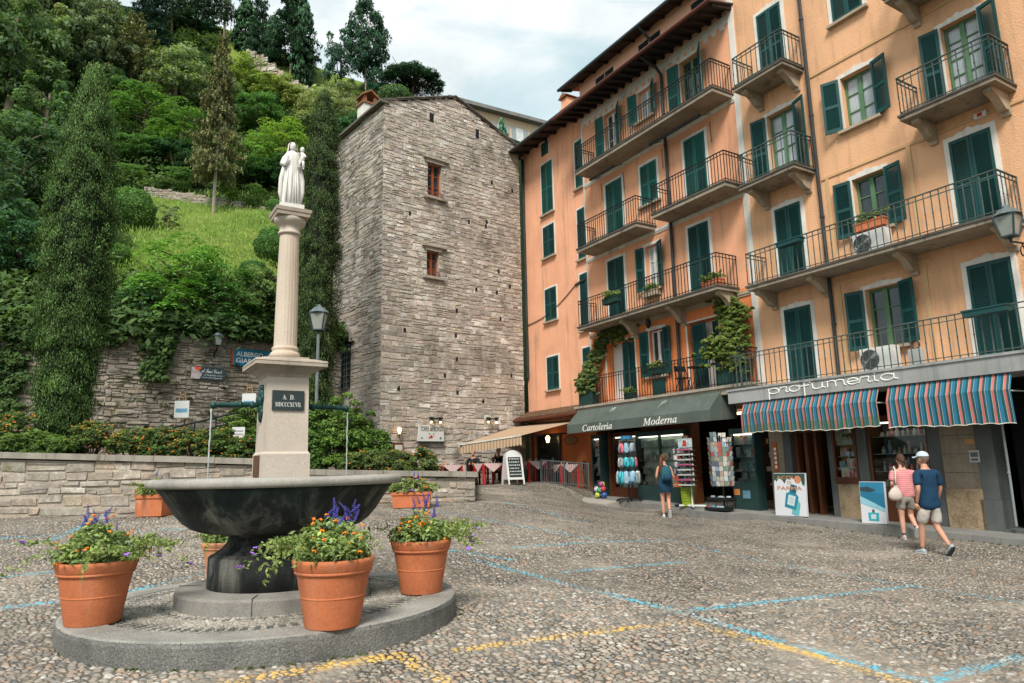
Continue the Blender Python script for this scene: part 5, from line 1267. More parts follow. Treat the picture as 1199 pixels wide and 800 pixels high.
mb = MB(); mb.lathe(bowl + [(1.10, 1.54), (1.04, 1.56)] + [(r_ - .09, z + .03) for r_, z in bowl[::-1][1:-1]], NR); mb.build('bowl', WET, FN, smooth=True)
mb = MB(); mb.lathe(rim, NR, close=False); mb.build('rim', M('worn rim stone', (.33, .31, .275), .85, .3, 2.5, .28, 100, .5, (.09, .09, .08), .2, 70), FN, smooth=True)
mb = MB(); mb.lathe([(.2, 1.52), (1.06, 1.521)], NR, close=False)
mw, nt, b, out = nodes('water'); b.inputs['Base Color'].default_value = (.03, .05, .045, 1); b.inputs['Roughness'].default_value = .05
mb.build('water', mw, FN)
# pedestal: local x axis of the fountain object lies across the front
def frustum(mb, w0, w1, z0, z1): mb.hexa([(sx * w0 / 2, sy * w0 / 2, z0) for sx, sy in ((-1, -1), (1, -1), (1, 1), (-1, 1))] + [(sx * w1 / 2, sy * w1 / 2, z1) for sx, sy in ((-1, -1), (1, -1), (1, 1), (-1, 1))])
mb = MB(); frustum(mb, .465, .46, 1.1, 1.84); frustum(mb, .46, .425, 1.84, 1.865); ped = mb.build('pedestal_base', GRAN, FN)
mb = MB(); frustum(mb, .422, .405, 1.866, 2.60); mb.build('pedestal', GRAN, FN)
mb = MB()
for w0, w1, z0, z1 in ((.41, .43, 2.60, 2.63), (.43, .57, 2.63, 2.69), (.60, .66, 2.69, 2.705), (.70, .70, 2.706, 2.745), (.71, .69, 2.745, 2.765), (.66, .50, 2.765, 2.79), (.40, .40, 2.79, 2.815)): frustum(mb, w0, w1, z0, z1)
mb.build('cornice', M('cornice granite', (.42, .35, .285), .85, .2, 2.5, .22, 120, .6, (.13, .11, .09), .2, 80), FN)
mb = MB(); mb.box(-.155, .155, -.2245, -.200, 2.27, 2.465)
pl_ = mb.build('plaque', PLAQ, FN)
mb = MB()
write(mb, serif_bold('A.  D.'), (0, -.2245, 2.375), (1, 0, 0), (0, 0, 1), width=.115, height=.048, align='C', extrude=.002)
mb.build('inscription', M('pale inscription', (.62, .62, .58), .7, .1), pl_); mb = MB()
write(mb, serif_bold('MDCCCXCVII.'), (0, -.2245, 2.303), (1, 0, 0), (0, 0, 1), width=.255, height=.044, align='C', extrude=.002)
mb.build('inscription', M('pale inscription', (.62, .62, .58), .7, .1), pl_)
mb = MB(); nf = 20
flute = lambda a, z: 1 - .022 * max(0, math.cos(a * nf)) ** 1.5
mb.lathe([(r_ * .85, z) for r_, z in [(.165, 2.815), (.178, 2.835), (.178, 2.86), (.165, 2.878), (.150, 2.885), (.150, 2.90), (.158, 2.912), (.158, 2.925), (.142, 2.94)]], 40); mb.build('column_base', GRAN_C, FN, smooth=True)
mb = MB(); mb.lathe([(.117, 2.94), (.115, 2.98), (.113, 3.3), (.108, 3.7), (.099, 4.12), (.099, 4.15)], 160, fn=flute); mb.build('column', GRAN_C, FN)
mb = MB(); mb.lathe([(r_ * .85, z) for r_, z in [(.119, 4.15), (.138, 4.155), (.142, 4.168), (.138, 4.18), (.124, 4.185), (.124, 4.235), (.138, 4.25), (.165, 4.268), (.188, 4.292), (.196, 4.318), (.19, 4.334)]], 40); mb.build('capital', GRAN, FN, smooth=True)
mb = MB(); frustum(mb, .335, .345, 4.334, 4.375); frustum(mb, .36, .37, 4.375, 4.412); mb.build('abacus', M('abacus granite', (.40, .33, .265), .85, .22, 3, .22, 120, .5, (.12, .1, .08), .2), FN)
# spouts, masks, water
for s in (-1, 1):
 mb = MB(); x0 = s * .20; L = s * .66
 mb.tube([(x0, 0, 2.33), (s * .30, 0, 2.335), (s * .62, 0, 2.325), (L, 0, 2.318), (s * .675, 0, 2.29)], [.026, .026, .024, .024, .020], 10)
 mb.tube([(s * .40, 0, 2.333), (s * .43, 0, 2.333)], .036, 10); mb.ball((L, 0, 2.32), .034, 8, 6); mb.ball((s * .30, 0, 2.33), .036, 8, 6)
 sp = mb.build('spout', BRON, FN, smooth=True)
 mb = MB()
 for (dy, z, r_, q) in ((0, 2.44, .062, (.6, 1, 1.1)), (0, 2.37, .07, (.8, 1, 1)), (-.045, 2.40, .04, (.6, 1, 1.3)), (.045, 2.40, .04, (.6, 1, 1.3)), (0, 2.30, .055, (.7, 1, 1.2)), (0, 2.22, .045, (.6, 1, 1.4)), (0, 2.50, .045, (.6, 1.2, .9)), (-.03, 2.25, .035, (.6, 1, 1.5)), (.03, 2.25, .035, (.6, 1, 1.5)), (0, 2.385, .03, (1.9, 1, .8))):
  mb.ball((s * .215, dy, z), r_, 10, 7, q)
 mb.build('lion_mask', BRON, sp, smooth=True)
 mb = MB(); rd = random.Random(3 + s); pts = [(s * .677 + rd.uniform(-.003, .003), rd.uniform(-.003, .003), 2.29 - .77 * k / 22) for k in range(23)]
 mb.tube(pts, [.0075 - .0025 * k / 22 + rd.uniform(-.0015, .0025) for k in range(23)], 6)
 mws, nt, b, out = nodes('falling water'); b.inputs['Base Color'].default_value = (.75, .8, .8, 1); b.inputs['Roughness'].default_value = .12; b.inputs['Transmission Weight'].default_value = .45
 mb.build('water_jet', mws, sp, smooth=True)
mb = MB(); mb.box(-.242, -.2325, -.12, .13, 1.62, 1.83); mb.build('iron_door', M('rusty plate', (.12, .06, .03), .8, .5, 8), FN)
# the statue on the column
ST = thing('statue', 'white marble statue of a robed woman holding a child, on top of the column', 'statue', (fx, fy, 4.412), R(26)); ST.scale = (.87, .87, 1.03)
mb = MB(); mb.box(-.145, .145, -.135, .135, 0, .065); mb.build('plinth', MARB, ST)
def robe(a, t):
 """radius of the gown and mantle, t from hem to shoulder, a = 0 to the right, -pi/2 to the front"""
 f = -math.sin(a)                       # 1 in front
 folds = .006 * math.sin(a * 9 + t * 2) * (1 - t) + .004 * math.sin(a * 17 + 1 + t) * (1 - t * .6)
 return folds, f
mbr = MB(); n = 64; prof = []
S_ = [(0, .122, .095), (.06, .116, .092), (.2, .110, .088), (.34, .106, .084), (.44, .105, .080), (.52, .104, .078), (.57, .092, .070), (.60, .066, .058), (.615, .040, .040)]
rowsR = []
for z, rx, ry in [tuple(np.array([np.interp(q, [s[0] for s in S_], [s[k] for s in S_]) for k in range(3)])) for q in np.linspace(0, .615, 34)]:
 t = z / .615; pts = []
 for j in range(n):
  a = 2 * math.pi * j / n; fo = (.0045 * math.sin(a * 11 + 2.5 * t) + .003 * math.sin(a * 23 + 1.3)) * (1 - .75 * t)
  front = max(0, -math.sin(a)); side = abs(math.cos(a))
  mant = .012 * (1 if side > .78 and t > .08 else 0) * (1 + .5 * math.sin(z * 40) * (side > .9))     # mantle hanging at the sides
  pts.append(((rx + fo + mant) * math.cos(a) + .006 * math.sin(t * 3), (ry + fo) * math.sin(a), z + .065))
 rowsR.append(mbr.add(pts))
for i in range(len(rowsR) - 1):
 for j in range(n): a_ = rowsR[i] + j; b_ = rowsR[i] + (j + 1) % n; mbr.face((a_, b_, b_ + n, a_ + n))
mbr.face(list(range(rowsR[-1], rowsR[-1] + n)))
mbr.tube([(-.02, -.066, .50), (-.02, -.092, .36), (-.025, -.098, .2), (-.03, -.104, .07)], [.014, .017, .018, .02], 8)
for x0 in (-.07, -.045, .012, .04, .068): mbr.tube([(x0 * .8, -.07, .46), (x0, -.086, .28), (x0 * 1.1, -.094, .08)], [.006, .010, .013], 7)
mbr.tube([(.10, -.03, .48), (.125, -.04, .36), (.13, -.045, .22), (.118, -.04, .12)], [.02, .026, .024, .012], 8); mbr.tube([(-.10, -.03, .5), (-.13, -.03, .36), (-.135, -.03, .2), (-.12, -.03, .1)], [.02, .026, .026, .012], 8)
mbr.tube([(-.085, -.01, .60), (-.118, -.03, .52), (-.10, -.085, .50), (-.072, -.10, .565)], [.034, .036, .026, .016], 9)      # right arm bent up to the breast
mbr.ball((-.068, -.104, .582), .017, 8, 6, (.8, .6, 1.3))
mbr.tube([(.085, -.01, .60), (.118, -.03, .53), (.10, -.085, .50), (.06, -.10, .50)], [.034, .036, .028, .018], 9)            # left arm carrying the child
mbr.tube([(0, 0, .665), (0, -.004, .70)], [.034, .028], 10)
mbr.build('gown', MARB, ST, smooth=True)
mb = MB(); mb.ball((0, -.012, .735), .045, 16, 12, (.86, .98, 1.18)); mb.ball((0, -.056, .73), .010, 8, 6, (.7, .9, 1.3)); mb.ball((0, -.048, .708), .012, 8, 6, (1.2, .6, .5))
for sx in (-1, 1): mb.ball((sx * .016, -.050, .742), .007, 6, 5, (1.3, .5, .7))
mb.build('head', MARB, ST, smooth=True)
mb = MB(); base = None                                # veil over the head falling to the shoulders
for k, (z, r_, o_) in enumerate(((.795, .012, 0), (.79, .035, .2), (.77, .052, .5), (.735, .060, .75), (.70, .062, .8), (.665, .072, .8), (.63, .098, .85), (.58, .118, .9))):
 pts = [(r_ * 1.02 * math.sin(R(-125) + R(250) * j / 20), .006 + r_ * .98 * math.cos(R(-125) + R(250) * j / 20) * (1 if k < 6 else .8), z) for j in range(21)]
 b_ = mb.add(pts)
 if base is not None:
  for j in range(20): mb.face((base + j, base + j + 1, b_ + j + 1, b_ + j))
 base = b_
mb.build('veil', MARB, ST, smooth=True)
mb = MB(); mb.ball((.105, -.085, .69), .030, 12, 9, (.92, 1, 1.08)); mb.ball((.105, -.113, .688), .006, 6, 5)
mb.tube([(.105, -.08, .665), (.105, -.08, .655)], .014, 8); mb.tube([(.105, -.078, .655), (.104, -.082, .60), (.098, -.088, .545)], [.026, .036, .034], 10)
mb.tube([(.086, -.092, .64), (.06, -.12, .62), (.048, -.125, .635)], [.014, .012, .009], 7); mb.tube([(.128, -.085, .64), (.142, -.112, .61), (.128, -.132, .60)], [.014, .012, .009], 7)
mb.tube([(.088, -.09, .55), (.07, -.135, .535), (.068, -.14, .475)], [.022, .018, .010], 8); mb.tube([(.11, -.088, .55), (.112, -.14, .53), (.115, -.143, .46)], [.022, .018, .010], 8)
mb.ball((.066, -.15, .468), .012, 7, 5, (.8, 1.4, .7)); mb.ball((.116, -.153, .453), .012, 7, 5, (.8, 1.4, .7))
mb.build('child', MARB, ST, smooth=True)
# flower pots
TERRA = M('terracotta', (.50, .155, .065), .88, .26, 3.2, .12, 50, .45, (.52, .30, .2), .2, 40, patch=((.50, .27, .17), .66, 4.0))
TERRA_P = M('pale terracotta', (.52, .24, .13), .85, .16, 2.2, .08, 50)
GRN_L = leaf_mat('pot leaves', .3)
def pot(loc, D, H, label, mat=TERRA, tilt=0):
 t = thing('terracotta_pot', label, 'flower pot', loc, random.uniform(0, 6))
 r_ = D / 2; mb = MB()
 mb.lathe([(r_ * .645, 0), (r_ * .66, .012), (r_ * .783, H * .436)], 48, close=False); mb.lathe([(r_ * .783, H * .452), (r_ * .885, H * .79)], 48, close=False)
 mb.lathe([(r_ * .780, H * .428), (r_ * .792, H * .436), (r_ * .796, H * .444), (r_ * .792, H * .452), (r_ * .784, H * .46)], 48, close=False)
 mb.lathe([(r_ * .88, H * .775), (r_ * .92, H * .78), (r_ * .94, H * .80), (r_ * .93, H * .825), (r_ * .90, H * .835)], 48, close=False); mb.lathe([(0.001, .004), (r_ * .65, .004)], 40, close=False)
 mb.build('body', mat, t, smooth=True)
 mb = MB(); mb.lathe([(r_ * .93, H * .826), (r_ * .955, H * .85), (r_ * .975, H * .90), (r_ * 1.0, H * .94), (r_ * .995, H * .985), (r_ * .97, H), (r_ * .93, H * .995), (r_ * .90, H * .93)], 48, close=False); mb.build('rim', mat, t, smooth=True)
 mb = MB(); mb.lathe([(.001, H * .93), (r_ * .91, H * .93)], 32, close=False); mb.build('soil', M('potting soil', (.035, .028, .02), .95, .4, 20), t)
 return t
def blossom_mesh(kind):
 mb = MB(); rd = random.Random(len(kind))
 if kind == 'orange':
  for k in range(14):
   a = rd.uniform(0, 6.28); r_ = .017 * rd.random() ** .5; c = (.95, .50, .05) if rd.random() < .65 else (1.0, .36, .03)
   mb.col = c; mb.ball((r_ * math.cos(a), r_ * math.sin(a), .006 + .010 * (1 - r_ / .018)), .007, 5, 4)
 elif kind == 'blue':
  for k in range(26):
   z = .13 * k / 26; a = k * 2.4; r_ = .013 * (1 - .6 * k / 26); mb.col = (.75, .72, 1) if rd.random() < .3 else (1, 1, 1)
   mb.ball((r_ * math.cos(a), r_ * math.sin(a), z), .0085 * (1 - .4 * k / 26), 5, 4, (1, 1, .8))
 else:
  for k in range(16):
   a = rd.uniform(0, 6.28); r_ = .024 * rd.random() ** .5; mb.col = (1, 1, 1) if rd.random() < .7 else (1.4, 1.5, 1.4); mb.ball((r_ * math.cos(a), r_ * math.sin(a), .004 + .008 * rd.random()), .009, 5, 4, (1, 1, .6))
 return mb.mesh('blossom_' + kind, True)
def attr_mat(name, base, rough=.6, trans=0.0): return M(name, base, rough, 0, attr=True)
BL = {'orange': (blossom_mesh('orange'), M('orange petals', (.95, .62, .35), .55, 0, attr=True)), 'blue': (blossom_mesh('blue'), M('blue petals', (.085, .085, .36), .6, 0, attr=True)), 'purple': (blossom_mesh('purple'), M('purple petals', (.30, .13, .55), .6, 0, attr=True))}
for me_, mm in BL.values(): me_.materials.append(mm)
BLN = {'orange': 'orange_blossom', 'blue': 'blue_flower_spike', 'purple': 'purple_blossom'}
def plant(loc, rad, hgt, seed, label, n_or=22, n_bl=9, n_pu=4, trail=1, blue_dir=0.0, name='flowering_plant', cat='plant', ell=1.0, rot=0.0, bs=1.0, leaf=.026, trail_dir=None, group=None):
 rg = np.random.default_rng(seed); t = thing(name, label, cat, loc, rot, group)
 n = 62; a = rg.uniform(0, 6.28, n); r_ = rad * np.sqrt(rg.uniform(0, 1.15, n)); cc = np.stack([r_ * np.cos(a) * ell, r_ * np.sin(a), hgt * (.06 + .84 * (1 - (r_ / rad) ** 2 * .7) * rg.uniform(.5, 1.1, n))], 1)
 ra = rg.uniform(0, 6.28, 30); rr_ = rad * rg.uniform(.72, .98, 30); cc = np.concatenate([cc, np.stack([rr_ * np.cos(ra) * ell, rr_ * np.sin(ra), hgt * rg.uniform(.02, .22, 30)], 1)]); n += 30
 C, Nn, col = clump_leaves(cc, rg.uniform(.05, .095, n) * rad / .3 * 1.25, 27, leaf, rg, ct=rg.uniform(.7, 1.35, n))
 ends = []
 if trail:
  for k in range(9 * trail):
   a0 = rg.uniform(0, 6.28) if trail_dir is None or k % 3 == 0 else trail_dir + rg.normal() * .45
   L = rg.uniform(.25, .62) * rad / .3; s = np.linspace(.3, 1, 30)[:, None]
   up = rg.uniform(.2, .55); P = np.concatenate([np.cos(a0) * (rad * .7 * ell + L * s), np.sin(a0) * (rad * .7 + L * s), hgt * up + .12 * s - .55 * (s ** 2.2) * L * rg.uniform(.2, 1.3)], 1) + rg.normal(size=(30, 3)) * .014
   C = np.concatenate([C, P]); Nn = np.concatenate([Nn, rg.normal(size=(30, 3)) + np.array([0, 0, .6])]); col = np.concatenate([col, tint(30, rg, .6, 1.2, np.full(30, .3))]); ends.append(P[-1])
 f = put('foliage', leaf_mesh('foliage', C, Nn, leaf * rg.uniform(.6, 1.3, len(C)), .45, col, rg), GRN_L, t); f.color = c4((.25, .36, .11))
 mb = MB()
 for k in range(16): a0 = rg.uniform(0, 6.28); mb.tube([(0, 0, -.02), (.5 * rad * math.cos(a0), .5 * rad * math.sin(a0), hgt * .4), (rad * .8 * math.cos(a0), rad * .8 * math.sin(a0), hgt * .7)], [.004, .003, .002], 4)
 mb.build('stems', M('green stems', (.08, .13, .035), .7), t)
 def bloom(kind, p, tilt, sc=1.0):
  o = put(BLN[kind], BL[kind][0], None, t); o.location = Vector([float(x) for x in p]); o.rotation_euler = (tilt[0], tilt[1], rg.uniform(0, 6)); o.scale = (sc,) * 3
 for k in range(n_or):
  i = rg.integers(len(cc)); d = unit(rg.normal(size=(1, 3)) + np.array([[0, 0, .9]]))[0]; p = cc[i] + d * .125 * rad / .3; bloom('orange', p, (rg.normal() * .4, rg.normal() * .4), bs * rg.uniform(.65, 1.05))
 for k in range(n_bl):
  a0 = blue_dir + rg.normal() * .7; r0 = rad * rg.uniform(.25, .75); p = (r0 * math.cos(a0), r0 * math.sin(a0), hgt * rg.uniform(.75, 1.35)); bloom('blue', p, (rg.normal() * .35, rg.normal() * .35), bs * rg.uniform(.55, .95))
 for k in range(n_pu):
  p = ends[(k * 2 + 1) % len(ends)] if ends else cc[k]; bloom('purple', p, (rg.normal() * .4, rg.normal() * .4), bs)
 return t
p1 = atZ(389, 732, .468); p2 = atZ(108, 729, .468); p3 = atZ(493, 693, .468); p4 = gpix(258, 672)
def potsize(p, px): return px / FPX * float(p[1]) * 1.02
D1, D2, D3 = potsize(p1, 89), potsize(p2, 82), potsize(p3, 67)
for p in (p1, p2, p3):
 v = p[:2] - FC; L = np.hypot(*v); p[2] = .469
pot(p1, D1, D1 * .80, 'terracotta flower pot on the fountain kerb, in front of the bowl'); pot(p2, D2, D2 * .80, 'terracotta flower pot at the far left edge of the fountain kerb')
pot(p3, D3, D3 * .83, 'terracotta flower pot on the right side of the fountain kerb')
pot(p4, .5, .4, 'terracotta flower pot half hidden behind the stem of the fountain', TERRA_P)
vdir = lambda dx: math.atan2(0.0, dx)
plant(p1 + np.array([0, 0, D1 * .755]), D1 * .43, .31, 1, 'orange and blue flowering plant in the pot before the fountain bowl', 46, 18, 4, 2, 1.1, trail_dir=math.pi)
plant(p2 + np.array([0, 0, D2 * .755]), D2 * .44, .30, 2, 'flowering plant with blue spikes and purple trailers in the far left pot', 42, 16, 5, 2, 2.4, trail_dir=0.0)
plant(p3 + np.array([0, 0, D3 * .785]), D3 * .44, .28, 3, 'flowering plant spilling right from the pot on the kerb beside the square', 42, 14, 5, 2, 1.6, trail_dir=0.1)
plant(p4 + np.array([0, 0, .36]), .2, .22, 4, 'small leafy plant in the pot behind the fountain stem', 6, 0, 0, 1, 0)
def planter(px, py, w, h, d, label, rot, plabel, seed, square=False):
 p = gpix(px, py); t = thing('terracotta_planter', label, 'planter', p, rot); mb = MB()
 mb.hexa([(sx * w * .47, sy * d * .47, 0) for sx, sy in ((-1, -1), (1, -1), (1, 1), (-1, 1))] + [(sx * w * .5, sy * d * .5, h) for sx, sy in ((-1, -1), (1, -1), (1, 1), (-1, 1))]); mb.build('body', TERRA, t)
 mb = MB()
 for a_ in ((-w * .53, w * .53, -d * .55, -d * .44), (-w * .53, w * .53, d * .44, d * .55), (-w * .53, -w * .45, -d * .44, d * .44), (w * .45, w * .53, -d * .44, d * .44)): mb.box(*a_, h * .86, h + .02)
 mb.build('rim', TERRA, t)
 plant(p + np.array([0, 0, h]), d * .55, .34, seed, plabel, 24, 3, 3, 1, 0, ell=w / d, rot=rot, bs=1.6, leaf=.04)
planter(482, 594, .86, .32, .4, 'long terracotta planter box in front of the right garden wall', R(4), 'orange flowers in the long planter by the garden wall', 8)
planter(180, 604, .58, .42, .45, 'square terracotta planter box under the left garden wall, partly behind the bowl', R(-3), 'orange marigolds in the square planter by the left wall', 9)
# ground floors, awnings, shop windows
TEAL = M('dark teal shop paint', (.016, .045, .042), .45, .3, 2, .1, 40, .3, (.05, .08, .075), spec=.5)
WOOD = M('shop wood', (.115, .040, .016), .5, .3, 3, .1, 40)
WOODR = M('red brown wood', (.10, .030, .014), .5, .3, 3, .1, 40)
GREYST = M('grey pilaster stone', (.10, .108, .105), .8, .3, 1.6, .15, 60, .5, (.03, .04, .04), .2)
PIERST = M('pier stone', (.27, .225, .165), .92, .35, 1.5, .25, 60, .5, (.08, .07, .055), .5, 26)
PIERR = M('rough pier stone', (.36, .265, .165), .95, .45, 3.0, .35, 40, .3, (.12, .1, .08), .9, 22)
gm, nt, b, out = nodes('goods'); oi = nt.nodes.new('ShaderNodeObjectInfo')
_c = mixc(nt, ramp(nt, noise(nt, objvec(nt), 9, 2, .8), [(.42, 0.0), (.5, 1.0)]), oi.outputs['Color'], mixc(nt, .55, oi.outputs['Color'], (.55, .55, .52, 1)))
nt.links.new(_c, b.inputs['Base Color']); b.inputs['Roughness'].default_value = .5
GOODS = gm
def goods_meshes():
 L = []
 for (w, d, h) in ((.14, .06, .2), (.1, .1, .13), (.2, .05, .15), (.09, .05, .16), (.17, .12, .07)):
  mb = MB(); mb.box(-w / 2, w / 2, -d / 2, d / 2, 0, h); mb.box(-w * .35, w * .35, -d / 2 - .002, -d / 2 + .001, h * .3, h * .7); L.append(mb.mesh('boxed_goods'))
 B = []
 for k, (r_, h) in enumerate(((.035, .12), (.03, .16), (.045, .09))):
  mb = MB(); mb.lathe([(r_, 0), (r_, h * .65), (r_ * .5, h * .72), (r_ * .45, h * .82), (r_ * .6, h * .83), (r_ * .6, h)], 10); B.append(mb.mesh('bottle'))
 for me_ in L + B: me_.materials.append(GOODS)
 return L, B
GBOX, GBOT = goods_meshes()
PALG = [(.55, .56, .54), (.62, .60, .55), (.10, .30, .36), (.05, .12, .20), (.45, .10, .07), (.55, .40, .12), (.12, .22, .12), (.35, .38, .36), (.7, .7, .68), (.20, .42, .46)]
PALP = [(.60, .05, .06), (.55, .50, .40), (.10, .30, .12), (.65, .62, .58), (.40, .18, .08), (.12, .20, .34), (.7, .08, .10), (.30, .28, .24), (.55, .3, .12)]
grd = random.Random(77)
def goods(us, out, z, n, u0, u1, label, group, pal=PALG, kind='box', sc=1.0):
 for i in range(n):
  L = GBOX if kind == 'box' else GBOT if kind == 'bottle' else (GBOX if grd.random() < .5 else GBOT)
  me_ = grd.choice(L); o = put('boxed_goods' if me_.name.startswith('boxed') else 'bottle', me_, None, None, label=label, cat='goods' if me_.name.startswith('boxed') else 'bottle', group=group)
  u = u0 + (u1 - u0) * (i + .5 + grd.uniform(-.25, .25)) / n
  o.location = Vector(fw(u, out + grd.uniform(-.02, .02), z)); o.rotation_euler = (0, 0, FROT + grd.uniform(-.35, .35)); k = sc * grd.uniform(.8, 1.2); o.scale = (k, k, k * grd.uniform(.85, 1.3)); o.color = c4(grd.choice(pal))
def B(mb, u0, u1, o0, o1, z0, z1): mb.box(u0, u1, -o1, -o0, z0, z1)      # box given in (u, outwards, z)
def pz(u): return pave_z(u)
# pavement along the shops
mb = MB(); us = list(np.arange(-26.5, 3, 1.15))
PAVE = M('pavement stone', (.21, .205, .19), .9, .3, 1.2, .2, 70, .3, (.06, .06, .055), .3, 50)
for a, b_ in zip(us, us[1:]):
 if b_ < -20.3: continue
 za, zb = pz(a), pz(b_); g = .004
 mb.hexa([(a + g, -1.12, za - .5), (b_ - g, -1.12, zb - .5), (b_ - g, 3.0, zb - .5), (a + g, 3.0, za - .5), (a + g, -1.12, za - .012), (b_ - g, -1.12, zb - .012), (b_ - g, 3.0, zb + .01), (a + g, 3.0, za + .01)])
pv_ = thing('pavement', 'x', 'pavement', FO, FROT)
for k_ in ('label', 'category'): del pv_[k_]
bpy.data.objects.remove(pv_)
o = mb.build('pavement', PAVE, None, kind='structure'); o.location = Vector(FO); o.rotation_euler = (0, 0, FROT)
mb = MB(); u0, u1 = -14.6, -12.95
mb.hexa([(u0, -1.7, pz(u0) - .4), (u1, -1.7, pz(u1) - .4), (u1, -1.121, pz(u1) - .4), (u0, -1.121, pz(u0) - .4), (u0, -1.7, pz(u0) - .02), (u1, -1.7, pz(u1) + .0), (u1, -1.121, pz(u1) + .0), (u0, -1.121, pz(u0) - .02)])
o = mb.build('doorstep', PAVE, None, kind='structure'); o.location = Vector(FO); o.rotation_euler = (0, 0, FROT)
mb = MB(); u0, u1 = -21.6, -18.2                      # concrete ramp in front of the left shop window
mb.hexa([(u0, -1.75, pz(u0) - .5), (u1, -1.75, pz(u1) - .5), (u1, -1.121, pz(u1) - .5), (u0, -1.121, pz(u0) - .5), (u0, -1.75, pz(u0) - .10), (u1, -1.75, pz(u1) - .10), (u1, -1.121, pz(u1) - .02), (u0, -1.121, pz(u0) - .02)])
o = mb.build('ramp', M('ramp concrete', (.33, .30, .26), .92, .2, 1.2, .15, 60), None, kind='structure'); o.location = Vector(FO); o.rotation_euler = (0, 0, FROT)
# orange house: shop front of the stationer
mb = MB(); B(mb, -20.85, -13.15, -3.6, -3.5, .2, 3.6); B(mb, -20.85, -20.75, -3.5, -.6, .2, 3.6); B(mb, -13.25, -13.15, -3.5, -.6, .2, 3.6); B(mb, -20.85, -13.15, -3.5, 0, 3.32, 3.42)
mb.build('shop_interior', M('dim shop interior', (.055, .045, .035), .9, .4, 1.5), HO)
mb = MB(); B(mb, -20.86, -20.62, -.4, .06, pz(-21) - .3, 3.45); mb.build('pillar', STUC_D, HO)
mb = MB(); B(mb, -20.02, -19.93, -.3, .05, pz(-20) - .3, 3.32); mb.build('post', WOOD, HO)
mb = MB(); B(mb, -15.98, -15.85, -.3, .02, pz(-16) - .3, 3.32); mb.build('post', WOOD, HO)
mb = MB(); B(mb, -18.3, -15.9, -.25, -.02, 2.75, 3.32); mb.build('lintel', M('brown fascia', (.16, .05, .02), .6, .3, 2), HO)
CASE_GLOW = M('added glow strip', (1, .95, .85), .5, 0, emit=((1.0, .93, .80), 3.0))
mb = MB(); B(mb, -14.95, -14.35, .25, .45, 3.02, 3.07); mb.build('ceiling_lamp', M('warm lit panel', (1, .8, .5), .5, 0, emit=((1.0, .72, .42), 4.0)), HO)
mb = MB(); B(mb, -15.4, -14.4, -1.6, -1.2, 3.2, 3.25); mb.build('ceiling_lamp', M('warm lit panel', (1, .8, .5)), HO)  # unseen glowing panel added to brighten the depth of the shop
mb = MB(); B(mb, -11.8, -11.3, -1.6, -1.2, 3.15, 3.2); mb.build('ceiling_lamp', M('warm lit panel', (1, .8, .5)), HB)  # unseen glowing panel added to brighten the perfumery inside
def cabinet(u0, u1, o0, o1, z0, z1, base, label, n, pal=PALG, doors=1, shelf=4, mat=TEAL, parent=HO, gl=True, kind='box', back=(.32, .40, .36), per=6, name='showcase', glow=.0):
 t = MB(); f = .055; d = .07
 B(t, u0, u1, o0, o1, base, z0); B(t, u0, u1, o0, o1, z1, z1 + .09)
 B(t, u0, u0 + f, o0, o1, z0, z1); B(t, u1 - f, u1, o0, o1, z0, z1)
 for k in range(1, doors): m_ = u0 + (u1 - u0) * k / doors; B(t, m_ - f * .7, m_ + f * .7, o1 - d, o1, z0, z1)
 B(t, u0 + f, u1 - f, o1 - d, o1 - .001, z0, z0 + .06); B(t, u0 + f, u1 - f, o1 - d, o1 - .001, z1 - .06, z1)
 c = t.build(name, mat, parent)
 t = MB(); B(t, u0 + f, u1 - f, o0 + .002, o0 + .012, z0, z1); t.build('back_panel', M('back panel %s' % str(back), back, .8, .25, 3), c)  # panel colour raised in place of light reaching the shelves
 for k in range(1, shelf):
  z = z0 + (z1 - z0) * k / shelf; t = MB(); B(t, u0 + f + .002, u1 - f - .002, o0 + .013, o1 - d - .02, z - .008, z + .004); t.build('shelf', M('glass shelf', (.30, .40, .37), .2, .1), c)
 if gl: t = MB(); t.quad((u0 + f, -(o1 - .03), z0 + .06), (u1 - f, -(o1 - .03), z0 + .06), (u1 - f, -(o1 - .03), z1 - .06), (u0 + f, -(o1 - .03), z1 - .06)); t.build('pane', CLEAR, c)
 t = MB(); B(t, u0 + f + .03, u1 - f - .03, o1 - d - .06, o1 - d - .02, z1 - .1, z1 - .065); t.build('added_case_glow', CASE_GLOW, c)  # glowing strip added to brighten the dim goods in the case
 for k in range(shelf):
  z = z0 + (z1 - z0) * k / shelf + .006
  goods(None, (o0 + o1 - d) / 2 + .03, z if k else z0 + .002, per, u0 + f + .08, u1 - f - .08, label, label.replace('small ', ''), pal, kind, 1.35)
 return c
cabinet(-21.0 + .32, -20.05 - .1, -.08, .32, .98, 2.72, pz(-20.5) - .1, 'small boxed goods in the narrow left showcase of the stationery shop', 5, doors=1, shelf=5, per=4, back=(.45, .60, .55))
cabinet(-19.9, -18.4, -.45, -.05, .85, 2.75, pz(-19) - .1, 'goods in the shop window behind the rack of hanging bags', 6, doors=1, shelf=4, per=6, mat=WOODR, back=(.30, .36, .33))
cabinet(-18.32, -16.0, -.1, .22, .95, 2.68, pz(-17) - .1, 'pale paper goods in the double glass cabinet behind the woman with the backpack', 8, pal=[(.5, .55, .48), (.6, .6, .55), (.42, .5, .46), (.55, .52, .4), (.3, .38, .4)], doors=2, shelf=4, per=8, back=(.75, .85, .70))
cabinet(-14.1, -13.22, .0, .34, 1.08, 2.55, pz(-13.5) - .1, 'glass and metal goods in the teal showcase beside the postcards', 6, doors=1, shelf=4, per=5, back=(.45, .62, .60))
mb = MB(); B(mb, -14.02, -13.3, .33, .345, .62, .9)
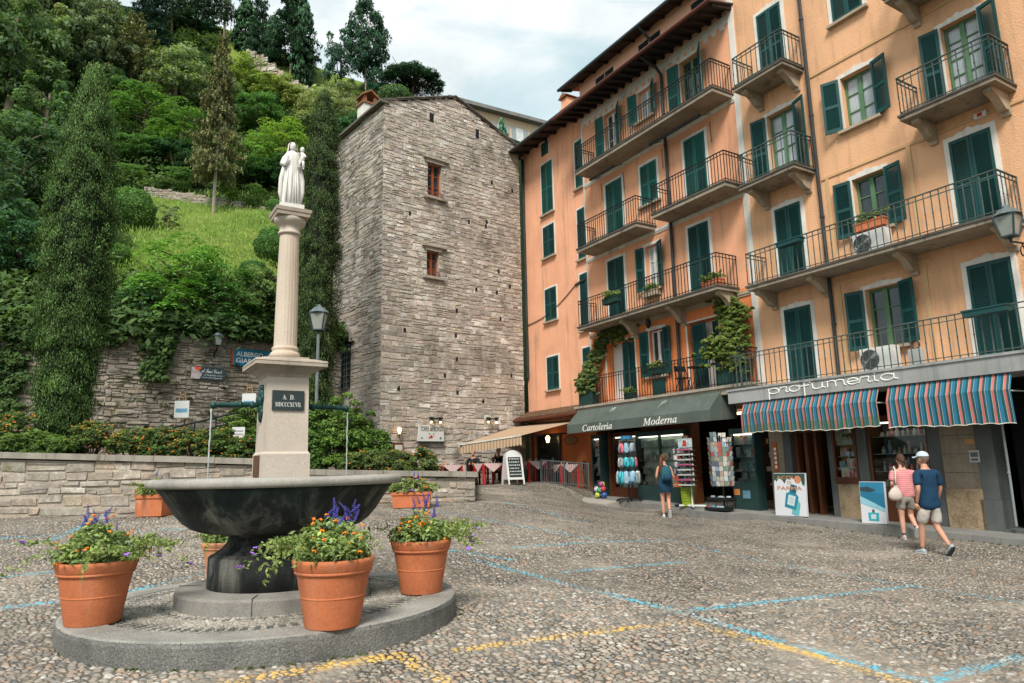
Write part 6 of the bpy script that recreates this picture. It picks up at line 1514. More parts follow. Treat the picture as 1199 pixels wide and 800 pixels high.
t_ = thing('notice', 'orange notice card on the base of the teal showcase', 'notice', fw(-13.95, .348, .86), FROT); mb = MB(); mb.box(-.1, .1, -.006, 0, -.09, .08); mb.build('card', M('orange card', (.60, .22, .06), .7, .1), t_)
t_ = thing('notice', 'blue picture card on the base of the teal showcase', 'notice', fw(-13.62, .348, .80), FROT); mb = MB(); mb.box(-.13, .13, -.006, 0, -.12, .1); mb.build('card', M('blue card', (.12, .26, .34), .7, .5, 9), t_)
for k, (u, z) in enumerate(((-15.4, .5), (-14.6, .5))):    # shelves in the dark depth of the entrance
 pass
for k in range(5):
 mb = MB(); B(mb, -15.7, -14.2, -3.3, -2.9, .9 + .45 * k, .93 + .45 * k); mb.build('interior_shelf', WOODR, HO)
 goods(None, -3.05, .935 + .45 * k, 5, -15.6, -14.3, 'goods on the dark shelves at the back of the stationery shop', 'goods at the back of the shop')
# awning with lettering
aw = MB(); pr = [(.63, 3.725), (1.16, 3.18), (1.17, 2.865)]
AU0, AU1 = -20.98, -14.02
nseg = 24
for i in range(nseg):
 a, b_ = AU0 + (AU1 - AU0) * i / nseg, AU0 + (AU1 - AU0) * (i + 1) / nseg
 for (o0, z0), (o1, z1) in zip(pr, pr[1:]): aw.quad((a, -o1, z1), (b_, -o1, z1), (b_, -o0, z0), (a, -o0, z0))
for u in (AU0, AU1): aw.poly([(u, 0, 3.60), (u, -.63, 3.725), (u, -1.16, 3.18), (u, -1.17, 2.865), (u, -.02, 2.95)])
aw = aw.build('shop_awning', AWN, HO)
mb = MB()
write(mb, serif_italic('Cartoleria'), (-20.02, -1.176, 2.895), (1, 0, 0), (0, 0, 1), width=1.66, height=.235, bold=.012, extrude=.004); mb.build('lettering', CAPTXT, aw)
mb = MB(); write(mb, serif_italic('Moderna'), (-16.82, -1.176, 2.90), (1, 0, 0), (0, 0, 1), width=1.52, height=.235, bold=.012, extrude=.004); mb.build('lettering', CAPTXT, aw)
mb = MB(); rd = random.Random(5)                         # white streaks of lime run down the cloth
for cu, ln in ((-18.85, .34), (-16.35, .48)):
 for k in range(3):
  u = cu + k * .09 + rd.uniform(-.02, .02); l = ln * rd.uniform(.4, 1.0); w_ = rd.uniform(.012, .03)
  f0, f1 = .12, .12 + l; P_ = lambda f, d: (.63 + .53 * f, 3.725 - .545 * f)
  a, c = P_(f0, 0), P_(min(f1, .95), 0)
  mb.quad((u - w_ * .3 - .12 * l, -c[0] - .004, c[1] + .004), (u + w_ * .3 - .12 * l, -c[0] - .004, c[1] + .004), (u + w_, -a[0] - .004, a[1] + .004), (u - w_, -a[0] - .004, a[1] + .004))
mb.build('lime_streaks', M('lime streak', (.45, .45, .42), .9, .3, 9), aw, kind='stuff')
# the wing: cafe front
mb = MB(); B(mb, -25.6, -20.84, -.36, -.352, .2, 3.4); mb.build('lower_wall', STUC_D, HS)
mb = MB(); B(mb, -25.2, -23.6, -.351, -.30, .9, 3.0); dr = mb.build('cafe_door', M('dark cafe glass', (.012, .02, .022), .1, .3, 2, spec=.8), HS)
mb = MB()
for u in (-25.2, -24.4, -23.6): B(mb, u - .05, u + .05, -.30, -.27, .9, 3.0)
mb.build('door_frame', TEAL, dr)
mb = MB(); mb.lathe([(.001, 0), (.42, .0), (.45, .012), (.45, .03), (.001, .03)], 40, close=False)
q = fpix(668, 515.5, -.32)
t_ = thing('oval_sign', 'oval sign with faded script on the orange wall beside the cafe door', 'sign', fw(q[0], -.345, q[1]), FROT); o = mb.build('board', M('faded oval board', (.42, .24, .13), .8, .2, 5), t_); o.rotation_euler = (R(90), 0, 0); o.scale = (1, .42, 1)
mb = MB(); mb.lathe([(.41, .031), (.44, .034), (.45, .031)], 40, close=False); o2 = mb.build('rim', M('oval rim', (.10, .05, .03), .7), t_); o2.rotation_euler = (R(90), 0, 0); o2.scale = (1, .42, 1)
# lean-to tiled roof under the wing and the beige awning
mb = MB()
mb.prism([(.0, 4.02), (-1.0, 3.68), (-1.0, 3.62), (0, 3.96)], (-26.35, .345, 0), (0, 1, 0), (0, 0, 1), (5.35, 0, 0)); lt = mb.build('lean_to_roof', M('old tiles', (.085, .055, .035), .95, .55, 4, .35, 22, bump=.8), HS)
mb = MB(); rd = random.Random(9)
for k in range(30):
 u = -26.3 + 5.25 * (k + .5) / 30; mb.tube([(u, .345 - 1.03, 3.685 + rd.uniform(-.01, .01)), (u, .345 - .02, 4.03)], .075, 7)
mb.build('ridge_tiles', M('curved tiles', (.12, .07, .04), .95, .6, 5, .4, 20, bump=.8), lt)
mb = MB(); mb.tube([(-26.4, -.73, 3.64), (-20.95, -.73, 3.64)], .06, 8); mb.build('gutter', GUTTER, lt)
a1_, a2_ = fpix(538, 521, 2.3), fpix(612, 514, 2.3)
AWC0, AWC1 = -25.9, -22.1
mb = MB(); ns = 40
CA = thing('cafe_awning', 'beige striped cafe awning stretched out over the tables by the tower', 'awning', FO, FROT)
# the cloth runs from under the eaves of the wing out over the terrace
cor = dict(bl=atY(538, 521, 25.3), br=atY(610.5, 510, 24.0), tr=fw(-21.6, -.25, 3.50), tl=fw(-26.2, -.25, 3.60))
def loc_(p): q_ = p - FO; return np.array([q_ @ EU, -(q_ @ EN), q_[2]])
cl_ = {k: loc_(np.array(v)) for k, v in cor.items()}
CST = M('awning cloth', (.50, .355, .235), .9, .1, 2, attr=True)
mb = MB()
for i in range(ns):
 f0, f1 = i / ns, (i + 1) / ns
 mb.col = (1, 1, 1) if i % 2 else (.74, .70, .68)
 q0, q1, q2, q3 = (cl_['bl'] + (cl_['br'] - cl_['bl']) * f0, cl_['bl'] + (cl_['br'] - cl_['bl']) * f1, cl_['tl'] + (cl_['tr'] - cl_['tl']) * f1, cl_['tl'] + (cl_['tr'] - cl_['tl']) * f0)
 mb.quad(q0, q1, q2, q3)
cloth_ = mb.build('cloth', CST, CA)
mb = MB()
for i in range(ns):
 f0, f1 = i / ns, (i + 1) / ns; mb.col = (1, 1, 1) if i % 2 else (.66, .62, .6)
 q0, q1 = cl_['bl'] + (cl_['br'] - cl_['bl']) * f0, cl_['bl'] + (cl_['br'] - cl_['bl']) * f1; d0 = np.array([0, 0, -.30 - (.03 if i % 2 else 0)])
 mb.quad(q0 + d0, q1 + d0, q1, q0)
mb.build('valance', CST, CA)
mb = MB(); mb.bar(cl_['bl'], cl_['br'], .05); mb.build('front_bar', M('awning bar', (.6, .58, .54), .5), CA)
mb = MB(); mb.bar(cl_['br'] + np.array([-.05, 0, -.03]), cl_['tr'] + np.array([-.4, 0, -.5]), .05); mb.build('arm', IRON, CA)
mb = MB(); mb.bar(cl_['bl'] + np.array([.1, 0, -.03]), cl_['tl'] + np.array([.4, 0, -.5]), .05); mb.build('arm', IRON, CA)
# ochre house: shop front of the perfumery
def slab(name, mat, u0, u1, o0, o1, z0, z1, parent=HB): mb = MB(); B(mb, u0, u1, o0, o1, z0, z1); return mb.build(name, mat, parent)
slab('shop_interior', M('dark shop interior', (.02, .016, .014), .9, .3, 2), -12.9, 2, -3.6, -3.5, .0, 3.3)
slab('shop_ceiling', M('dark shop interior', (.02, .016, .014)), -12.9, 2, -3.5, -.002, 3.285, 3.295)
slab('pier', PIERST, -12.95, -12.50, -.5, .05, pz(-12.7) - .1, 3.28)
slab('pilaster', GREYST, -12.50, -12.28, -.4, .03, pz(-12.4) - .1, 3.28)
slab('door_frame', WOOD, -12.27, -12.16, -.3, -.1, pz(-12.2), 3.27); slab('transom', WOOD, -12.16, -11.17, -.28, -.12, 2.42, 2.52)
dl = slab('door_leaf', WOOD, -11.98, -11.88, -.75, -.13, pz(-12), 2.42)
slab('door_post', WOOD, -11.66, -11.58, -.3, -.1, pz(-11.6), 2.42)
slab('pilaster', GREYST, -11.16, -11.0, -.4, .05, pz(-11) - .1, 3.28)
slab('dado', PIERR, -11.0, -10.42, -.2, .03, pz(-10.7) - .1, 1.10)
cabinet(-11.02, -10.38, -.18, .07, 1.20, 2.62, 1.105, 'perfume bottles and boxes on the lit shelves of the narrow window by the shop door', 5, PALP, 1, 5, WOODR, HB, True, 'mix', (.34, .15, .07), 6, 'display_window')
slab('pilaster', GREYST, -10.37, -10.12, -.4, .05, pz(-10.2) - .1, 3.28)
cabinet(-10.1, -8.66, -.6, .0, .98, 2.62, pz(-9.4) - .1, 'perfume bottles in the wide window in front of the couple', 8, PALP, 1, 4, WOOD, HB, True, 'bottle', (.10, .11, .11), 9, 'display_window')
mb = MB(); B(mb, -9.8, -9.1, -.45, -.40, 1.15, 1.55); mb.build('lit_display', M('red lit display', (.45, .05, .03), .6, .3, 6), HB)
slab('pilaster', GREYST, -8.65, -8.36, -.4, .06, pz(-8.5) - .1, 3.28)
slab('pier', PIERST, -8.36, -7.66, -.4, .08, 1.02, 3.28); slab('pier_base', PIERR, -8.38, -7.64, -.4, .10, pz(-8) - .1, 1.017)
for z in (1.35, 1.75, 2.15, 2.5): slab('pier_joint', M('joint', (.10, .085, .065), .9), -8.355, -7.665, .079, .0815, z, z + .012)
slab('pilaster', GREYST, -7.66, -7.32, -.4, .07, .8, 3.28); slab('pilaster_base', GREYST, -7.70, -7.30, -.4, .10, pz(-7.5) - .1, .797)
slab('door_reveal', DARK, -7.31, -6.9, -.9, -.8, 0, 3.28); slab('door_panel', WOODR, -6.75, -6.35, -.85, -.5, pz(-6.5), 3.2); slab('shutter_panel', M('dark blue panel', (.012, .02, .03), .6, .3, 2), -6.34, -3.8, -.8, -.6, 0, 3.2)
slab('pier', PIERST, -3.8, -3.0, -.4, .08, -.2, 3.28); slab('shop_wall', PIERST, -3.0, 2, -.4, .0, -.3, 3.28); slab('threshold', GREYST, -7.31, -3.8, -.3, .12, pz(-6) - .2, pz(-7) + .06)
mb = MB(); mb.tube([(-7.04, -.22, pz(-7) + .14), (-7.03, -.22, 1.15), (-7.03, -.22, 3.1)], .025, 8); mb.ball((-7.035, -.22, 1.35), .035, 8, 6); mb.build('awning_pole', M('grey pole', (.22, .25, .25), .5), HB)
for nm, lab, u0, u1, z0, z1, cc in (('plaque', 'small brass plaque on the stone pier behind the man', -7.86, -7.66, 1.96, 2.06, (.45, .25, .10)), ('notice', 'white notice with a small picture on the stone pier behind the man', -7.80, -7.60, 1.57, 1.82, (.45, .47, .45))):
 t_ = thing(nm, lab, nm, fw((u0 + u1) / 2, .082, z0), FROT); mb = MB(); w_ = (u1 - u0) / 2; mb.box(-w_, w_, -.012, 0, 0, z1 - z0); mb.build('board', M('board ' + nm, cc, .6, .1), t_)
 if nm == 'notice': mb = MB(); mb.box(-w_ * .75, w_ * .75, -.015, -.0121, .11, .21); mb.build('picture', M('notice picture', (.10, .13, .13), .6, .6, 30), t_); mb = MB(); mb.box(-w_ * .7, w_ * .7, -.015, -.0121, .03, .08); mb.build('picture', M('notice picture', (.10, .13, .13)), t_)
t_ = thing('vertical_sign', 'narrow orange vertical sign with white squares on the pier left of the perfume poster', 'sign', fw(-12.76, .055, 1.42), FROT); mb = MB(); mb.box(-.065, .065, -.02, 0, 0, .78); o = mb.build('board', M('orange enamel', (.50, .10, .025), .5, .15), t_)
for k in range(5): mb = MB(); mb.box(-.035, .035, -.024, -.0201, .08 + k * .12, .08 + k * .12 + .075); mb.build('letter_plate', CAPTXT, o)
for k in range(5):
 z = .75 + .4 * k; slab('interior_shelf', M('blue shelf', (.05, .14, .20), .6, .2), -11.95, -10.9, -1.5, -1.2, z, z + .02); goods(None, -1.3, z + .022, 7, -11.9, -11.0, 'small bottles on the shelves seen through the open perfumery door', 'bottles seen through the perfumery door', PALP, 'mix', 1.2)
# striped awnings
SC_ = {'c': (.52, .15, .14), 'd': (.012, .085, .09), 'b': (.025, .155, .27), 'y': (.55, .50, .36)}
STR = M('striped awning cloth', (1, 1, 1), .85, .12, 2.5, .1, 50, attr=True)
STRG = STR
def striped(u0, u1, zt, zf, zb, label, seed, mould=False):
 rd = random.Random(seed); pat = [('c', .046), ('d', .046), ('y', .006), ('b', .062), ('d', .046), ('y', .006)]; per = sum(p[1] for p in pat)
 cols = []; u = u0
 while u < u1 - 1e-4:
  for c, w_ in pat:
   if u >= u1: break
   v = min(u + w_, u1); cols.append((u, v, c)); u = v
 L = u1 - u0
 def P(u, r):
  s = (u - u0)
  if r <= 1: o_ = 1.06 + .15 * r; z = zt + (zf - zt) * r - .01 * r * math.sin(s * 5 + seed)
  else:
   f = (r - 1) / 5; o_ = 1.21 - .03 * f + .022 * f * math.sin(s * 9 + seed) + .012 * f * math.sin(s * 23 + 2 * f)
   z = zf + (zb - zf) * f - .01 * math.sin(s * 5 + seed) + f * .022 * abs(math.sin(s * math.pi / .31)) + f * .03 * math.sin(s * 1.3 + seed)
  return (u, -o_, z)
 mb = MB()
 for a, b_, c in cols:
  n_ = 2 if c in 'cbd' else 1
  for k in range(n_):
   p, q = a + (b_ - a) * k / n_, a + (b_ - a) * (k + 1) / n_
   for r in range(6):
    cc = SC_[c]
    if mould and r >= 4: g = .35 + .25 * rd.random(); cc = tuple(x * (1 - g) + y * g for x, y in zip(cc, (.05, .11, .04)))
    mb.col = cc; mb.quad(P(p, r + 1), P(q, r + 1), P(q, r), P(p, r))
 aw_ = mb.build('striped_awning', STR, HB, label=label)
 mb = MB()
 for a, b_, c in cols: mb.hexa([tuple(np.array(P(x, 6)) + np.array([0, dy, dzz])) for dzz in (-.014, .002) for x, dy in ((a, -.006), (b_, -.006), (b_, .006), (a, .006))])
 mb.build('scalloped_hem', M('cream hem', (.62, .58, .48), .8), aw_)
 for u in (u0 + .1, u1 - .1): mb = MB(); mb.bar((u, -.05, 2.95), (u, -1.19, zf - .02), .025); mb.build('awning_arm', M('white arm', (.6, .6, .58), .5), aw_)
striped(-12.86, -9.03, 3.27, 2.96, 2.42, 'left striped awning with green mould along the hem', 1, True); striped(-8.82, -6.36, 3.27, 2.95, 2.33, 'right striped awning', 2)
# posters
def board(name, label, u, out, w, h, yaw, lean):
 t = thing(name, label, 'poster', fw(u, out, pz(u) + .0), FROT + yaw); mb = MB(); mb.hexa([(-w / 2, -.03 + 0, 0), (w / 2, -.03, 0), (w / 2, .03, 0), (-w / 2, .03, 0), (-w / 2, -.03 + lean, h), (w / 2, -.03 + lean, h), (w / 2, .03 + lean, h), (-w / 2, .03 + lean, h)])
 o = mb.build('panel', M('poster board white', (.62, .63, .66), .5, .06, 2), t); return t, o, (lambda x, z, e=.0: (x, -.033 - e + lean * z / h, z))
t, o, PP = board('perfume_poster', 'large white poster of a blue glass bottle standing by the shop door', -11.8, .86, .93, 1.06, .0, .06)
def art(o, name, poly, col, e, PP): mb = MB(); mb.poly([PP(x, z, e) for x, z in poly]); return mb.build(name, M('print ' + '%.2f %.2f %.2f' % col, col, .5, .12, 6), o)
lf = [(-.46, 1.05), (-.46, .86), (-.42, .90), (-.38, .84), (-.33, .93), (-.22, .90), (-.14, .80), (-.08, .92), (.02, .90), (.08, .95), (.2, .90), (.34, .92), (.38, .78), (.44, .74), (.46, .86), (.46, 1.05)]
art(o, 'printed_leaves', lf, (.03, .075, .06), .001, PP)
art(o, 'printed_fruit', [(.25 + .10 * math.cos(a * .314), .90 + .095 * math.sin(a * .314)) for a in range(20)], (.55, .22, .12), .002, PP)
for txt, x, z, w_ in (('ACQUA', -.38, .90, .74), ('DI', -.06, .79, .12), ('PARMA', -.37, .64, .74)):
 mb = MB(); v = PP(x, z, .003); v2 = PP(x, z + 1, .003); write(mb, txt, v, (1, 0, 0), (0, (v2[1] - v[1]), 1), width=w_, height=.095 if txt != 'DI' else .075, extrude=.001, bold=.01); mb.build('lettering', M('copper print', (.55, .25, .12), .5), o)
rot_ = lambda x, z, a=-.24: (x * math.cos(a) - z * math.sin(a), x * math.sin(a) + z * math.cos(a))
bt = lambda pts: [(.03 + rot_(x, z)[0], .34 + rot_(x, z)[1]) for x, z in pts]
art(o, 'printed_shadow', [(.02, .06), (.14, .02), (.24, .02), (.3, .3), (.22, .42), (.1, .3)], (.12, .42, .46), .002, PP)
art(o, 'printed_bottle', bt([(-.17, -.16), (.17, -.16), (.19, .18), (.1, .24), (-.1, .24), (-.19, .18)]), (.02, .22, .30), .003, PP)
art(o, 'printed_cap', bt([(-.095, .24), (.095, .24), (.095, .44), (-.095, .44)]), (.015, .10, .16), .004, PP)
art(o, 'printed_label', bt([(-.105, -.08), (.105, -.08), (.105, .17), (-.105, .17)]), (.55, .62, .64), .005, PP)
for k in range(3): art(o, 'printed_line', bt([(-.07, .09 - k * .05), (.07, .09 - k * .05), (.07, .10 - k * .05), (-.07, .10 - k * .05)]), (.15, .3, .36), .006, PP)
t, o, PP = board('perfume_poster', 'poster of a blue sea and beach with a small turquoise bottle beside the couple', -9.64, .80, .60, .93, .0, .05)
art(o, 'printed_sky', [(-.29, .92), (-.29, .72), (.29, .66), (.29, .92)], (.03, .20, .33), .001, PP); art(o, 'printed_hill', [(-.29, .80), (-.1, .82), (.1, .74), (-.05, .69), (-.29, .72)], (.03, .06, .07), .002, PP)
art(o, 'printed_sea', [(-.29, .72), (.29, .66), (.29, .33), (.05, .45), (-.29, .60)], (.02, .16, .27), .0015, PP); art(o, 'printed_surf', [(-.29, .60), (.05, .45), (.29, .33), (.29, .26), (-.29, .44)], (.25, .50, .58), .002, PP)
art(o, 'printed_bottle', [(-.12, .06), (.12, .06), (.13, .24), (-.13, .24)], (.04, .36, .44), .003, PP); art(o, 'printed_cap', [(-.03, .24), (.03, .24), (.03, .31), (-.03, .31)], (.06, .10, .12), .003, PP); art(o, 'printed_label', [(-.06, .10), (.06, .10), (.06, .2), (-.06, .2)], (.5, .62, .62), .004, PP)
# things in front of the shops
def fprop(name, label, cat, u, out, dz=0.0, yaw=0.0, group=None): return thing(name, label, cat, fw(u, out, pz(u) + dz), FROT + yaw, group)
CHROME = M('grey wire', (.30, .32, .32), .35, .2, 6, metal=.6); BLACKM = M('black metal', (.012, .014, .015), .5, .2, 6); PLAST_W = M('white plastic', (.68, .68, .65), .45, .08)
# rack of hanging bags
rk = fprop('bag_rack', 'round stand hung with colourful bags in front of the stationery shop', 'display stand', -17.72, 1.12)
mb = MB(); mb.tube([(0, 0, .08), (0, 0, 2.0)], .022, 8); mb.build('pole', BLACKM, rk)
mb = MB()
for k in range(3): a = k * math.pi / 3 + .2; mb.bar((-.42 * math.cos(a), -.42 * math.sin(a), .08), (.42 * math.cos(a), .42 * math.sin(a), .08), .03)
mb.build('foot', BLACKM, rk)
for k in range(6): a = k * math.pi / 3 + .2; mb = MB(); mb.ball((.42 * math.cos(a), .42 * math.sin(a), .035), .035, 8, 6); mb.build('castor', BLACKM, rk)
for z, r_ in ((1.92, .22), (1.46, .26), (1.04, .33)):
 mb = MB(); mb.tube([(r_ * math.cos(a * .2618), r_ * math.sin(a * .2618), z) for a in range(25)], .009, 5); mb.bar((-r_, 0, z), (r_, 0, z), .01); mb.bar((0, -r_, z), (0, r_, z), .01); mb.build('ring', BLACKM, rk)
mb = MB(); mb.lathe([(.12, 1.98), (.20, 1.985), (.20, 2.10), (.12, 2.105)], 18); mb.build('header', M('blue header', (.03, .16, .30), .5, .3, 9), rk)
def bag_mesh(seed):
 rd = random.Random(seed); mb = MB(); n = 12; prev = None
 for k, (z, w_, d) in enumerate(((0, .02, .02), (-.04, .075, .045), (-.14, .10, .065), (-.25, .105, .07), (-.31, .085, .05), (-.33, .02, .02))):
  pts = [(w_ * math.cos(2 * math.pi * j / n) * (1 + .08 * math.sin(j * 2.3 + seed)), d * math.sin(2 * math.pi * j / n), z) for j in range(n)]; b_ = mb.add(pts)
  if prev is not None:
   for j in range(n):
    q = rd.random(); mb.col = (1, 1, 1) if q < .55 else (1.7, 1.7, 1.6) if q < .8 else (.3, .35, .4); mb.face((prev + j, b_ + j, b_ + (j + 1) % n, prev + (j + 1) % n))
  prev = b_
 mb.col = (.2, .2, .2); mb.tube([(-.03, 0, -.02), (0, 0, .05), (.03, 0, -.02)], .006, 5); me_ = mb.mesh('bag', True); return me_
bm_, nt, b, out = nodes('bag cloth'); oi = nt.nodes.new('ShaderNodeObjectInfo'); a = nd(nt, 'ShaderNodeVertexColor', layer_name='Col'); nt.links.new(mixc(nt, 1.0, oi.outputs['Color'], a.outputs[0], 'MULTIPLY'), b.inputs['Base Color']); b.inputs['Roughness'].default_value = .6
BAGM = [bag_mesh(k) for k in range(3)]
for me_ in BAGM: me_.materials.append(bm_)
rd = random.Random(21)
BC = {'turquoise': (.03, .34, .40), 'grey patterned': (.28, .30, .32), 'coral pink': (.58, .12, .16), 'pale blue': (.22, .36, .46), 'white patterned': (.50, .50, .48)}
for z, r_, n in ((1.92, .22, 7), (1.46, .26, 8), (1.02, .33, 10)):
 for k in range(n):
  a = 2 * math.pi * k / n + z; nm = rd.choice(list(BC)); tier = 'top' if z > 1.8 else 'middle' if z > 1.3 else 'lowest'
  o = put('bag', BAGM[k % 3], None, None, label='%s bag hanging in the %s ring of the round stand' % (nm, tier), cat='bag', group='%s bags in the %s ring of the round stand' % (nm, tier))
  p = fw(-17.72, 1.12, pz(-17.72)) ; c_, s_ = math.cos(FROT), math.sin(FROT); x, y = r_ * math.cos(a), r_ * math.sin(a)
  o.location = Vector((p[0] + x * c_ - y * s_, p[1] + x * s_ + y * c_, p[2] + z - .05)); o.rotation_euler = (0, 0, FROT + a + math.pi / 2); k_ = 1.0 if z > 1.2 else 1.25; o.scale = (k_, k_, k_); o.color = c4(BC[nm])
# balls in front of the left showcase
bal = [(-.14, 0, .11, .11, (.55, .57, .58), 'white and black'), (.12, .02, .11, .115, (.05, .14, .42), 'blue and green'), (-.02, -.16, .10, .10, (.60, .62, .10), 'yellow green'), (-.06, .05, .29, .11, (.14, .28, .50), 'light blue'), (.15, -.03, .31, .105, (.62, .06, .08), 'red'),
  (.05, -.10, .28, .10, (.10, .42, .22), 'green'), (-.16, -.08, .30, .10, (.55, .60, .62), 'pale grey'), (.03, .03, .46, .10, (.68, .60, .10), 'yellow'), (.12, -.10, .47, .09, (.55, .12, .30), 'pink')]
for x, y, z, r_, c, nm in bal:
 mb = MB(); mb.ball((0, 0, 0), r_, 14, 10)
 for i in range(len(mb.c)): mb.c[i] = (1, 1, 1) if (i // 2) % 3 else (.12, .14, .2)
 o = mb.build('toy_ball', M('ball ' + nm, c, .35, .05, attr=True), None, smooth=True, label='%s toy ball in the heap before the narrow showcase' % nm, cat='ball', group='toy balls heaped by the showcase')
 o.location = Vector(fw(-19.42 + x, .92 - y, pz(-19.4) + z)); o.rotation_euler = (x * 9, y * 11, z * 7)
# toy and gift rack with header picture
rb = fprop('gift_rack', 'tall white wire rack of small souvenirs with a picture header, right of the basket', 'display rack', -15.02, 1.05)
mb = MB(); mb.tube([(0, 0, .06), (0, 0, 1.95)], .025, 8); mb.build('pole', PLAST_W, rb)
mb = MB(); mb.bar((-.38, -.15, .05), (.38, .15, .05), .045); mb.bar((-.3, .28, .05), (.3, -.28, .05), .045); mb.build('foot', PLAST_W, rb)
mb = MB(); mb.box(-.27, .27, -.16, -.13, 1.72, 1.98); hd = mb.build('header', M('header picture', (.42, .52, .55), .5, .5, 7), rb); mb = MB(); mb.poly([(-.1, -.163, 1.76), (.08, -.163, 1.75), (.06, -.163, 1.92), (-.06, -.163, 1.94)]); mb.build('header_picture', M('red print', (.5, .05, .03), .5, .4, 14), hd)
rd = random.Random(4)
for k in range(8):
 z = .62 + .145 * k; mb = MB(); mb.box(-.29, .29, -.24, -.02, z - .006, z); mb.box(-.29, .29, -.245, -.235, z, z + .045); mb.build('shelf', CHROME, rb)
 mb = MB(); mb.box(-.28, .28, -.252, -.246, z + .004, z + .035); mb.build('price_strip', M('price strip %d' % (k % 3), ((.6, .6, .58), (.50, .06, .18), (.55, .54, .5))[k % 3], .5, .3, 20), rb)
 for j in range(9):
  mb = MB(); w_, h = rd.uniform(.018, .03), rd.uniform(.05, .11); mb.lathe([(w_, 0), (w_ * 1.1, h * .4), (w_ * .6, h * .7), (w_ * .8, h)], 8); c = rd.choice(((.5, .5, .5), (.62, .60, .56), (.12, .13, .14), (.42, .10, .08), (.2, .28, .34), (.5, .3, .12)))
  o = mb.build('souvenir', GOODS, None, label='small souvenir standing on a shelf of the white wire gift rack', cat='souvenir', group='souvenirs on the white wire gift rack'); o.color = c4(c)
  p = fw(-15.02 + (-.24 + .06 * j), 1.05 + .13, pz(-15.02) + z); o.location = Vector(p); o.rotation_euler = (0, 0, rd.uniform(0, 6))
# narrow key ring stand to its left
rs = fprop('key_ring_stand', 'narrow stand of orange, black and white trinkets left of the gift rack', 'display stand', -15.58, .95)
mb = MB(); mb.tube([(0, 0, .02), (0, 0, 1.75)], .02, 8); mb.lathe([(.2, 0), (.2, .03), (.03, .05)], 16); mb.build('pole', BLACKM, rs)
for k in range(6):
 z = .55 + k * .2; mb = MB(); rr_ = random.Random(k)
 for j in range(10):
  a = j * .628; mb.col = rr_.choice(((.55, .55, .53), (.03, .03, .04), (.62, .22, .04), (.4, .06, .05), (.25, .33, .4))); x, y = .13 * math.cos(a), .13 * math.sin(a); mb.hexa([(x + dx * math.sin(a) + oy * math.cos(a), y - dx * math.cos(a) + oy * math.sin(a), zz) for zz in (z, z + .14) for dx, oy in ((-.035, -.01), (.035, -.01), (.035, .01), (-.035, .01))])
 mb.build('trinket_tier', M('trinkets', (1, 1, 1), .5, .3, 30, attr=True), rs)
t_ = fprop('toy_bat_set', 'round red rimmed toy hanging beside the header of the gift rack', 'toy', -15.55, .62, 1.9); mb = MB(); mb.tube([(.15 * math.cos(a * .314), 0, .19 * math.sin(a * .314)) for a in range(21)], .018, 6); mb.build('red_ring', M('red plastic', (.5, .04, .02)), t_); mb = MB(); mb.box(-.11, .11, .0, .015, -.16, .16); mb.build('card', M('toy card', (.50, .50, .48), .6, .5, 14), t_)
# green laundry style basket
bs = fprop('basket', 'lime green plastic basket with holes, beside the woman with the backpack', 'basket', -15.24, 1.0)
mb = MB()
for k in range(7):
 z0, z1 = .02 + k * .075, .02 + k * .075 + (.075 if k in (0, 6) else .05); r0, r1 = .155 + .075 * z0, .155 + .075 * z1
 mb.lathe([(r0, z0), (r1, z1)], 20, close=False)
for j in range(20): a = j * math.pi / 10; mb.bar((.157 * math.cos(a), .157 * math.sin(a), .02), (.197 * math.cos(a), .197 * math.sin(a), .54), .03, .006)
mb.lathe([(.001, .02), (.155, .02)], 20, close=False); mb.lathe([(.195, .53), (.22, .54), (.22, .56), (.195, .555)], 20, close=False)
mb.build('body', M('lime plastic', (.27, .36, .035), .45, .1), bs)
# metal grating ramp lying on the ground
q_ = gpix(806, 597); gr = thing('grating', 'pale metal grating lying on the cobbles at the shop step', 'grating', q_ + np.array([0, 0, .05]), FROT)
mb = MB()
for k in range(19): mb.box(-.75 + k * .08, -.735 + k * .08, -.16, .16, -.03, .02)
for y in (-.16, 0, .16): mb.box(-.76, .76, y - .01, y + .01, -.031, .021)
mb.build('bars', M('galvanised steel', (.42, .43, .42), .5, .2, 8), gr)
# post card stand
rc = fprop('postcard_stand', 'revolving postcard stand packed with cards before the dark shop entrance', 'display stand', -13.86, 1.0)
mb = MB(); mb.tube([(0, 0, .06), (0, 0, 2.05)], .025, 8); mb.build('pole', BLACKM, rc); mb = MB(); mb.bar((-.3, 0, .04), (.3, 0, .04), .05); mb.bar((0, -.3, .04), (0, .3, .04), .05); mb.build('foot', BLACKM, rc)
rd = random.Random(8); PCM = M('postcards', (1, 1, 1), .35, .25, 25, attr=True)
for k in range(9):
 a = R(-160 + 40 * k); r_ = .30; top = (1.75, 1.95, 2.02, 1.86, 1.7)[k % 5]; ca, sa = math.cos(a), math.sin(a); mb = MB(); z = .66
 while z < top:
  for s in (-.055, .055):
   mb.col = rd.choice(((.58, .56, .50), (.50, .47, .40), (.30, .42, .50), (.62, .60, .58), (.20, .28, .22), (.42, .34, .26), (.45, .12, .10), (.12, .18, .24)))
   x0, y0 = r_ * ca, r_ * sa; tx, ty = -sa, ca
   p = lambda d, o_, zz: (x0 + tx * (s + d) + ca * o_, y0 + ty * (s + d) + sa * o_, zz)
   mb.quad(p(-.05, .0, z), p(.05, .0, z), p(.05, .035, z + .13), p(-.05, .035, z + .13))
  z += .135
 mb.build('postcard_panel', PCM, rc)
 mb = MB(); mb.bar((r_ * ca * .98, r_ * sa * .98, .62), (r_ * ca * .98, r_ * sa * .98, top + .02), .012); mb.bar((0, 0, .64), (r_ * ca, r_ * sa, .64), .01); mb.build('wire_frame', BLACKM, rc)
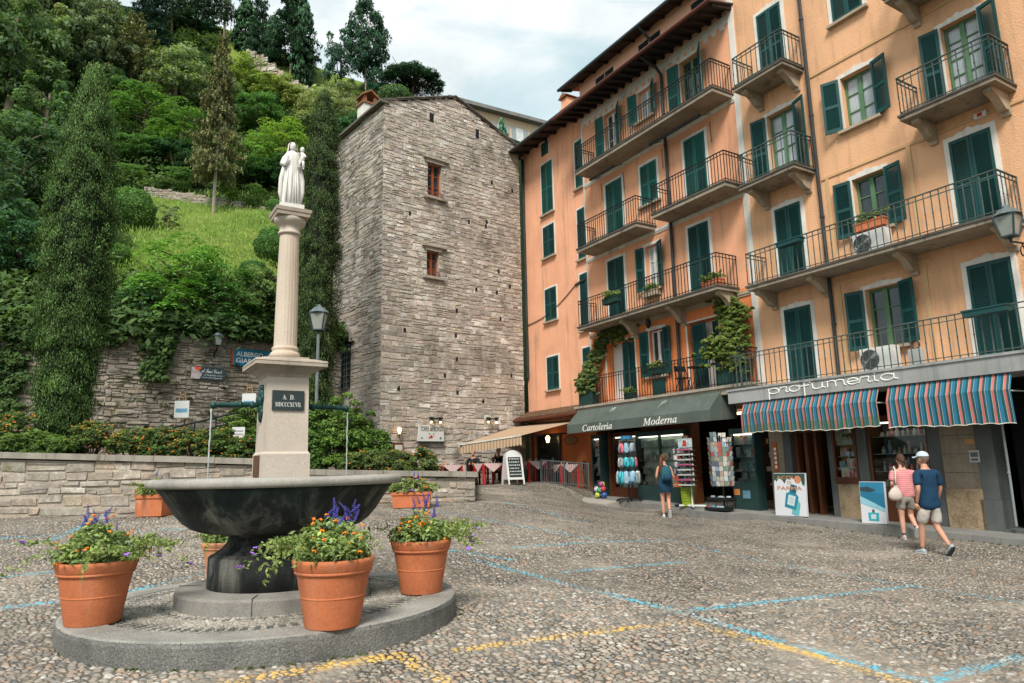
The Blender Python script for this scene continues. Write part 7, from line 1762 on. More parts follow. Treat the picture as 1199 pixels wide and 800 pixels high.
# crates of small toys at its foot
for k, (z, lab) in enumerate(((.0, 'low wire tray of red and blue toys on the step below the postcards'), (.26, 'upper wire tray of toys just under the postcards'))):
 t_ = fprop('toy_tray', lab, 'tray', -13.72, 1.38 - k * .12, z + .02); mb = MB(); mb.box(-.36, .36, -.17, .17, 0, .012)
 for s in (-1, 1): mb.box(-.36, .36, s * .17 - .006, s * .17 + .006, .012, .09); mb.box(s * .36 - .006, s * .36 + .006, -.16, .16, .012, .09)
 mb.build('tray', BLACKM, t_)
 if k: mb = MB(); [mb.bar((x, y, -.24), (x, y, 0), .012) for x in (-.34, .34) for y in (-.15, .15)]; mb.build('legs', BLACKM, t_)
 for j in range(9):
  mb = MB(); mb.box(-.03, .03, -.05, .05, 0, rd.uniform(.05, .12)); c = rd.choice(((.6, .05, .05), (.6, .58, .55), (.05, .25, .45), (.55, .1, .12), (.2, .5, .55)))
  o = mb.build('toy', GOODS, None, label='small boxed toy in the %s tray under the postcards' % ('upper' if k else 'low'), cat='toy', group='toys in the %s tray under the postcards' % ('upper' if k else 'low')); o.color = c4(c)
  o.location = Vector(fw(-13.72 + (-.3 + .075 * j), 1.38 - k * .12 + rd.uniform(-.05, .1), pz(-13.72) + z + .033)); o.rotation_euler = (0, 0, FROT + rd.uniform(-.4, .4))
# cafe terrace by the tower
RED = M('red lacquer', (.55, .012, .022), .4, .1); CHAIR = M('grey green chair', (.055, .075, .072), .5, .2, 4); CHAIRB = M('black chair', (.012, .013, .014), .5, .2)
def check_mat():
 m, nt, b, out = nodes('pink checked cloth'); ck = nd(nt, 'ShaderNodeTexChecker', {'Vector': objvec(nt, False), 'Scale': 22.0}); ck.inputs['Color1'].default_value = (.62, .33, .33, 1); ck.inputs['Color2'].default_value = (.66, .56, .54, 1)
 nt.links.new(ck.outputs[0], b.inputs['Base Color']); b.inputs['Roughness'].default_value = .9; return m
CHECK = check_mat()
def cafe_table(px, Y, yaw, label, clabel, s=.40):
 p = atY(px, 560, Y); p[2] = float(ground(p[0], p[1])); t = thing('cafe_table', label, 'table', p, yaw, None); h = .74
 mb = MB(); mb.box(-s, s, -s, s, h - .05, h); mb.build('tabletop', RED, t)
 for x in (-1, 1):
  for y in (-1, 1): mb = MB(); mb.box(x * (s - .03) - .03, x * (s - .03) + .03, y * (s - .03) - .03, y * (s - .03) + .03, -.15, h - .05); mb.build('leg', RED, t)
 c = thing('tablecloth', clabel, 'tablecloth', p + np.array([0, 0, h + .003]), yaw); mb = MB(); mb.box(-s - .004, s + .004, -s - .004, s + .004, 0, .006)
 mb.build('cloth_top', CHECK, c)
 for (x0, y0, x1, y1) in ((-s, -s, s, -s), (s, -s, s, s), (s, s, -s, s), (-s, s, -s, -s)):
  mb = MB(); nx, ny = (y1 - y0), -(x1 - x0); l = math.hypot(nx, ny); nx, ny = nx / l * .008, ny / l * .008
  mb.poly([(x0 + nx, y0 + ny, 0), (x1 + nx, y1 + ny, 0), ((x0 + x1) / 2 + nx * 2, (y0 + y1) / 2 + ny * 2, -.30)]); mb.build('hanging_corner', CHECK, c)
 for k, (x, y) in enumerate(((-.1, .05), (.12, -.08))):
  g = MB(); g.lathe([(.001, 0), (.03, .0), (.034, .09), (.03, .09), (.027, .008)], 10, close=False); o = g.build('glass', M('drinking glass' if k else 'orange drink', (.45, .48, .48) if k else (.7, .3, .05), .1, .1), None, label=('clear drinking glass on the ' if k else 'glass of orange drink on the ') + clabel.split(' over ')[1], cat='glass'); o.location = Vector(p) + Vector((x, y, h + .012))
 return p
def cafe_chair(x, y, z, yaw, label, mat=CHAIR):
 t = thing('cafe_chair', label, 'chair', (x, y, z), yaw)
 mb = MB(); mb.lathe([(.001, .44), (.2, .44), (.215, .455), (.2, .47), (.001, .47)], 18, close=False); mb.build('seat', mat, t)
 mb = MB(); prev = None
 for zz in np.linspace(.56, .86, 6):
  hw = .24 * math.sqrt(max(.05, 1 - ((zz - .66) / .235) ** 2)); pts = [(hw * s, .20 + .04 * (zz - .5) - .06 * abs(s) ** 2, zz) for s in (-1, -.5, 0, .5, 1)]; b_ = mb.add(pts)
  if prev is not None:
   for j in range(4): mb.face((prev + j, prev + j + 1, b_ + j + 1, b_ + j))
  prev = b_
 mb.build('backrest', mat, t)
 for sx in (-1, 1):
  mb = MB(); mb.tube([(sx * .17, .19, .86), (sx * .18, .17, .46), (sx * .2, .22, -.1)], .012, 6); mb.build('rear_leg', mat, t); mb = MB(); mb.tube([(sx * .17, -.14, .46), (sx * .2, -.2, -.1)], .012, 6); mb.build('front_leg', mat, t)
 return t
TY = FROT + R(98)
ct1 = cafe_table(572, 25.2, R(28), 'red cafe table at the front by the end of the wall', 'pink checked cloth hung in points over the front red table')
ct2 = cafe_table(556, 26.6, R(28), 'red cafe table behind the front one, half under the awning', 'pink checked cloth laid over the red table behind the front one')
ct3 = cafe_table(525, 25.9, R(28), 'red cafe table behind the wall coping, farthest left', 'pink checked cloth laid over the leftmost red table')
ct4 = cafe_table(624, 26.2, R(28), 'red cafe table just right of the menu board', 'pink checked cloth laid over the red table by the menu board')
ct5 = cafe_table(661, 26.6, R(28), 'red cafe table behind the grey fence', 'pink checked cloth laid over the table behind the grey fence')
for (p, dx, dy, yaw, lab, mat) in ((ct1, .55, .35, -1.2, 'grey green cafe chair right of the front red table', CHAIR), (ct1, -.6, .2, 1.5, 'grey green cafe chair left of the front red table', CHAIR), (ct3, .65, .1, -1.5, 'dark cafe chair between the two left tables', CHAIRB), (ct4, .55, -.25, -1.4, 'grey green cafe chair between the menu board table and the fence', CHAIR),
         (ct5, .6, .1, -1.5, 'black cafe chair at the right end of the terrace', CHAIRB), (ct5, -.55, .0, 1.4, 'dark cafe chair behind the middle of the fence', CHAIR), (ct2, .2, .75, 0, 'dark cafe chair at the far side under the awning', CHAIRB)):
 cafe_chair(p[0] + dx, p[1] + dy, p[2], yaw, lab, mat)
ab = atY(601, 567, 24.3); ab[2] = float(ground(ab[0], ab[1])); t_ = thing('menu_board', 'white arched menu board standing at the edge of the cafe', 'sign', ab, R(24)); WB = M('white board paint', (.62, .62, .60), .6, .1)
def arch_poly(w, h): return [(-w, 0), (w, 0), (w, h - w * .8)] + [(w * math.cos(a * math.pi / 12), h - w * .8 + w * .8 * math.sin(a * math.pi / 12)) for a in range(1, 12)] + [(-w, h - w * .8)]
for s, nm in ((-1, 'front_panel'), (1, 'rear_panel')):
 mb = MB(); pts = arch_poly(.31, 1.0); off = lambda z: s * (.30 - .26 * (z + .17) / 1.17)
 n = mb.add([(x, off(z), z + .17) for x, z in pts] + [(x, off(z) + .025, z + .17) for x, z in pts]); k_ = len(pts); mb.face(range(n, n + k_)); mb.face(range(n + 2 * k_ - 1, n + k_ - 1, -1))
 for i in range(k_): j = (i + 1) % k_; mb.face((n + i, n + j, n + k_ + j, n + k_ + i))
 for x in (-.28, .28): mb.bar((x, off(-.17), 0), (x, off(.05), .22), .05, .03)
 o = mb.build(nm, WB, t_)
 if s < 0:
  mb = MB(); F = lambda x, z: (x, off(z) - .004, z + .17); mb.quad(F(-.235, .08), F(.235, .08), F(.235, .76), F(-.235, .76)); sl = mb.build('slate', M('slate', (.02, .028, .03), .7, .3, 6), o)
  rd = random.Random(2)
  for k in range(6):                      # lines of chalk
   z = .68 - .105 * k; mb = MB(); x = -.2
   while x < .17:
    w_ = rd.uniform(.02, .05); mb.quad((x, off(z) - .0075, z + .17), (x + w_, off(z) - .0075, z + .17), (x + w_, off(z + .03) - .0075, z + .205), (x, off(z + .03) - .0075, z + .205)); x += w_ + rd.uniform(.012, .03)
   mb.build('chalk_line', M('chalk', (.55, .56, .54), .9, .4, 30), sl, kind='stuff')
fa, fb = atY(634, 567, 25.6), atY(690, 572, 24.9); fb2 = fa + (fb - fa) * 1.0; L = float(np.hypot(fb[0] - fa[0], fb[1] - fa[1]))
t_ = thing('cafe_fence', 'low grey metal fence along the cafe terrace', 'fence', fa, math.atan2(fb[1] - fa[1], fb[0] - fa[0])); FE = M('grey fence paint', (.07, .085, .085), .5, .2, 4)
dzf = (fb[2] - fa[2]); mb = MB()
for k in range(27): x = L * k / 26; mb.bar((x, 0, dzf * k / 26 - .05), (x, 0, .84 + dzf * k / 26), .016)
mb.build('bars', FE, t_); mb = MB(); mb.bar((0, 0, .86), (L, 0, .86 + dzf), .04); mb.bar((0, 0, .10), (L, 0, .1 + dzf), .03); mb.build('rails', FE, t_)
for k in (0, .5, 1): mb = MB(); mb.bar((L * k, 0, -.1 + dzf * k), (L * k, 0, .9 + dzf * k), .05); mb.build('post', FE, t_)
# sign, lamps and menu cases on the tower
def tw(x, out, z): return TC + TD * x - TN * out + np.array([0, 0, z])
q0, q1 = tpix(488, 498), tpix(517, 517); W_, H_ = q1[0] - q0[0], q0[1] - q1[1] + .02
zz = tpix(502, 517)[1]
t_ = thing('restaurant_sign', 'white sign with black letters and a red tomato on the tower wall', 'sign', tw((q0[0] + q1[0]) / 2, .10, zz), TROT); hW = W_ / 2; H_ = .62
mb = MB(); mb.hexa([(-hW - .05, -.05, 0), (hW + .03, -.05, 0), (hW + .03, 0, 0), (-hW - .05, 0, 0), (-hW + .02, -.05, H_), (hW, -.05, H_), (hW, 0, H_), (-hW + .02, 0, H_)]); o = mb.build('board', M('sign white', (.62, .62, .58), .6, .06), t_)
mb = MB(); mb.box(-hW - .06, hW + .04, -.06, .01, -.05, -.002); mb.build('bottom_frame', IRON, o)
mb = MB(); write(mb, 'TORRE del BORGO', (-hW + .07, -.052, H_ - .24), (1, 0, 0), (0, 0, 1), width=2 * hW - .10, height=.19, extrude=.003, bold=.012); mb.build('lettering', M('black lettering', (.02, .02, .022), .6), o)
for nm, x, z, r_, c in (('printed_tomato', .0, .17, .065, (.55, .02, .015)), ('printed_olive', -.09, .13, .035, (.10, .12, .22)), ('printed_leaf', .12, .2, .022, (.03, .22, .08)), ('printed_leaf', .10, .28, .03, (.03, .22, .08)), ('printed_leaf', -.08, .28, .03, (.03, .22, .08)), ('printed_dot', -hW + .14, .12, .05, (.25, .27, .30)), ('printed_dot', hW - .14, .12, .05, (.12, .13, .16))):
 mb = MB(); mb.poly([(x + r_ * math.cos(a * .5236), -.0535, z + r_ * math.sin(a * .5236)) for a in range(12)]); mb.build(nm, M('print %.2f%.2f' % c[:2], c, .6), o)
BULB = M('lit bulb', (1, .8, .5), .4, 0, emit=((1.0, .60, .25), 6.0))
def twin_lamp(px, py, label):
 q = tpix(px, py); t = thing('wall_lamp', label, 'lamp', tw(q[0], .05, q[1]), TROT); mb = MB(); mb.bar((-.26, -.22, .1), (.26, -.22, .1), .05); mb.bar((0, .02, .1), (0, -.22, .1), .05); mb.build('bracket', IRON, t)
 for x in (-.21, .21):
  mb = MB(); mb.lathe([(.03, .10), (.085, .02), (.085, .0), (.02, .09)], 10, c=(x, -.22, 0), close=False); mb.box(x - .07, x + .07, -.29, -.15, .09, .16); s = mb.build('lamp_shade', IRON, t); mb = MB(); mb.ball((x, -.22, -.02), .05, 8, 6); mb.build('bulb', BULB, s)
 return t
twin_lamp(506, 494, 'lit twin wall lamp above the white restaurant sign'); twin_lamp(572, 494, 'lit twin wall lamp on the tower over the beige awning')
q = tpix(465, 507); t_ = thing('wall_lamp', 'small lit wall lamp above the menu case on the tower', 'lamp', tw(q[0], .03, q[1] - .1), TROT); mb = MB(); mb.bar((0, .02, 0), (0, -.14, 0), .03); mb.bar((0, -.14, -.1), (0, -.14, .06), .03); br_ = mb.build('bracket', IRON, t_); mb = MB(); mb.lathe([(.04, .06), (.08, .24), (.03, .30)], 8, c=(0, -.14, 0)); mb.build('lantern', BULB, br_)
q = tpix(465, 524); t_ = thing('menu_case', 'small wooden menu case with papers on the tower wall', 'sign', tw(q[0], .02, q[1] - .55), TROT); mb = MB(); mb.box(-.2, .2, -.1, 0, 0, .72); o = mb.build('case', WOOD, t_); mb = MB(); mb.box(-.16, .16, -.105, -.1005, .05, .64); mb.build('menu_sheet', M('menu sheet', (.58, .55, .48), .7, .4, 12), o)
q = tpix(447, 519); t_ = thing('post_box', 'dark box fixed to the left corner of the tower above the hedge', 'box', tw(q[0] + .08, .02, q[1] - .4), TROT); mb = MB(); mb.box(-.17, .22, -.2, 0, 0, .35); mb.prism([(-.24, .35), (.28, .35), (.18, .45), (-.14, .45)], (0, -.24, 0), (1, 0, 0), (0, 0, 1), (0, .25, 0)); mb.build('body', IRON, t_)
q = fpix(633, 507, -.3); t_ = thing('door_lantern', 'lit lantern on a bracket beside the cafe door', 'lamp', fw(-24.0, -.30, 2.62), FROT); mb = MB(); mb.bar((0, 0, 0), (0, -.3, 0), .03); mb.bar((0, -.3, -.9), (0, -.3, .06), .03); br_ = mb.build('bracket', IRON, t_); mb = MB(); mb.lathe([(.05, .05), (.10, .26), (.03, .34)], 8, c=(0, -.3, 0)); mb.build('lantern', BULB, br_)
# street lamps
LGL = M('lamp glass', (.28, .30, .27), .15, .2, 5, spec=.6)
def lantern(mb_parent, s, z0):
 """four sided street lantern; s = half width at the top"""
 mb = MB()
 for (x, y) in ((-1, -1), (1, -1), (1, 1), (-1, 1)): mb.bar((x * s * .62, y * s * .62, z0), (x * s, y * s, z0 + s * 2.1), s * .14)
 mb.box(-s * .68, s * .68, -s * .68, s * .68, z0 - s * .15, z0); mb.box(-s * 1.05, s * 1.05, -s * 1.05, s * 1.05, z0 + s * 2.1, z0 + s * 2.25); mb.lathe([(s * .1, z0 - s * .55), (s * .3, z0 - s * .15)], 8); fr = mb.build('lantern_frame', M('lamp green iron', (.035, .062, .065), .5, .25, 6), mb_parent)
 mb = MB(); mb.hexa([(x * s * .58, y * s * .58, z0) for x, y in ((-1, -1), (1, -1), (1, 1), (-1, 1))] + [(x * s * .96, y * s * .96, z0 + s * 2.1) for x, y in ((-1, -1), (1, -1), (1, 1), (-1, 1))]); mb.build('lamp_glass', LGL, fr)
 mb = MB(); mb.lathe([(s * 1.42, z0 + s * 2.25), (s * 1.25, z0 + s * 2.4), (s * .75, z0 + s * 2.95), (s * .35, z0 + s * 3.1), (s * .3, z0 + s * 3.3), (s * .12, z0 + s * 3.45)], 4 if False else 8); mb.build('lamp_roof', M('lamp roof', (.12, .15, .155), .5, .3, 8), fr)
p = atY(370.5, 470, 19.0); zt_ = atY(374, 391, 19.0)[2]; zb = terr(p[0], p[1]) - .2
t_ = thing('street_lamp', 'slender street lamp standing in the bushes in front of the slim cypress', 'lamp', (p[0], p[1], zb)); mb = MB(); mb.tube([(0, 0, 0), (0, 0, zt_ - zb)], .045, 8); mb.build('pole', M('lamp pole', (.16, .18, .18), .5, .3, 4), t_); lantern(t_, .21, zt_ - zb + .12)
def rwpix(px, py):
 d = ray(px, py)
 for A, B_ in zip(RWP, RWP[1:]):
  e = B_ - A; n_ = np.array([-e[1], e[0], 0]); t = (n_ @ (A - EYE)) / (n_ @ d); P_ = EYE + d * t; s = ((P_ - A)[:2] @ e[:2]) / (e[:2] @ e[:2])
  if 0 <= s <= 1: return P_, math.atan2(e[1], e[0])
 return P_, math.atan2(e[1], e[0])
P_, ang = rwpix(250, 420); t_ = thing('wall_lamp', 'old street lantern on an iron bracket on the retaining wall', 'lamp', P_, ang); mb = MB(); mb.tube([(0, 0, -.1), (0, -.1, .18), (.02, -.38, .22), (.05, -.5, .32)], .03, 8); mb.tube([(0, -.02, -.3), (0, -.05, .1)], .025, 6); mb.build('bracket', IRON, t_)
h_ = thing('x', 'x', 'x'); bpy.data.objects.remove(h_)
lantern(t_, .14, .42)
for o in list(t_.children):
 if o.name.startswith('lantern'): o.location = (.05, -.5, 0)
# big lantern at the right edge, on a scrolled bracket from the ochre house
q = fpix(1184, 283, 1.0); t_ = thing('wall_lantern', 'large old street lantern on a scrolled bracket at the right edge of the ochre house', 'lamp', fw(q[0], 0, q[1]), FROT)
mb = MB(); mb.tube([(0, -1.0, .0), (.0, -.7, .03), (0, -.3, .06), (0, 0, .1)], .022, 8); mb.tube([(0, -.55 + .17 * math.cos(a * .5) * (1 - a / 16), -.16 + .17 * math.sin(a * .5) * (1 - a / 16)) for a in range(13)], .013, 6); mb.tube([(0, 0, -.35), (0, -.3, -.25), (0, -.55, 0.02)], .015, 6); mb.box(-.04, .04, -.03, 0, -.4, .2); mb.build('bracket', IRON, t_)
lantern(t_, .185, .22)
for o in list(t_.children):
 if o.name.startswith('lantern'): o.location = (0, -1.0, -.1)
# hanging lantern under the balcony of the orange house
t_ = thing('hanging_lantern', 'small black lantern hanging under the balcony above the shuttered window', 'lamp', fw(-17.2, .35, 6.66), FROT); mb = MB(); mb.tube([(0, 0, 0), (0, 0, -.12)], .008, 5); mb.lathe([(.03, -.12), (.09, -.2), (.10, -.34), (.05, -.42), (.02, -.46)], 8); mb.build('body', BLACKM, t_)
# signs on the retaining wall
P_, ang = rwpix(272, 428); P2, _ = rwpix(330, 432); W_ = float(np.hypot(P2[0] - P_[0], P2[1] - P_[1])); H_ = .62
t_ = thing('hotel_sign', 'blue enamel hotel sign with white capital letters on the retaining wall', 'sign', P_ + np.array([0, 0, -.0]), ang); mb = MB(); mb.box(0, W_, -.12, -.08, 0, H_); o = mb.build('board', M('blue enamel', (.012, .17, .30), .35, .15, 3), t_)
mb = MB(); mb.box(-.10, -.002, -.12, -.06, 0, H_ + .02); mb.build('rusty_edge', M('rusty edge', (.30, .09, .04), .8, .4, 6), o)
WL = M('white enamel letters', (.70, .72, .72), .5)
mb = MB(); write(mb, 'ALBERGO', (.08, -.1235, .34), (1, 0, 0), (0, 0, 1), width=W_ * .53, height=.18, bold=.02, extrude=.002); mb.build('lettering', WL, o); mb = MB(); write(mb, 'GIARDINETTO', (.08, -.1235, .10), (1, 0, 0), (0, 0, 1), width=W_ * .92, height=.18, bold=.02, extrude=.002); mb.build('lettering', WL, o)
mb = MB(); mb.box(W_ * .60, W_ * .86, -.1225, -.1205, .40, .43); mb.prism([(W_ * .86, .34), (W_ * .95, .415), (W_ * .86, .49)], (0, -.1225, 0), (1, 0, 0), (0, 0, 1), (0, .002, 0)); mb.build('printed_arrow', WL, o)
P_, ang = rwpix(222.5, 443.5); P2, _ = rwpix(265, 447); W_ = float(np.hypot(P2[0] - P_[0], P2[1] - P_[1])); H_ = .46; dz_ = (P2[2] - P_[2])
t_ = thing('arrow_sign', 'dark arrow shaped sign with white script and a red heart on the retaining wall', 'sign', P_, ang); t_.rotation_euler = (0, -math.atan2(dz_, W_) * 1.0, ang)
mb = MB(); mb.prism([(0, 0), (W_ * .86, 0), (W_, H_ * .5), (W_ * .86, H_), (0, H_)], (0, -.12, 0), (1, 0, 0), (0, 0, 1), (0, .03, 0)); o = mb.build('board', M('slate blue board', (.035, .055, .068), .5, .2, 4), t_)
mb = MB(); mb.poly([(0.005, -.1215, .005), (W_ * .24, -.1215, .005), (W_ * .3, -.1215, H_ * .4), (W_ * .12, -.1215, H_ * .9), (.005, -.1215, H_ * .9)]); mb.build('printed_photo', M('pale print', (.42, .36, .38), .6, .5, 6), o)
mb = MB(); mb.poly([(W_ * .17 + .11 * (16 * math.sin(a) ** 3) / 16, -.1235, H_ * .80 + .10 * (13 * math.cos(a) - 5 * math.cos(2 * a) - 2 * math.cos(3 * a) - math.cos(4 * a)) / 16) for a in [2 * math.pi * k / 24 for k in range(24)]]); mb.build('printed_heart', M('red orange print', (.62, .09, .03), .5), o)
for txt, x, z, w_, h in (('al Tuoi Court', .28, .52, .56, .30), ('al lungolago cucina', .36, .26, .5, .16), ('ristorante pizzeria', .30, .08, .54, .13)):
 mb = MB(); write(mb, script_bold(txt), (W_ * x, -.1235, H_ * z), (1, 0, 0), (0, 0, 1), width=W_ * w_, height=H_ * h, extrude=.002); mb.build('lettering', WL, o)
# easels with pictures, small white notice
EZ = M('easel wood', (.30, .19, .10), .7, .2, 4)
for px, pyb, Y, lab in ((212, 500, 20.5, 'wooden easel with a small white picture in front of the retaining wall, left one'), (291, 490, 21.5, 'wooden easel with a small white picture beside the fountain pedestal')):
 p = atY(px, pyb, Y); t_ = thing('easel', lab, 'easel', p - np.array([0, 0, .3]), random.uniform(-.2, .2)); mb = MB()
 mb.bar((-.22, 0, 0), (-.06, 0, 1.35), .03); mb.bar((.22, 0, 0), (.06, 0, 1.35), .03); mb.bar((0, .35, 0), (0, 0, 1.3), .03); mb.bar((-.16, -.02, .55), (.16, -.02, .55), .03); mb.bar((-.08, 0, 1.25), (.08, 0, 1.25), .03); mb.build('frame', EZ, t_)
 mb = MB(); mb.box(-.21, .21, -.045, -.02, .57, 1.07); o = mb.build('picture', M('picture paper', (.62, .63, .62), .7, .05), t_); mb = MB(); mb.box(-.17, .17, -.048, -.0455, .72, .84); mb.build('painted_view', M('blue print', (.14, .32, .45), .6, .4, 9), o)
p = atY(279, 512, 18.0); t_ = thing('notice_board', 'small white notice on a post in the flower bed by the pedestal', 'sign', p, .1); mb = MB(); mb.box(-.16, .16, -.015, .0, -.02, .26); o = mb.build('board', WB, t_); mb = MB(); mb.bar((0, .01, -.8), (0, .01, .0), .03); mb.build('post', EZ, t_)
for k in range(2): mb = MB(); mb.box(-.12, .12, -.018, -.0151, .06 + k * .08, .09 + k * .08); mb.build('printed_line', M('grey print', (.25, .25, .25), .7, .6, 30), o)
a, b_ = atY(202, 501, 20.2), atY(300, 478, 22.0); t_ = thing('handrail', 'dark iron handrail of the ramp in front of the retaining wall', 'railing', a, math.atan2(b_[1] - a[1], b_[0] - a[0])); L = float(np.hypot(b_[0] - a[0], b_[1] - a[1])); d_ = b_[2] - a[2]; mb = MB(); mb.tube([(0, 0, 0), (L, 0, d_)], .03, 6); mb.tube([(0, 0, -.28), (L, 0, d_ - .28)], .02, 6); mb.build('rail', IRON, t_)
for k in range(5): mb = MB(); mb.bar((L * k / 4, 0, -1.1 + d_ * k / 4), (L * k / 4, 0, d_ * k / 4), .035); mb.build('post', IRON, t_)
# on the balconies
def ac_unit(u, out, z, label, w=.80, h=.54, box=False):
 t = thing('air_conditioner', label, 'air conditioner', fw(u, out, z), FROT); mb = MB(); mb.box(-w / 2, w / 2, -.15, .15, .04, .04 + h); mb.box(-w * .4, -w * .3, -.12, .12, 0, .04); mb.box(w * .3, w * .4, -.12, .12, 0, .04); o = mb.build('casing', PLAST_W, t)
 mb = MB(); mb.lathe([(.001, 0), (h * .42, 0), (h * .43, .012), (.001, .013)], 28, close=False); f = mb.build('fan_recess', M('dark fan', (.05, .06, .06), .7, .2), o); f.location = (-w * .2, -.151, .04 + h * .5); f.rotation_euler = (R(90), 0, 0)
 mb = MB()
 for k in range(6): r_ = h * .07 * (k + .7); mb.tube([(r_ * math.cos(a * .2618), r_ * math.sin(a * .2618), .02) for a in range(25)], .004, 4, cap=False)
 for k in range(8): a = k * math.pi / 4; mb.bar((0, 0, .02), (h * .42 * math.cos(a), h * .42 * math.sin(a), .02), .006)
 g = mb.build('fan_grille', CHROME, o); g.location = (-w * .2, -.152, .04 + h * .5); g.rotation_euler = (R(90), 0, 0)
 return t
ac_unit(-9.15, .42, 6.50, 'white air conditioner on the long upper balcony of the ochre house'); ac_unit(-9.25, .5, 3.68, 'white air conditioner on the balcony above the shop lettering')
t_ = thing('meter_box', 'grey box with a coil beside the lower air conditioner', 'box', fw(-8.45, .42, 3.68), FROT); mb = MB(); mb.box(-.12, .12, -.12, .12, 0, .42); o = mb.build('casing', M('grey box', (.40, .41, .40), .5, .2), t_); mb = MB(); mb.tube([(.09 * math.cos(a * .5), .0, .52 + .09 * math.sin(a * .5)) for a in range(30)], .018, 6); mb.build('coil', BLACKM, o)
def flower_box(u, out, z, w, label, mat, plabel, seed, flowers=0, h=.2, bl=0, leafc=None):
 t = thing('flower_box', label, 'flower box', fw(u, out, z), FROT); mb = MB(); mb.box(-w / 2, w / 2, -.11, .11, 0, h); mb.build('box', mat, t)
 mb = MB(); mb.box(-w / 2 - .015, w / 2 + .015, -.125, .125, h - .03, h + .003); mb.build('rim', mat, t)
 if plabel: plant(fw(u, out, z + h), .13, .26, seed, plabel, flowers, bl, 0, 1, 0, ell=w / .3, rot=FROT, bs=1.5, leaf=.035)
DKG = M('dark green box', (.012, .045, .040), .6, .2); TER2 = TERRA
flower_box(-17.2, .12, 7.35, .7, 'pale flower box on the sill of the second floor window', BRACK, 'green plants in the pale sill box of the orange house', 31)
flower_box(-18.3, .98, 7.25, .8, 'dark flower box hung on the second floor balcony rail', DKG, 'trailing plants in the dark box on the second floor rail', 32)
flower_box(-13.95, .72, 6.82, .7, 'terracotta trough at the right end of the second floor balcony', TER2, 'low plants in the terracotta trough at the balcony end', 33, 5)
flower_box(-17.22, .10, 4.66, .55, 'small flower box on the first floor window sill', DKG, 'plant with red blossoms on the first floor sill', 34, 6)
flower_box(-18.2, .45, 3.9, .4, 'flower pot box standing on the floor of the terrace', DKG, 'leafy plant on the terrace floor between the doors', 35)
flower_box(-20.55, .48, 3.9, .8, 'dark planter standing at the left end of the terrace', DKG, None, 0, h=.5); flower_box(-13.65, .46, 3.9, 1.0, 'dark planter standing at the right end of the terrace', DKG, None, 0, h=.45)
flower_box(-11.0, .99, 7.22, .7, 'empty green planter on the long rail of the ochre house', SHUT, None, 0, h=.13); flower_box(-6.6, 1.16, 4.46, .8, 'empty green planter on the lower rail at right', SHUT, None, 0, h=.13)
flower_box(-9.3, .14, 7.26, .75, 'terracotta box on the sill behind the upper air conditioner', TER2, 'thin green plant on the sill behind the upper air conditioner', 36)
def vine(paths, rad, seed, label, color, n=60):
 rg = np.random.default_rng(seed); cc = []
 for pts in paths:
  pts = np.array(pts, float); seg = np.linalg.norm(np.diff(pts, axis=0), axis=1); L_ = seg.sum(); k = int(n * L_)
  s = rg.uniform(0, L_, k); cs = np.concatenate([[0], np.cumsum(seg)]); P = np.stack([np.interp(s, cs, pts[:, i]) for i in range(3)], 1); r_ = np.interp(s, cs, [rad * q for q in np.linspace(.7, 1.3, len(pts))])
  cc.append(P + rg.normal(size=P.shape) * np.stack([r_, r_ * .35, r_], 1))
 cc = np.concatenate(cc); t = thing('climbing_plant', label, 'plant', FO, FROT); C, Nn, col = clump_leaves(cc, rg.uniform(.05, .11, len(cc)), 34, .035, rg); Nn = Nn + np.array([0, -.6, .2])
 f = put('foliage', leaf_mesh('foliage', C, Nn, .055 * rg.uniform(.6, 1.3, len(C)), .55, col, rg), LEAF, t); f.color = c4(color)
 mb = MB()
 for pts in paths: mb.tube([tuple(p) for p in pts], .014, 5)
 mb.build('stem', BARK, t)
vine([[(-13.6, -.55, 4.8), (-13.75, -.5, 5.2), (-13.85, -.2, 5.9), (-13.95, -.12, 6.6), (-14.3, -.12, 6.62)], [(-13.3, -.5, 4.4), (-14.0, -.5, 4.9)], [(-13.5, -.6, 4.85), (-13.9, -.6, 4.95), (-14.5, -.6, 4.98)], [(-13.45, -.4, 4.8), (-13.5, -.3, 5.6), (-13.7, -.2, 6.3)]], .19, 71, 'big bright green climber around the right door of the terrace', (.19, .28, .05), 130)
vine([[(-20.7, -.6, 4.75), (-20.5, -.4, 5.3), (-20.25, -.15, 5.9), (-20.0, -.12, 6.35), (-19.2, -.12, 6.52), (-18.4, -.12, 6.5)], [(-20.9, -.62, 4.7), (-20.6, -.6, 4.75), (-20.2, -.55, 4.9)], [(-20.9, -.5, 4.5), (-20.3, -.5, 4.6), (-20.4, -.4, 5.2)]], .17, 72, 'climber with pale blossoms at the left end of the terrace and over the door', (.19, .27, .08), 110)
t_ = thing('bistro_table', 'small round black table on the terrace of the orange house', 'table', fw(-15.1, .40, 3.88), FROT); mb = MB(); mb.lathe([(.001, .70), (.28, .70), (.29, .715), (.28, .73), (.001, .73)], 20, close=False); mb.build('tabletop', BLACKM, t_)
for k in range(3): a = k * 2.094; mb = MB(); mb.tube([(0, 0, .7), (.06 * math.cos(a), .06 * math.sin(a), .4), (.22 * math.cos(a), .22 * math.sin(a), 0)], .012, 6); mb.build('leg', BLACKM, t_)
t_ = thing('folding_chair', 'black folding chair beside the round table on the terrace', 'chair', fw(-15.75, .38, 3.88), FROT + 1.2); mb = MB(); mb.box(-.19, .19, -.18, .18, .44, .46); mb.build('seat', BLACKM, t_); mb = MB(); mb.box(-.19, .19, .17, .185, .68, .86); mb.build('backrest', BLACKM, t_)
for x in (-.18, .18): mb = MB(); mb.bar((x, .2, .86), (x, -.2, 0), .02); mb.bar((x, -.18, .45), (x, .2, 0), .02); mb.build('leg_frame', BLACKM, t_)
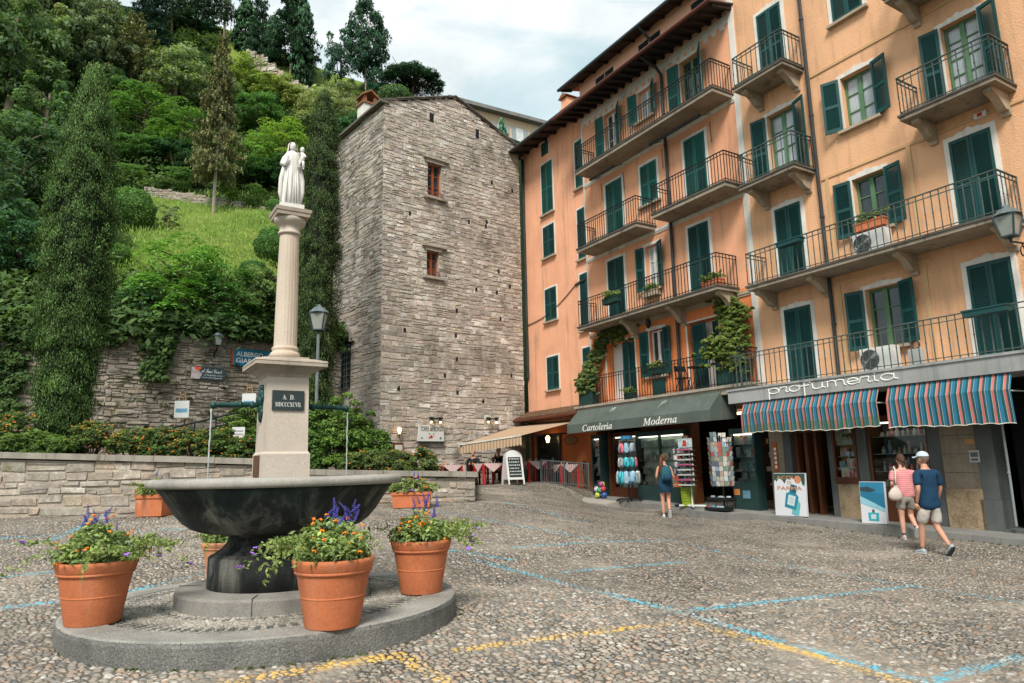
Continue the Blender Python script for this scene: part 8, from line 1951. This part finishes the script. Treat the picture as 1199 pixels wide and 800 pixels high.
# villa on the hill behind the tower
A = atY(528, 116, 58.0); Bp = atY(650, 154, 63.6); d = Bp - A; ang = math.atan2(d[1], d[0]); L = float(np.hypot(d[0], d[1]))
t_ = thing('villa', 'pale yellow villa with grey shutters on the hill behind the tower roof', 'house', (A[0], A[1], A[2] - 9), ang); VW = M('villa plaster', (.66, .50, .33), .9, .1, .5)
mb = MB(); mb.box(0, L, 0, 9, 0, 8.6); mb.build('wall', VW, t_); mb = MB(); mb.prism([(-.7, 8.6), (9.7, 8.6), (9.7, 8.8), (4.5, 10.2), (-.7, 8.95)], (-.5, 0, 0), (0, 1, 0), (0, 0, 1), (L + 1, 0, 0)); mb.build('roof', M('grey roof slate', (.20, .20, .19), .9, .3, 2), t_)
GS = M('grey shutters', (.30, .33, .34), .7)
for k in range(5):
 u = 1.2 + k * 2.0
 for z in (6.3, 3.0):
  mb = MB(); mb.box(u - .4, u + .4, -.03, 0, z, z + 1.5); o = mb.build('window', M('villa window', (.62, .64, .63), .4), t_)
  for s in (-1, 1): mb = MB(); mb.box(u + s * .66 - .22, u + s * .66 + .22, -.06, -.002, z, z + 1.5); mb.build('shutter', GS, o)
p = atY(588, 168, 54); tree_at(p - np.array([0, 0, 2.5]), 4.7, .78, 'cypress', (.03, .10, .045), 'tiny cypress in front of the yellow villa', 'cypress_tree', trunk='conifer', trk=False)
# people
def skin(name, chains, mats, parent, sub=2, fold=0.0):
 """chains: list of lists of ((x, y, z), r or (rx, ry)); points shared by position are welded"""
 bm = bmesh.new(); sk = bm.verts.layers.skin.verify(); idx = {}; first = None
 for ch in chains:
  prev = None
  for p, r_ in ch:
   k = tuple(round(float(c), 4) for c in p)
   if k not in idx:
    v = bm.verts.new(k); rr = r_ if hasattr(r_, '__len__') else (r_, r_); v[sk].radius = rr; idx[k] = v
    if first is None: first = v; v[sk].use_root = True
   v = idx[k]
   if prev is not None and prev is not v and bm.edges.get((prev, v)) is None: bm.edges.new((prev, v))
   prev = v
 me = bpy.data.meshes.new(name); bm.to_mesh(me); bm.free(); o = bpy.data.objects.new(name, me); COL.objects.link(o)
 ms = o.modifiers.new('s', 'SKIN'); ms.use_smooth_shade = True; ms.branch_smoothing = .6
 mu = o.modifiers.new('u', 'SUBSURF'); mu.levels = sub; mu.render_levels = sub
 dg = bpy.context.evaluated_depsgraph_get(); me2 = bpy.data.meshes.new_from_object(o.evaluated_get(dg)); bpy.data.objects.remove(o); bpy.data.meshes.remove(me)
 if fold:
  for v in me2.vertices:
   c = v.co; q = mnoise.noise(Vector((c.x * 9, c.y * 9, c.z * 5 + fold))) + .6 * mnoise.noise(Vector((c.x * 22, c.y * 22, c.z * 13 + fold))); v.co = c + v.normal * q * .013
 me2.name = name; me2.materials.clear(); me2.polygons.foreach_set('use_smooth', [True] * len(me2.polygons))
 return put(name, me2, mats, parent)
def join_mb(o, mb):
 bm = bmesh.new(); bm.from_mesh(o.data); vs = [bm.verts.new(v) for v in mb.v]
 for f in mb.f:
  try: q = bm.faces.new([vs[i] for i in f]); q.smooth = True
  except ValueError: pass
 bm.to_mesh(o.data); bm.free()
SKIN_ = M('skin', (.52, .27, .18), .6, .1, 4, spec=.3); SKIN_P = M('fair skin', (.60, .33, .24), .6, .1, 4)
V3 = lambda *a: np.array(a, float)
def hand(mb, wrist, d, palm_n, s=1.0, curl=.6, thumb_side=1):
 """palm and five bent fingers hanging from the wrist along d"""
 d = d / np.linalg.norm(d); n = palm_n - d * (palm_n @ d); n /= np.linalg.norm(n); x = np.cross(d, n)
 pts = [wrist, wrist + d * .035 * s, wrist + d * .075 * s, wrist + d * .09 * s]
 mb.tube(pts, [.024 * s, .034 * s, .036 * s, .028 * s], 8)
 for k, (off, L) in enumerate(((-.027, .062), (-.009, .074), (.009, .070), (.027, .054))):
  b0 = wrist + d * .075 * s + x * off * s; p1 = b0 + (d * math.cos(curl * .4) + n * math.sin(curl * .4)) * L * .45 * s; p2 = p1 + (d * math.cos(curl) + n * math.sin(curl)) * L * .35 * s; p3 = p2 + (d * math.cos(curl * 1.6) + n * math.sin(curl * 1.6)) * L * .28 * s
  mb.tube([b0, p1, p2, p3], [.010 * s, .0095 * s, .0085 * s, .006 * s], 6)
 b0 = wrist + d * .03 * s + x * .026 * thumb_side * s; p1 = b0 + (d * .6 + x * .7 * thumb_side + n * .3) * .035 * s; p2 = p1 + (d * .85 + x * .25 * thumb_side + n * .4) * .032 * s
 mb.tube([b0, p1, p2], [.013 * s, .011 * s, .008 * s], 6)
def head(mb, c, yaw=0.0, s=1.0):
 """skull, jaw, nose, ears, eyes, mouth; faces +y turned by yaw"""
 cy_, sy_ = math.cos(yaw), math.sin(yaw); T = lambda x, y, z: (c[0] + (x * cy_ - y * sy_) * s, c[1] + (x * sy_ + y * cy_) * s, c[2] + z * s)
 def ball(x, y, z, r_, q, nu=14, nv=10):
  b_ = MB(); b_.ball((0, 0, 0), r_, nu, nv, q); n = mb.add([T(x + v[0], y + v[1], z + v[2]) for v in b_.v])
  for f in b_.f: mb.face([n + i for i in f])
 ball(0, -.005, .02, .1, (.78, .96, 1.05)); ball(0, .035, -.05, .065, (.85, .9, 1.0)); ball(0, .096, -.012, .016, (.8, 1.2, 1.4), 8, 6)
 for sx in (-1, 1): ball(sx * .079, 0, -.01, .022, (.45, .9, 1.35), 8, 6); ball(sx * .03, .083, .015, .011, (1.3, .7, .7), 8, 6)
 ball(0, .088, -.058, .018, (1.4, .5, .4), 8, 6)
 return T
def shoe(o_parent, ankle, fwd, mat, sole, L=.26, up=None, name='shoe'):
 """a low shoe: sole plate and upper, heel under the ankle"""
 f = np.array(fwd, float); f /= np.linalg.norm(f); u = np.array(up if up is not None else (0, 0, 1), float); u = u - f * (u @ f); u /= np.linalg.norm(u); x = np.cross(f, u)
 P = lambda a, b_, c: ankle + f * a + x * b_ + u * c
 mb = MB(); prof = [(-.07, .028, .055), (-.03, .038, .075), (.03, .040, .070), (.09, .045, .045), (.15, .042, .035), (.185, .02, .022)]; prev = None; n = 10
 for a, w_, h in prof:
  pts = [P(a * L / .26, w_ * math.cos(t), -.085 + .02 + max(0, math.sin(t)) * h + min(0, math.sin(t)) * .012) for t in [2 * math.pi * k / n for k in range(n)]]; b_ = mb.add(pts)
  if prev is not None:
   for j in range(n): mb.face((prev + j, prev + (j + 1) % n, b_ + (j + 1) % n, b_ + j))
  else: mb.face([b_ + j for j in range(n)][::-1])
  prev = b_
 mb.face([prev + j for j in range(n)]); o = mb.build(name, mat, o_parent, smooth=True)
 mb = MB(); ring = [(-.078, .0), (-.06, .032), (0, .042), (.09, .049), (.155, .044), (.195, .0), (.155, -.044), (.09, -.049), (0, -.042), (-.06, -.032)]
 n = mb.add([P(a * L / .26, w_, -.087) for a, w_ in ring] + [P(a * L / .26, w_, -.064) for a, w_ in ring]); k = len(ring); mb.face([n + i for i in range(k)][::-1]); mb.face([n + k + i for i in range(k)])
 for i in range(k): j = (i + 1) % k; mb.face((n + i, n + j, n + k + j, n + k + i))
 mb.build('sole', sole, o)
 return o
def person(label, loc, yaw, H, J, skinm=SKIN_, hy=0.0, women=False):
 """J: joints in the body frame (x right, y forward). Builds the one continuous body."""
 k = H / 1.78; t = thing('person', label, 'person', loc, yaw)
 w_ = .88 if women else 1.0
 S = {n: np.array(p, float) * k for n, p in J.items()}
 r_ = lambda v: v * k
 torso = [(S['pelvis'], (r_(.15 * w_), r_(.11))), (S['waist'], (r_(.135 * w_), r_(.105))), (S['chest'], (r_(.155 * w_), r_(.115))), (S['shou'], (r_(.10), r_(.08))), (S['neck'], r_(.055)), (S['head'], r_(.07))]
 ch = [torso]
 for s in 'LR':
  ch.append([(S['pelvis'], (r_(.15 * w_), r_(.11))), (S['hip' + s], r_(.092)), ((S['hip' + s] + S['knee' + s]) / 2, r_(.078)), (S['knee' + s], r_(.058)), (S['knee' + s] * .6 + S['ank' + s] * .4, r_(.056)), (S['ank' + s], r_(.037))])
  ch.append([(S['shou'], r_(.1)), (S['sh' + s], r_(.058 * w_)), ((S['sh' + s] + S['el' + s]) / 2, r_(.046 * w_)), (S['el' + s], r_(.038)), (S['wr' + s], r_(.026))])
 body = skin('body', ch, skinm, t)
 mb = MB(); T = head(mb, S['head'] + V3(0, .01, .075) * k, hy, k)
 for s in 'LR':
  d = S['wr' + s] - S['el' + s]; hand(mb, S['wr' + s], d, V3(-1 if s == 'R' else 1, .3, 0), k * (.92 if women else 1.0), J.get('curl', .6) if not hasattr(J.get('curl', .6), '__len__') else .6, 1 if s == 'R' else 1)
 join_mb(body, mb)
 return t, S, k, T
def loft(rows, n=18, close=True):
 """rows of ((cx, cy, cz), rx, ry)"""
 mb = MB(); prev = None
 for c, rx, ry in rows:
  b_ = mb.add([(c[0] + rx * math.cos(2 * math.pi * j / n), c[1] + ry * math.sin(2 * math.pi * j / n), c[2]) for j in range(n)])
  if prev is not None:
   for j in range(n): mb.face((prev + j, prev + (j + 1) % n, b_ + (j + 1) % n, b_ + j))
  prev = b_
 return mb
CLO = lambda n, c, **k: M(n, c, .9, .14, 5, .05, 90, bump=.15, bscale=30, **k)
def shirt(S, k, mat, t, sleeve=.55, w_=1.0, hem=.0, puff=1.14):
 r_ = lambda v: v * k * puff
 ch = [[(S['pelvis'] + V3(0, 0, .0 - hem) * k, (r_(.162 * w_), r_(.122))), (S['waist'], (r_(.148 * w_), r_(.118))), (S['chest'], (r_(.160 * w_), r_(.122))), (S['shou'], (r_(.098), r_(.08))), (S['shou'] + V3(0, -.005, .045) * k, r_(.058))]]
 if sleeve:
  for s in 'LR':
   e = S['sh' + s] + (S['el' + s] - S['sh' + s]) * sleeve * 1.35; ch.append([(S['shou'], r_(.098)), (S['sh' + s], r_(.064 * w_)), ((S['sh' + s] + e) / 2, r_(.062 * w_)), (e, r_(.058 * w_))])
 return skin('shirt', ch, mat, t, 3, 1.3 + S['neck'][2])
def shorts(S, k, mat, t, length=.86, w_=1.0):
 r_ = lambda v: v * k
 ch = [[(S['pelvis'] + V3(0, 0, .16) * k, (r_(.150 * w_), r_(.115))), (S['pelvis'] + V3(0, 0, .04) * k, (r_(.165 * w_), r_(.125))), (S['pelvis'] - V3(0, 0, .08) * k, (r_(.160 * w_), r_(.125)))]]
 for s in 'LR':
  e = S['hip' + s] + (S['knee' + s] - S['hip' + s]) * length; ch.append([(S['pelvis'] - V3(0, 0, .08) * k, (r_(.160), r_(.125))), (S['hip' + s] * .8 + e * .2, r_(.112)), ((S['hip' + s] * .9 + e * 1.1) / 2, r_(.102)), (e, r_(.096))])
 return skin('shorts', ch, mat, t, 3, 4.1 + S['neck'][2])
def hair_cap(T, mat, t, k, back=.0, z0=-.03, name='hair'):
 mb = MB(); n = 20; prev = None
 for i in range(9):
  ph = i / 8 * R(118); z = math.cos(ph); rr = math.sin(ph); pts = []
  for j in range(n):
   a = 2 * math.pi * j / n; fr = math.sin(a)
   zz = z if fr < .35 else max(z, .28 + .2 * fr)
   pts.append(T(.088 * rr * math.cos(a), -.010 + .106 * rr * math.sin(a) * (1 if fr < 0 else .97), .025 + .112 * zz))
  b_ = mb.add(pts)
  if prev is not None:
   for j in range(n): mb.face((prev + j, prev + (j + 1) % n, b_ + (j + 1) % n, b_ + j))
  prev = b_
 return mb.build(name, mat, t, smooth=True)
# the man in the cap, walking to the left
g = gpix(1096, 650); yawm = math.atan2(*(lambda d: (-d[0], d[1]))(np.array([-.10, 1.0])))
J = dict(pelvis=(0, 0, .95), waist=(0, .005, 1.10), chest=(0, -.01, 1.30), shou=(0, -.02, 1.46), neck=(0, .015, 1.54), head=(0, .03, 1.61),
   hipL=(-.10, 0, .90), kneeL=(-.10, .14, .50), ankL=(-.10, .20, .09), hipR=(.10, 0, .90), kneeR=(.11, .04, .49), ankR=(.12, -.22, .17),
   shL=(-.20, -.02, 1.43), elL=(-.25, -.10, 1.15), wrL=(-.23, .02, .90), shR=(.20, -.02, 1.43), elR=(.26, .02, 1.14), wrR=(.25, .14, .92))
man, S, k, T = person('man in navy polo shirt, pale shorts and light blue cap, seen from behind', g, yawm, 1.84, J, hy=R(22))
shirt(S, k, CLO('navy polo', (.008, .040, .085)), man, .60, 1.12, hem=.20); shorts(S, k, CLO('pale shorts', (.50, .46, .42)), man, .95, 1.05)
GREY_S = M('grey trainer', (.36, .40, .43), .7, .2, 20); SOLE_W = M('white sole', (.62, .62, .60), .7); SOLE_D = M('dark sole', (.06, .065, .07), .8)
shoe(man, S['ankL'], V3(0, 1, -.04), GREY_S, SOLE_W, .29); shoe(man, S['ankR'], V3(0, .72, -.72), GREY_S, SOLE_D, .29, V3(0, .7, .7))
hair_cap(T, M('short grey hair', (.16, .12, .09), .9, .3, 40), man, k)
mb = MB(); n = 20; prev = None
for i in range(7):
 ph = i / 6 * R(86); b_ = mb.add([T(.095 * math.sin(ph) * math.cos(2 * math.pi * j / n), -.006 + .112 * math.sin(ph) * math.sin(2 * math.pi * j / n), .045 + .100 * math.cos(ph)) for j in range(n)])
 if prev is not None:
  for j in range(n): mb.face((prev + j, prev + (j + 1) % n, b_ + (j + 1) % n, b_ + j))
 prev = b_
CAPM = CLO('cap cloth', (.50, .58, .66))
cap = mb.build('cap', CAPM, man, smooth=True)
mb = MB(); arc = [R(20 + 140 * j / 12) for j in range(13)]
n0 = mb.add([T(.093 * math.cos(a), -.006 + .11 * math.sin(a), .055) for a in arc] + [T(.085 * math.cos(a), .04 + .145 * math.sin(a), .045 - .02 * abs(math.cos(a))) for a in arc] + [T(.085 * math.cos(a), .04 + .145 * math.sin(a), .038 - .02 * abs(math.cos(a))) for a in arc])
for j in range(12): mb.face((n0 + j, n0 + j + 1, n0 + 14 + j, n0 + 13 + j)); mb.face((n0 + 13 + j, n0 + 14 + j, n0 + 27 + j, n0 + 26 + j))
mb.build('peak', CAPM, cap)
mb = MB(); w = S['wrL']; mb.tube([tuple(w + V3(.030 * math.cos(a), .030 * math.sin(a), .03)) for a in [2 * math.pi * j / 12 for j in range(13)]], .010, 6); mb.build('watch', BLACKM, man)
# the woman in pink stripes beside him
g = gpix(1066, 632); d_ = np.array([.22, .97]); yw = math.atan2(-d_[0], d_[1])
J = dict(pelvis=(0, 0, .93), waist=(0, .005, 1.10), chest=(0, 0, 1.30), shou=(0, -.015, 1.45), neck=(0, .0, 1.53), head=(0, .02, 1.60),
   hipL=(-.10, 0, .89), kneeL=(-.10, .05, .49), ankL=(-.10, .04, .09), hipR=(.10, 0, .89), kneeR=(.10, .14, .50), ankR=(.10, -.16, .26),
   shL=(-.185, -.015, 1.42), elL=(-.25, -.06, 1.17), wrL=(-.20, .12, 1.02), shR=(.185, -.015, 1.42), elR=(.25, -.02, 1.16), wrR=(.21, .10, .95))
wp, S, k, T = person('woman with a brown bun in a pink striped top and grey shorts, beside the man', g, yw, 1.74, J, SKIN_P, hy=R(6), women=True)
m, nt, b, out = nodes('pink striped jersey'); vec = objvec(nt, False); wv = nd(nt, 'ShaderNodeTexWave', {'Vector': vec, 'Scale': 7.5, 'Distortion': 1.2, 'Detail': 1.0}, wave_type='BANDS', bands_direction='Z')
nt.links.new(ramp(nt, wv.outputs['Fac'], [(.0, (.62, .17, .19)), (.62, (.60, .19, .20)), (.78, (.68, .50, .48)), (1.0, (.62, .22, .22))]), b.inputs['Base Color']); b.inputs['Roughness'].default_value = .9
shirt(S, k, m, wp, .62, 1.22, puff=1.16, hem=.12); shorts(S, k, CLO('grey beige shorts', (.27, .25, .21)), wp, .72, 1.16)
HB_ = M('brown hair', (.075, .038, .020), .7, .35, 30); h = hair_cap(T, HB_, wp, k); mb = MB(); c_ = T(0, -.105, -.01); mb.ball(c_, .05 * k, 12, 9, (1, .8, 1.15)); mb.ball(T(0, -.11, -.09), .03 * k, 10, 7, (.9, .7, 1.6)); mb.build('bun', HB_, h, smooth=True)
PINKS = M('pink trainer', (.55, .40, .38), .7, .2, 20); shoe(wp, S['ankL'], V3(0, 1, -.03), PINKS, SOLE_W, .25); shoe(wp, S['ankR'], V3(0, .55, -.83), PINKS, SOLE_W, .25, V3(0, .83, .55))
for s in 'LR': mb = MB(); mb.tube([tuple(S['ank' + s] + V3(.037 * math.cos(a), .037 * math.sin(a), .03)) for a in [2 * math.pi * j / 10 for j in range(11)]], .012, 6); mb.build('sock', M('navy sock', (.02, .04, .09), .9), wp)
bg_ = thing('shoulder_bag', 'cream drawstring bag hanging from the left shoulder of the woman in pink', 'bag', g, yw); CREAM = CLO('cream cloth', (.55, .47, .41))
mb = loft([((-.215 + dx, -.14, z), rx, ry) for z, rx, ry, dx in ((.80, .02, .02, 0), (.81, .10, .06, 0), (.87, .135, .085, -.01), (.96, .13, .08, -.01), (1.04, .085, .055, 0), (1.09, .04, .03, .02), (1.12, .055, .04, .02))], 16); mb.build('pouch', CREAM, bg_, smooth=True)
mb = MB(); mb.tube([(-.20, -.14, 1.10), (-.19, -.16, 1.25), (-.165, -.105, 1.44), (-.16, -.02, 1.50), (-.17, .07, 1.42), (-.2, .06, 1.2)], .018, 7); mb.build('strap', CREAM, bg_, smooth=True)
# the woman with the blue rucksack
g = gpix(781, 606); d_ = np.array([.10, 1.0]); yw = math.atan2(-d_[0], d_[1])
J = dict(pelvis=(0, 0, .93), waist=(0, .005, 1.09), chest=(0, -.01, 1.28), shou=(0, -.015, 1.44), neck=(0, .0, 1.52), head=(0, .015, 1.59),
   hipL=(-.09, 0, .89), kneeL=(-.085, .05, .49), ankL=(-.08, .02, .09), hipR=(.09, 0, .89), kneeR=(.08, .06, .49), ankR=(.06, -.25, .20),
   shL=(-.17, -.015, 1.41), elL=(-.24, -.04, 1.15), wrL=(-.19, .12, 1.0), shR=(.17, -.015, 1.41), elR=(.25, .0, 1.15), wrR=(.27, .12, .93))
wb, S, k, T = person('woman with long auburn ponytail and blue rucksack in front of the souvenir racks', g, yw, 1.72, J, SKIN_, hy=R(-28), women=True)
shirt(S, k, CLO('teal top', (.012, .085, .12)), wb, 0, 1.0, puff=1.08, hem=.1); shorts(S, k, CLO('dark grey shorts', (.10, .10, .095)), wb, .45, .92)
HA = M('auburn hair', (.105, .040, .020), .65, .4, 34); h = hair_cap(T, HA, wb, k); mb = MB(); mb.tube([T(0, -.10, .05), T(0, -.17, .02), T(-.01, -.19, -.12), T(-.015, -.18, -.28), T(-.01, -.17, -.44), T(0, -.165, -.56)], [.03, .045, .058, .06, .045, .012], 10); mb.build('ponytail', HA, h, smooth=True); mb = MB(); mb.tube([T(.02 * math.cos(a), -.125, .04 + .02 * math.sin(a)) for a in [2 * math.pi * j / 8 for j in range(9)]], .012, 6); mb.build('hair_band', M('green band', (.03, .2, .14), .7), h)
WHS = M('white trainer', (.62, .62, .60), .7, .15, 20); shoe(wb, S['ankL'], V3(0, 1, -.03), WHS, SOLE_W, .25); shoe(wb, S['ankR'], V3(0, .5, -.86), M('dark trainer', (.10, .11, .12), .7), SOLE_W, .25, V3(0, .86, .5))
rkb = thing('backpack', 'navy blue rucksack on the back of the woman with the ponytail', 'bag', g, yw); NVY = CLO('navy rucksack', (.012, .048, .095)); TEALB = CLO('teal rucksack top', (.018, .095, .125))
mb = loft([((.03, -.20, z), rx, ry) for z, rx, ry in ((.98, .03, .02), (.99, .13, .07), (1.08, .15, .10), (1.25, .14, .095), (1.36, .11, .07), (1.41, .03, .03))], 18); pk = mb.build('pack', TEALB, rkb, smooth=True)
mb = loft([((.05, -.29, z), rx, ry) for z, rx, ry in ((1.0, .02, .01), (1.01, .10, .04), (1.10, .115, .055), (1.18, .09, .03), (1.19, .02, .01))], 14); mb.build('front_pocket', NVY, pk, smooth=True)
for x in (-.09, .12): mb = MB(); mb.tube([(x, -.14, 1.38), (x, -.06, 1.485), (x, .06, 1.46), (x * 1.1, .10, 1.3), (x * 1.2, .0, 1.05)], .02, 7); mb.build('strap', NVY, pk, smooth=True)
jk = thing('jacket', 'navy jacket tied around the waist of the woman with the rucksack', 'jacket', g, yw)
mb = loft([((0, -.01, z), rx, ry) for z, rx, ry in ((1.03, .165, .125), (1.0, .19, .15), (.9, .20, .165), (.78, .185, .16), (.72, .15, .13))], 22)
rd = random.Random(3); mb.v = [(x + .01 * math.sin(z * 30 + x * 20), y + .008 * math.sin(x * 30), z - (.05 * abs(math.sin(x * 12)) if z < .75 else 0)) for x, y, z in mb.v]; mb.build('cloth', NVY, jk, smooth=True)
# two guests sitting in the shade under the awning
for px, pt, (tp, off), lab, c in ((556, 545, (ct2, (-.1, .95)), 'dark haired guest in black sitting under the awning at left', (.015, .017, .02)), (576, 545, (ct1, (.35, 1.35)), 'guest in dark clothes with a raised hand sitting under the awning at right', (.012, .02, .03))):
 J = dict(pelvis=(0, 0, .50), waist=(0, -.01, .66), chest=(0, 0, .88), shou=(0, .0, 1.03), neck=(0, .02, 1.11), head=(0, .04, 1.18), hipL=(-.1, .05, .49), kneeL=(-.12, .45, .48), ankL=(-.12, .42, .09), hipR=(.1, .05, .49), kneeR=(.12, .45, .48), ankR=(.12, .42, .09),
    shL=(-.19, .0, 1.0), elL=(-.24, .12, .76), wrL=(-.12, .36, .80), shR=(.19, .0, 1.0), elR=(.25, .2, .80), wrR=(.10, .25, 1.05) if px > 570 else (.1, .38, .80))
 p = V3(tp[0] + off[0], tp[1] + off[1], tp[2]); st_, S, k, T = person(lab, p, R(168), 1.72, J, SKIN_)
 shirt(S, k, CLO('dark top %d' % px, c), st_, .9, 1.05); hair_cap(T, M('black hair', (.012, .010, .009), .7, .3, 30), st_, k)
 ch = [[(S['pelvis'] + V3(0, 0, .03), (.16, .12)), (S['pelvis'] - V3(0, 0, .01), (.16, .12))]]
 for s in 'LR': ch.append([(S['pelvis'] - V3(0, 0, .01), (.16, .12)), (S['hip' + s], .10), (S['knee' + s], .072), (S['ank' + s], .055)])
 skin('trousers', ch, CLO('dark trousers', (.02, .022, .028)), st_)
 for s in 'LR': shoe(st_, S['ank' + s], V3(0, 1, 0), SOLE_D, SOLE_D, .26)
 t_ = cafe_chair(p[0], p[1] + .05, p[2], R(168) + math.pi, 'dark cafe chair under the ' + ('guest with the raised hand' if px > 570 else 'guest in black'), CHAIRB)
# flower beds behind the garden wall
def shrub(px, pyb, pyt, Y, w, d, label, color, seed, orange=0, leaf=.05, name='flowering_shrub', cr=(.10, .2), n=70, per=60, group=None):
 rg = np.random.default_rng(seed); b0 = atY(px, pyb, Y); b0[2] = min(b0[2], terr(b0[0], b0[1]) + .05) if Y < 23 else b0[2]; top = atY(px, pyt, Y)[2]; h = max(.4, top - b0[2])
 t = thing(name, label, 'shrub', b0, 0, group); dd = unit(rg.normal(size=(n, 3))); dd[:, 2] = np.abs(dd[:, 2]); r_ = rg.uniform(.3, 1, (n, 1)) ** .5
 cc = dd * r_ * np.array([w / 2, d / 2, h * .86]); cc[:, 2] += .05 + .05 * h
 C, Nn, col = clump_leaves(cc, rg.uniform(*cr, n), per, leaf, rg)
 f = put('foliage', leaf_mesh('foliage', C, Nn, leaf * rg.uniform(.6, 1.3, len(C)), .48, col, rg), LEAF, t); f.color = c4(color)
 mb = MB()
 for k in range(8): a = rg.uniform(0, 6.28); mb.tube([(0, 0, -.15), (.2 * w * math.cos(a), .2 * d * math.sin(a), h * .4), (.38 * w * math.cos(a), .38 * d * math.sin(a), h * .75)], [.02, .014, .005], 5)
 mb.build('stems', BARK_D, t)
 if orange:
  mb = MB(); rd = random.Random(seed)
  for k in range(orange):
   i = rg.integers(n); u_ = unit(rg.normal(size=(1, 3)) + np.array([[0, -.6, .7]]))[0]; p = cc[i] + u_ * .17 * (cr[1] / .2); mb.col = (1, 1, 1) if rd.random() < .6 else (1, .55, .4); mb.ball(tuple(p), rd.uniform(.015, .027), 5, 4, (1, 1, .6))
  mb.build('orange_blossoms', M('lantana petals', (.75, .30, .03), .6, 0, attr=True), t, kind='stuff')
 return t
LANT = (.14, .225, .06); LANT2 = (.115, .20, .05)
for k, (px, pb, pt, w, c, lab, no) in enumerate(((108, 533, 490, 1.25, LANT, 'orange flowering shrub right beside the big cypress', 90), (150, 533, 495, 1.15, LANT, 'orange flowering shrub second from the big cypress', 80), (188, 534, 499, 1.1, LANT2, 'orange flowering shrub in the middle of the left bed', 70),
            (225, 535, 499, 1.1, LANT, 'orange flowering shrub below the left easel', 70), (258, 536, 502, 1.0, LANT2, 'orange flowering shrub left of the small white notice', 60), (285, 537, 507, .9, LANT2, 'last orange flowering shrub of the left bed, at the pedestal', 40),
            (14, 530, 478, 1.5, LANT, 'tall orange flowering shrub at the left edge of the bed', 90), (-35, 530, 480, 1.5, LANT2, 'orange flowering shrub outside the left edge of the photo', 60))):
 shrub(px, pb, pt, 16.6, w, .9, lab, c, 200 + k, no, .04, cr=(.08, .16), n=70, per=60)
for k, (px, pb, pt, Y, w, lab) in enumerate(((36, 530, 505, 16.2, .9, 'low leafy ground plant left of the big cypress'), (62, 530, 514, 16.0, .9, 'low leafy ground plant at the foot of the big cypress'), (10, 530, 512, 16.0, .8, 'low leafy ground plant at the left edge'))):
 shrub(px, pb, pt, Y, w, .5, lab, (.12, .22, .04), 230 + k, 0, .05, 'ground_plant')
for k, (px, pb, pt, w, lab) in enumerate(((425, 552, 527, 1.2, 'orange flowering hedge shrub at the foot of the round green bush'), (460, 553, 523, 1.3, 'orange flowering hedge shrub in the middle of the right bed'), (492, 553, 522, 1.0, 'orange flowering hedge shrub at the right end of the wall'))):
 shrub(px, pb, pt, 17.6, w, .8, lab, (.13, .20, .055), 240 + k, 40, .04, cr=(.08, .16), n=70, per=60)
for k, (px, pb, pt, Y, w, lab, c) in enumerate(((398, 548, 455, 18.6, 1.9, 'big rounded green bush right of the pedestal', (.15, .29, .045)), (425, 548, 478, 18.9, 1.5, 'rounded green bush reaching to the tower corner', (.13, .26, .042)), (366, 545, 470, 18.4, 1.2, 'green bush close behind the right side of the pedestal', (.12, .25, .04)),
            (282, 522, 470, 20.0, 1.6, 'light green bush left of the pedestal behind the notice', (.14, .25, .045)), (312, 525, 476, 20.2, 1.5, 'green bush hidden behind the pedestal', (.11, .22, .04)), (345, 540, 490, 19.5, 1.3, 'low green bush behind the pedestal', (.11, .23, .04)))):
 shrub(px, pb, pt, Y, w, w * .8, lab, c, 260 + k, 0, .05, 'leafy_bush', cr=(.12, .24), n=130, per=75)
# weeds in the joints of the square by the kerb
rg = np.random.default_rng(99); cc = []
for k in range(40):
 a = rg.uniform(-2.6, .2); p = np.array([FC[0] + 1.80 * math.cos(a), FC[1] + 1.80 * math.sin(a)]); cc.append((p[0], p[1], float(ground(p[0], p[1])) - .01))
for k in range(60):
 p = fw(rg.uniform(-14, -5), 1.15 + rg.uniform(0, .05), 0); cc.append((p[0], p[1], float(ground(p[0], p[1]))))
cc = np.array(cc); C, Nn, col = clump_leaves(cc, rg.uniform(.01, .035, len(cc)), 16, .012, rg)
o = put('joint_weeds', leaf_mesh('joint_weeds', C, Nn, .014, .4, col, rg), LEAF, kind='stuff'); o.color = c4((.10, .15, .03))
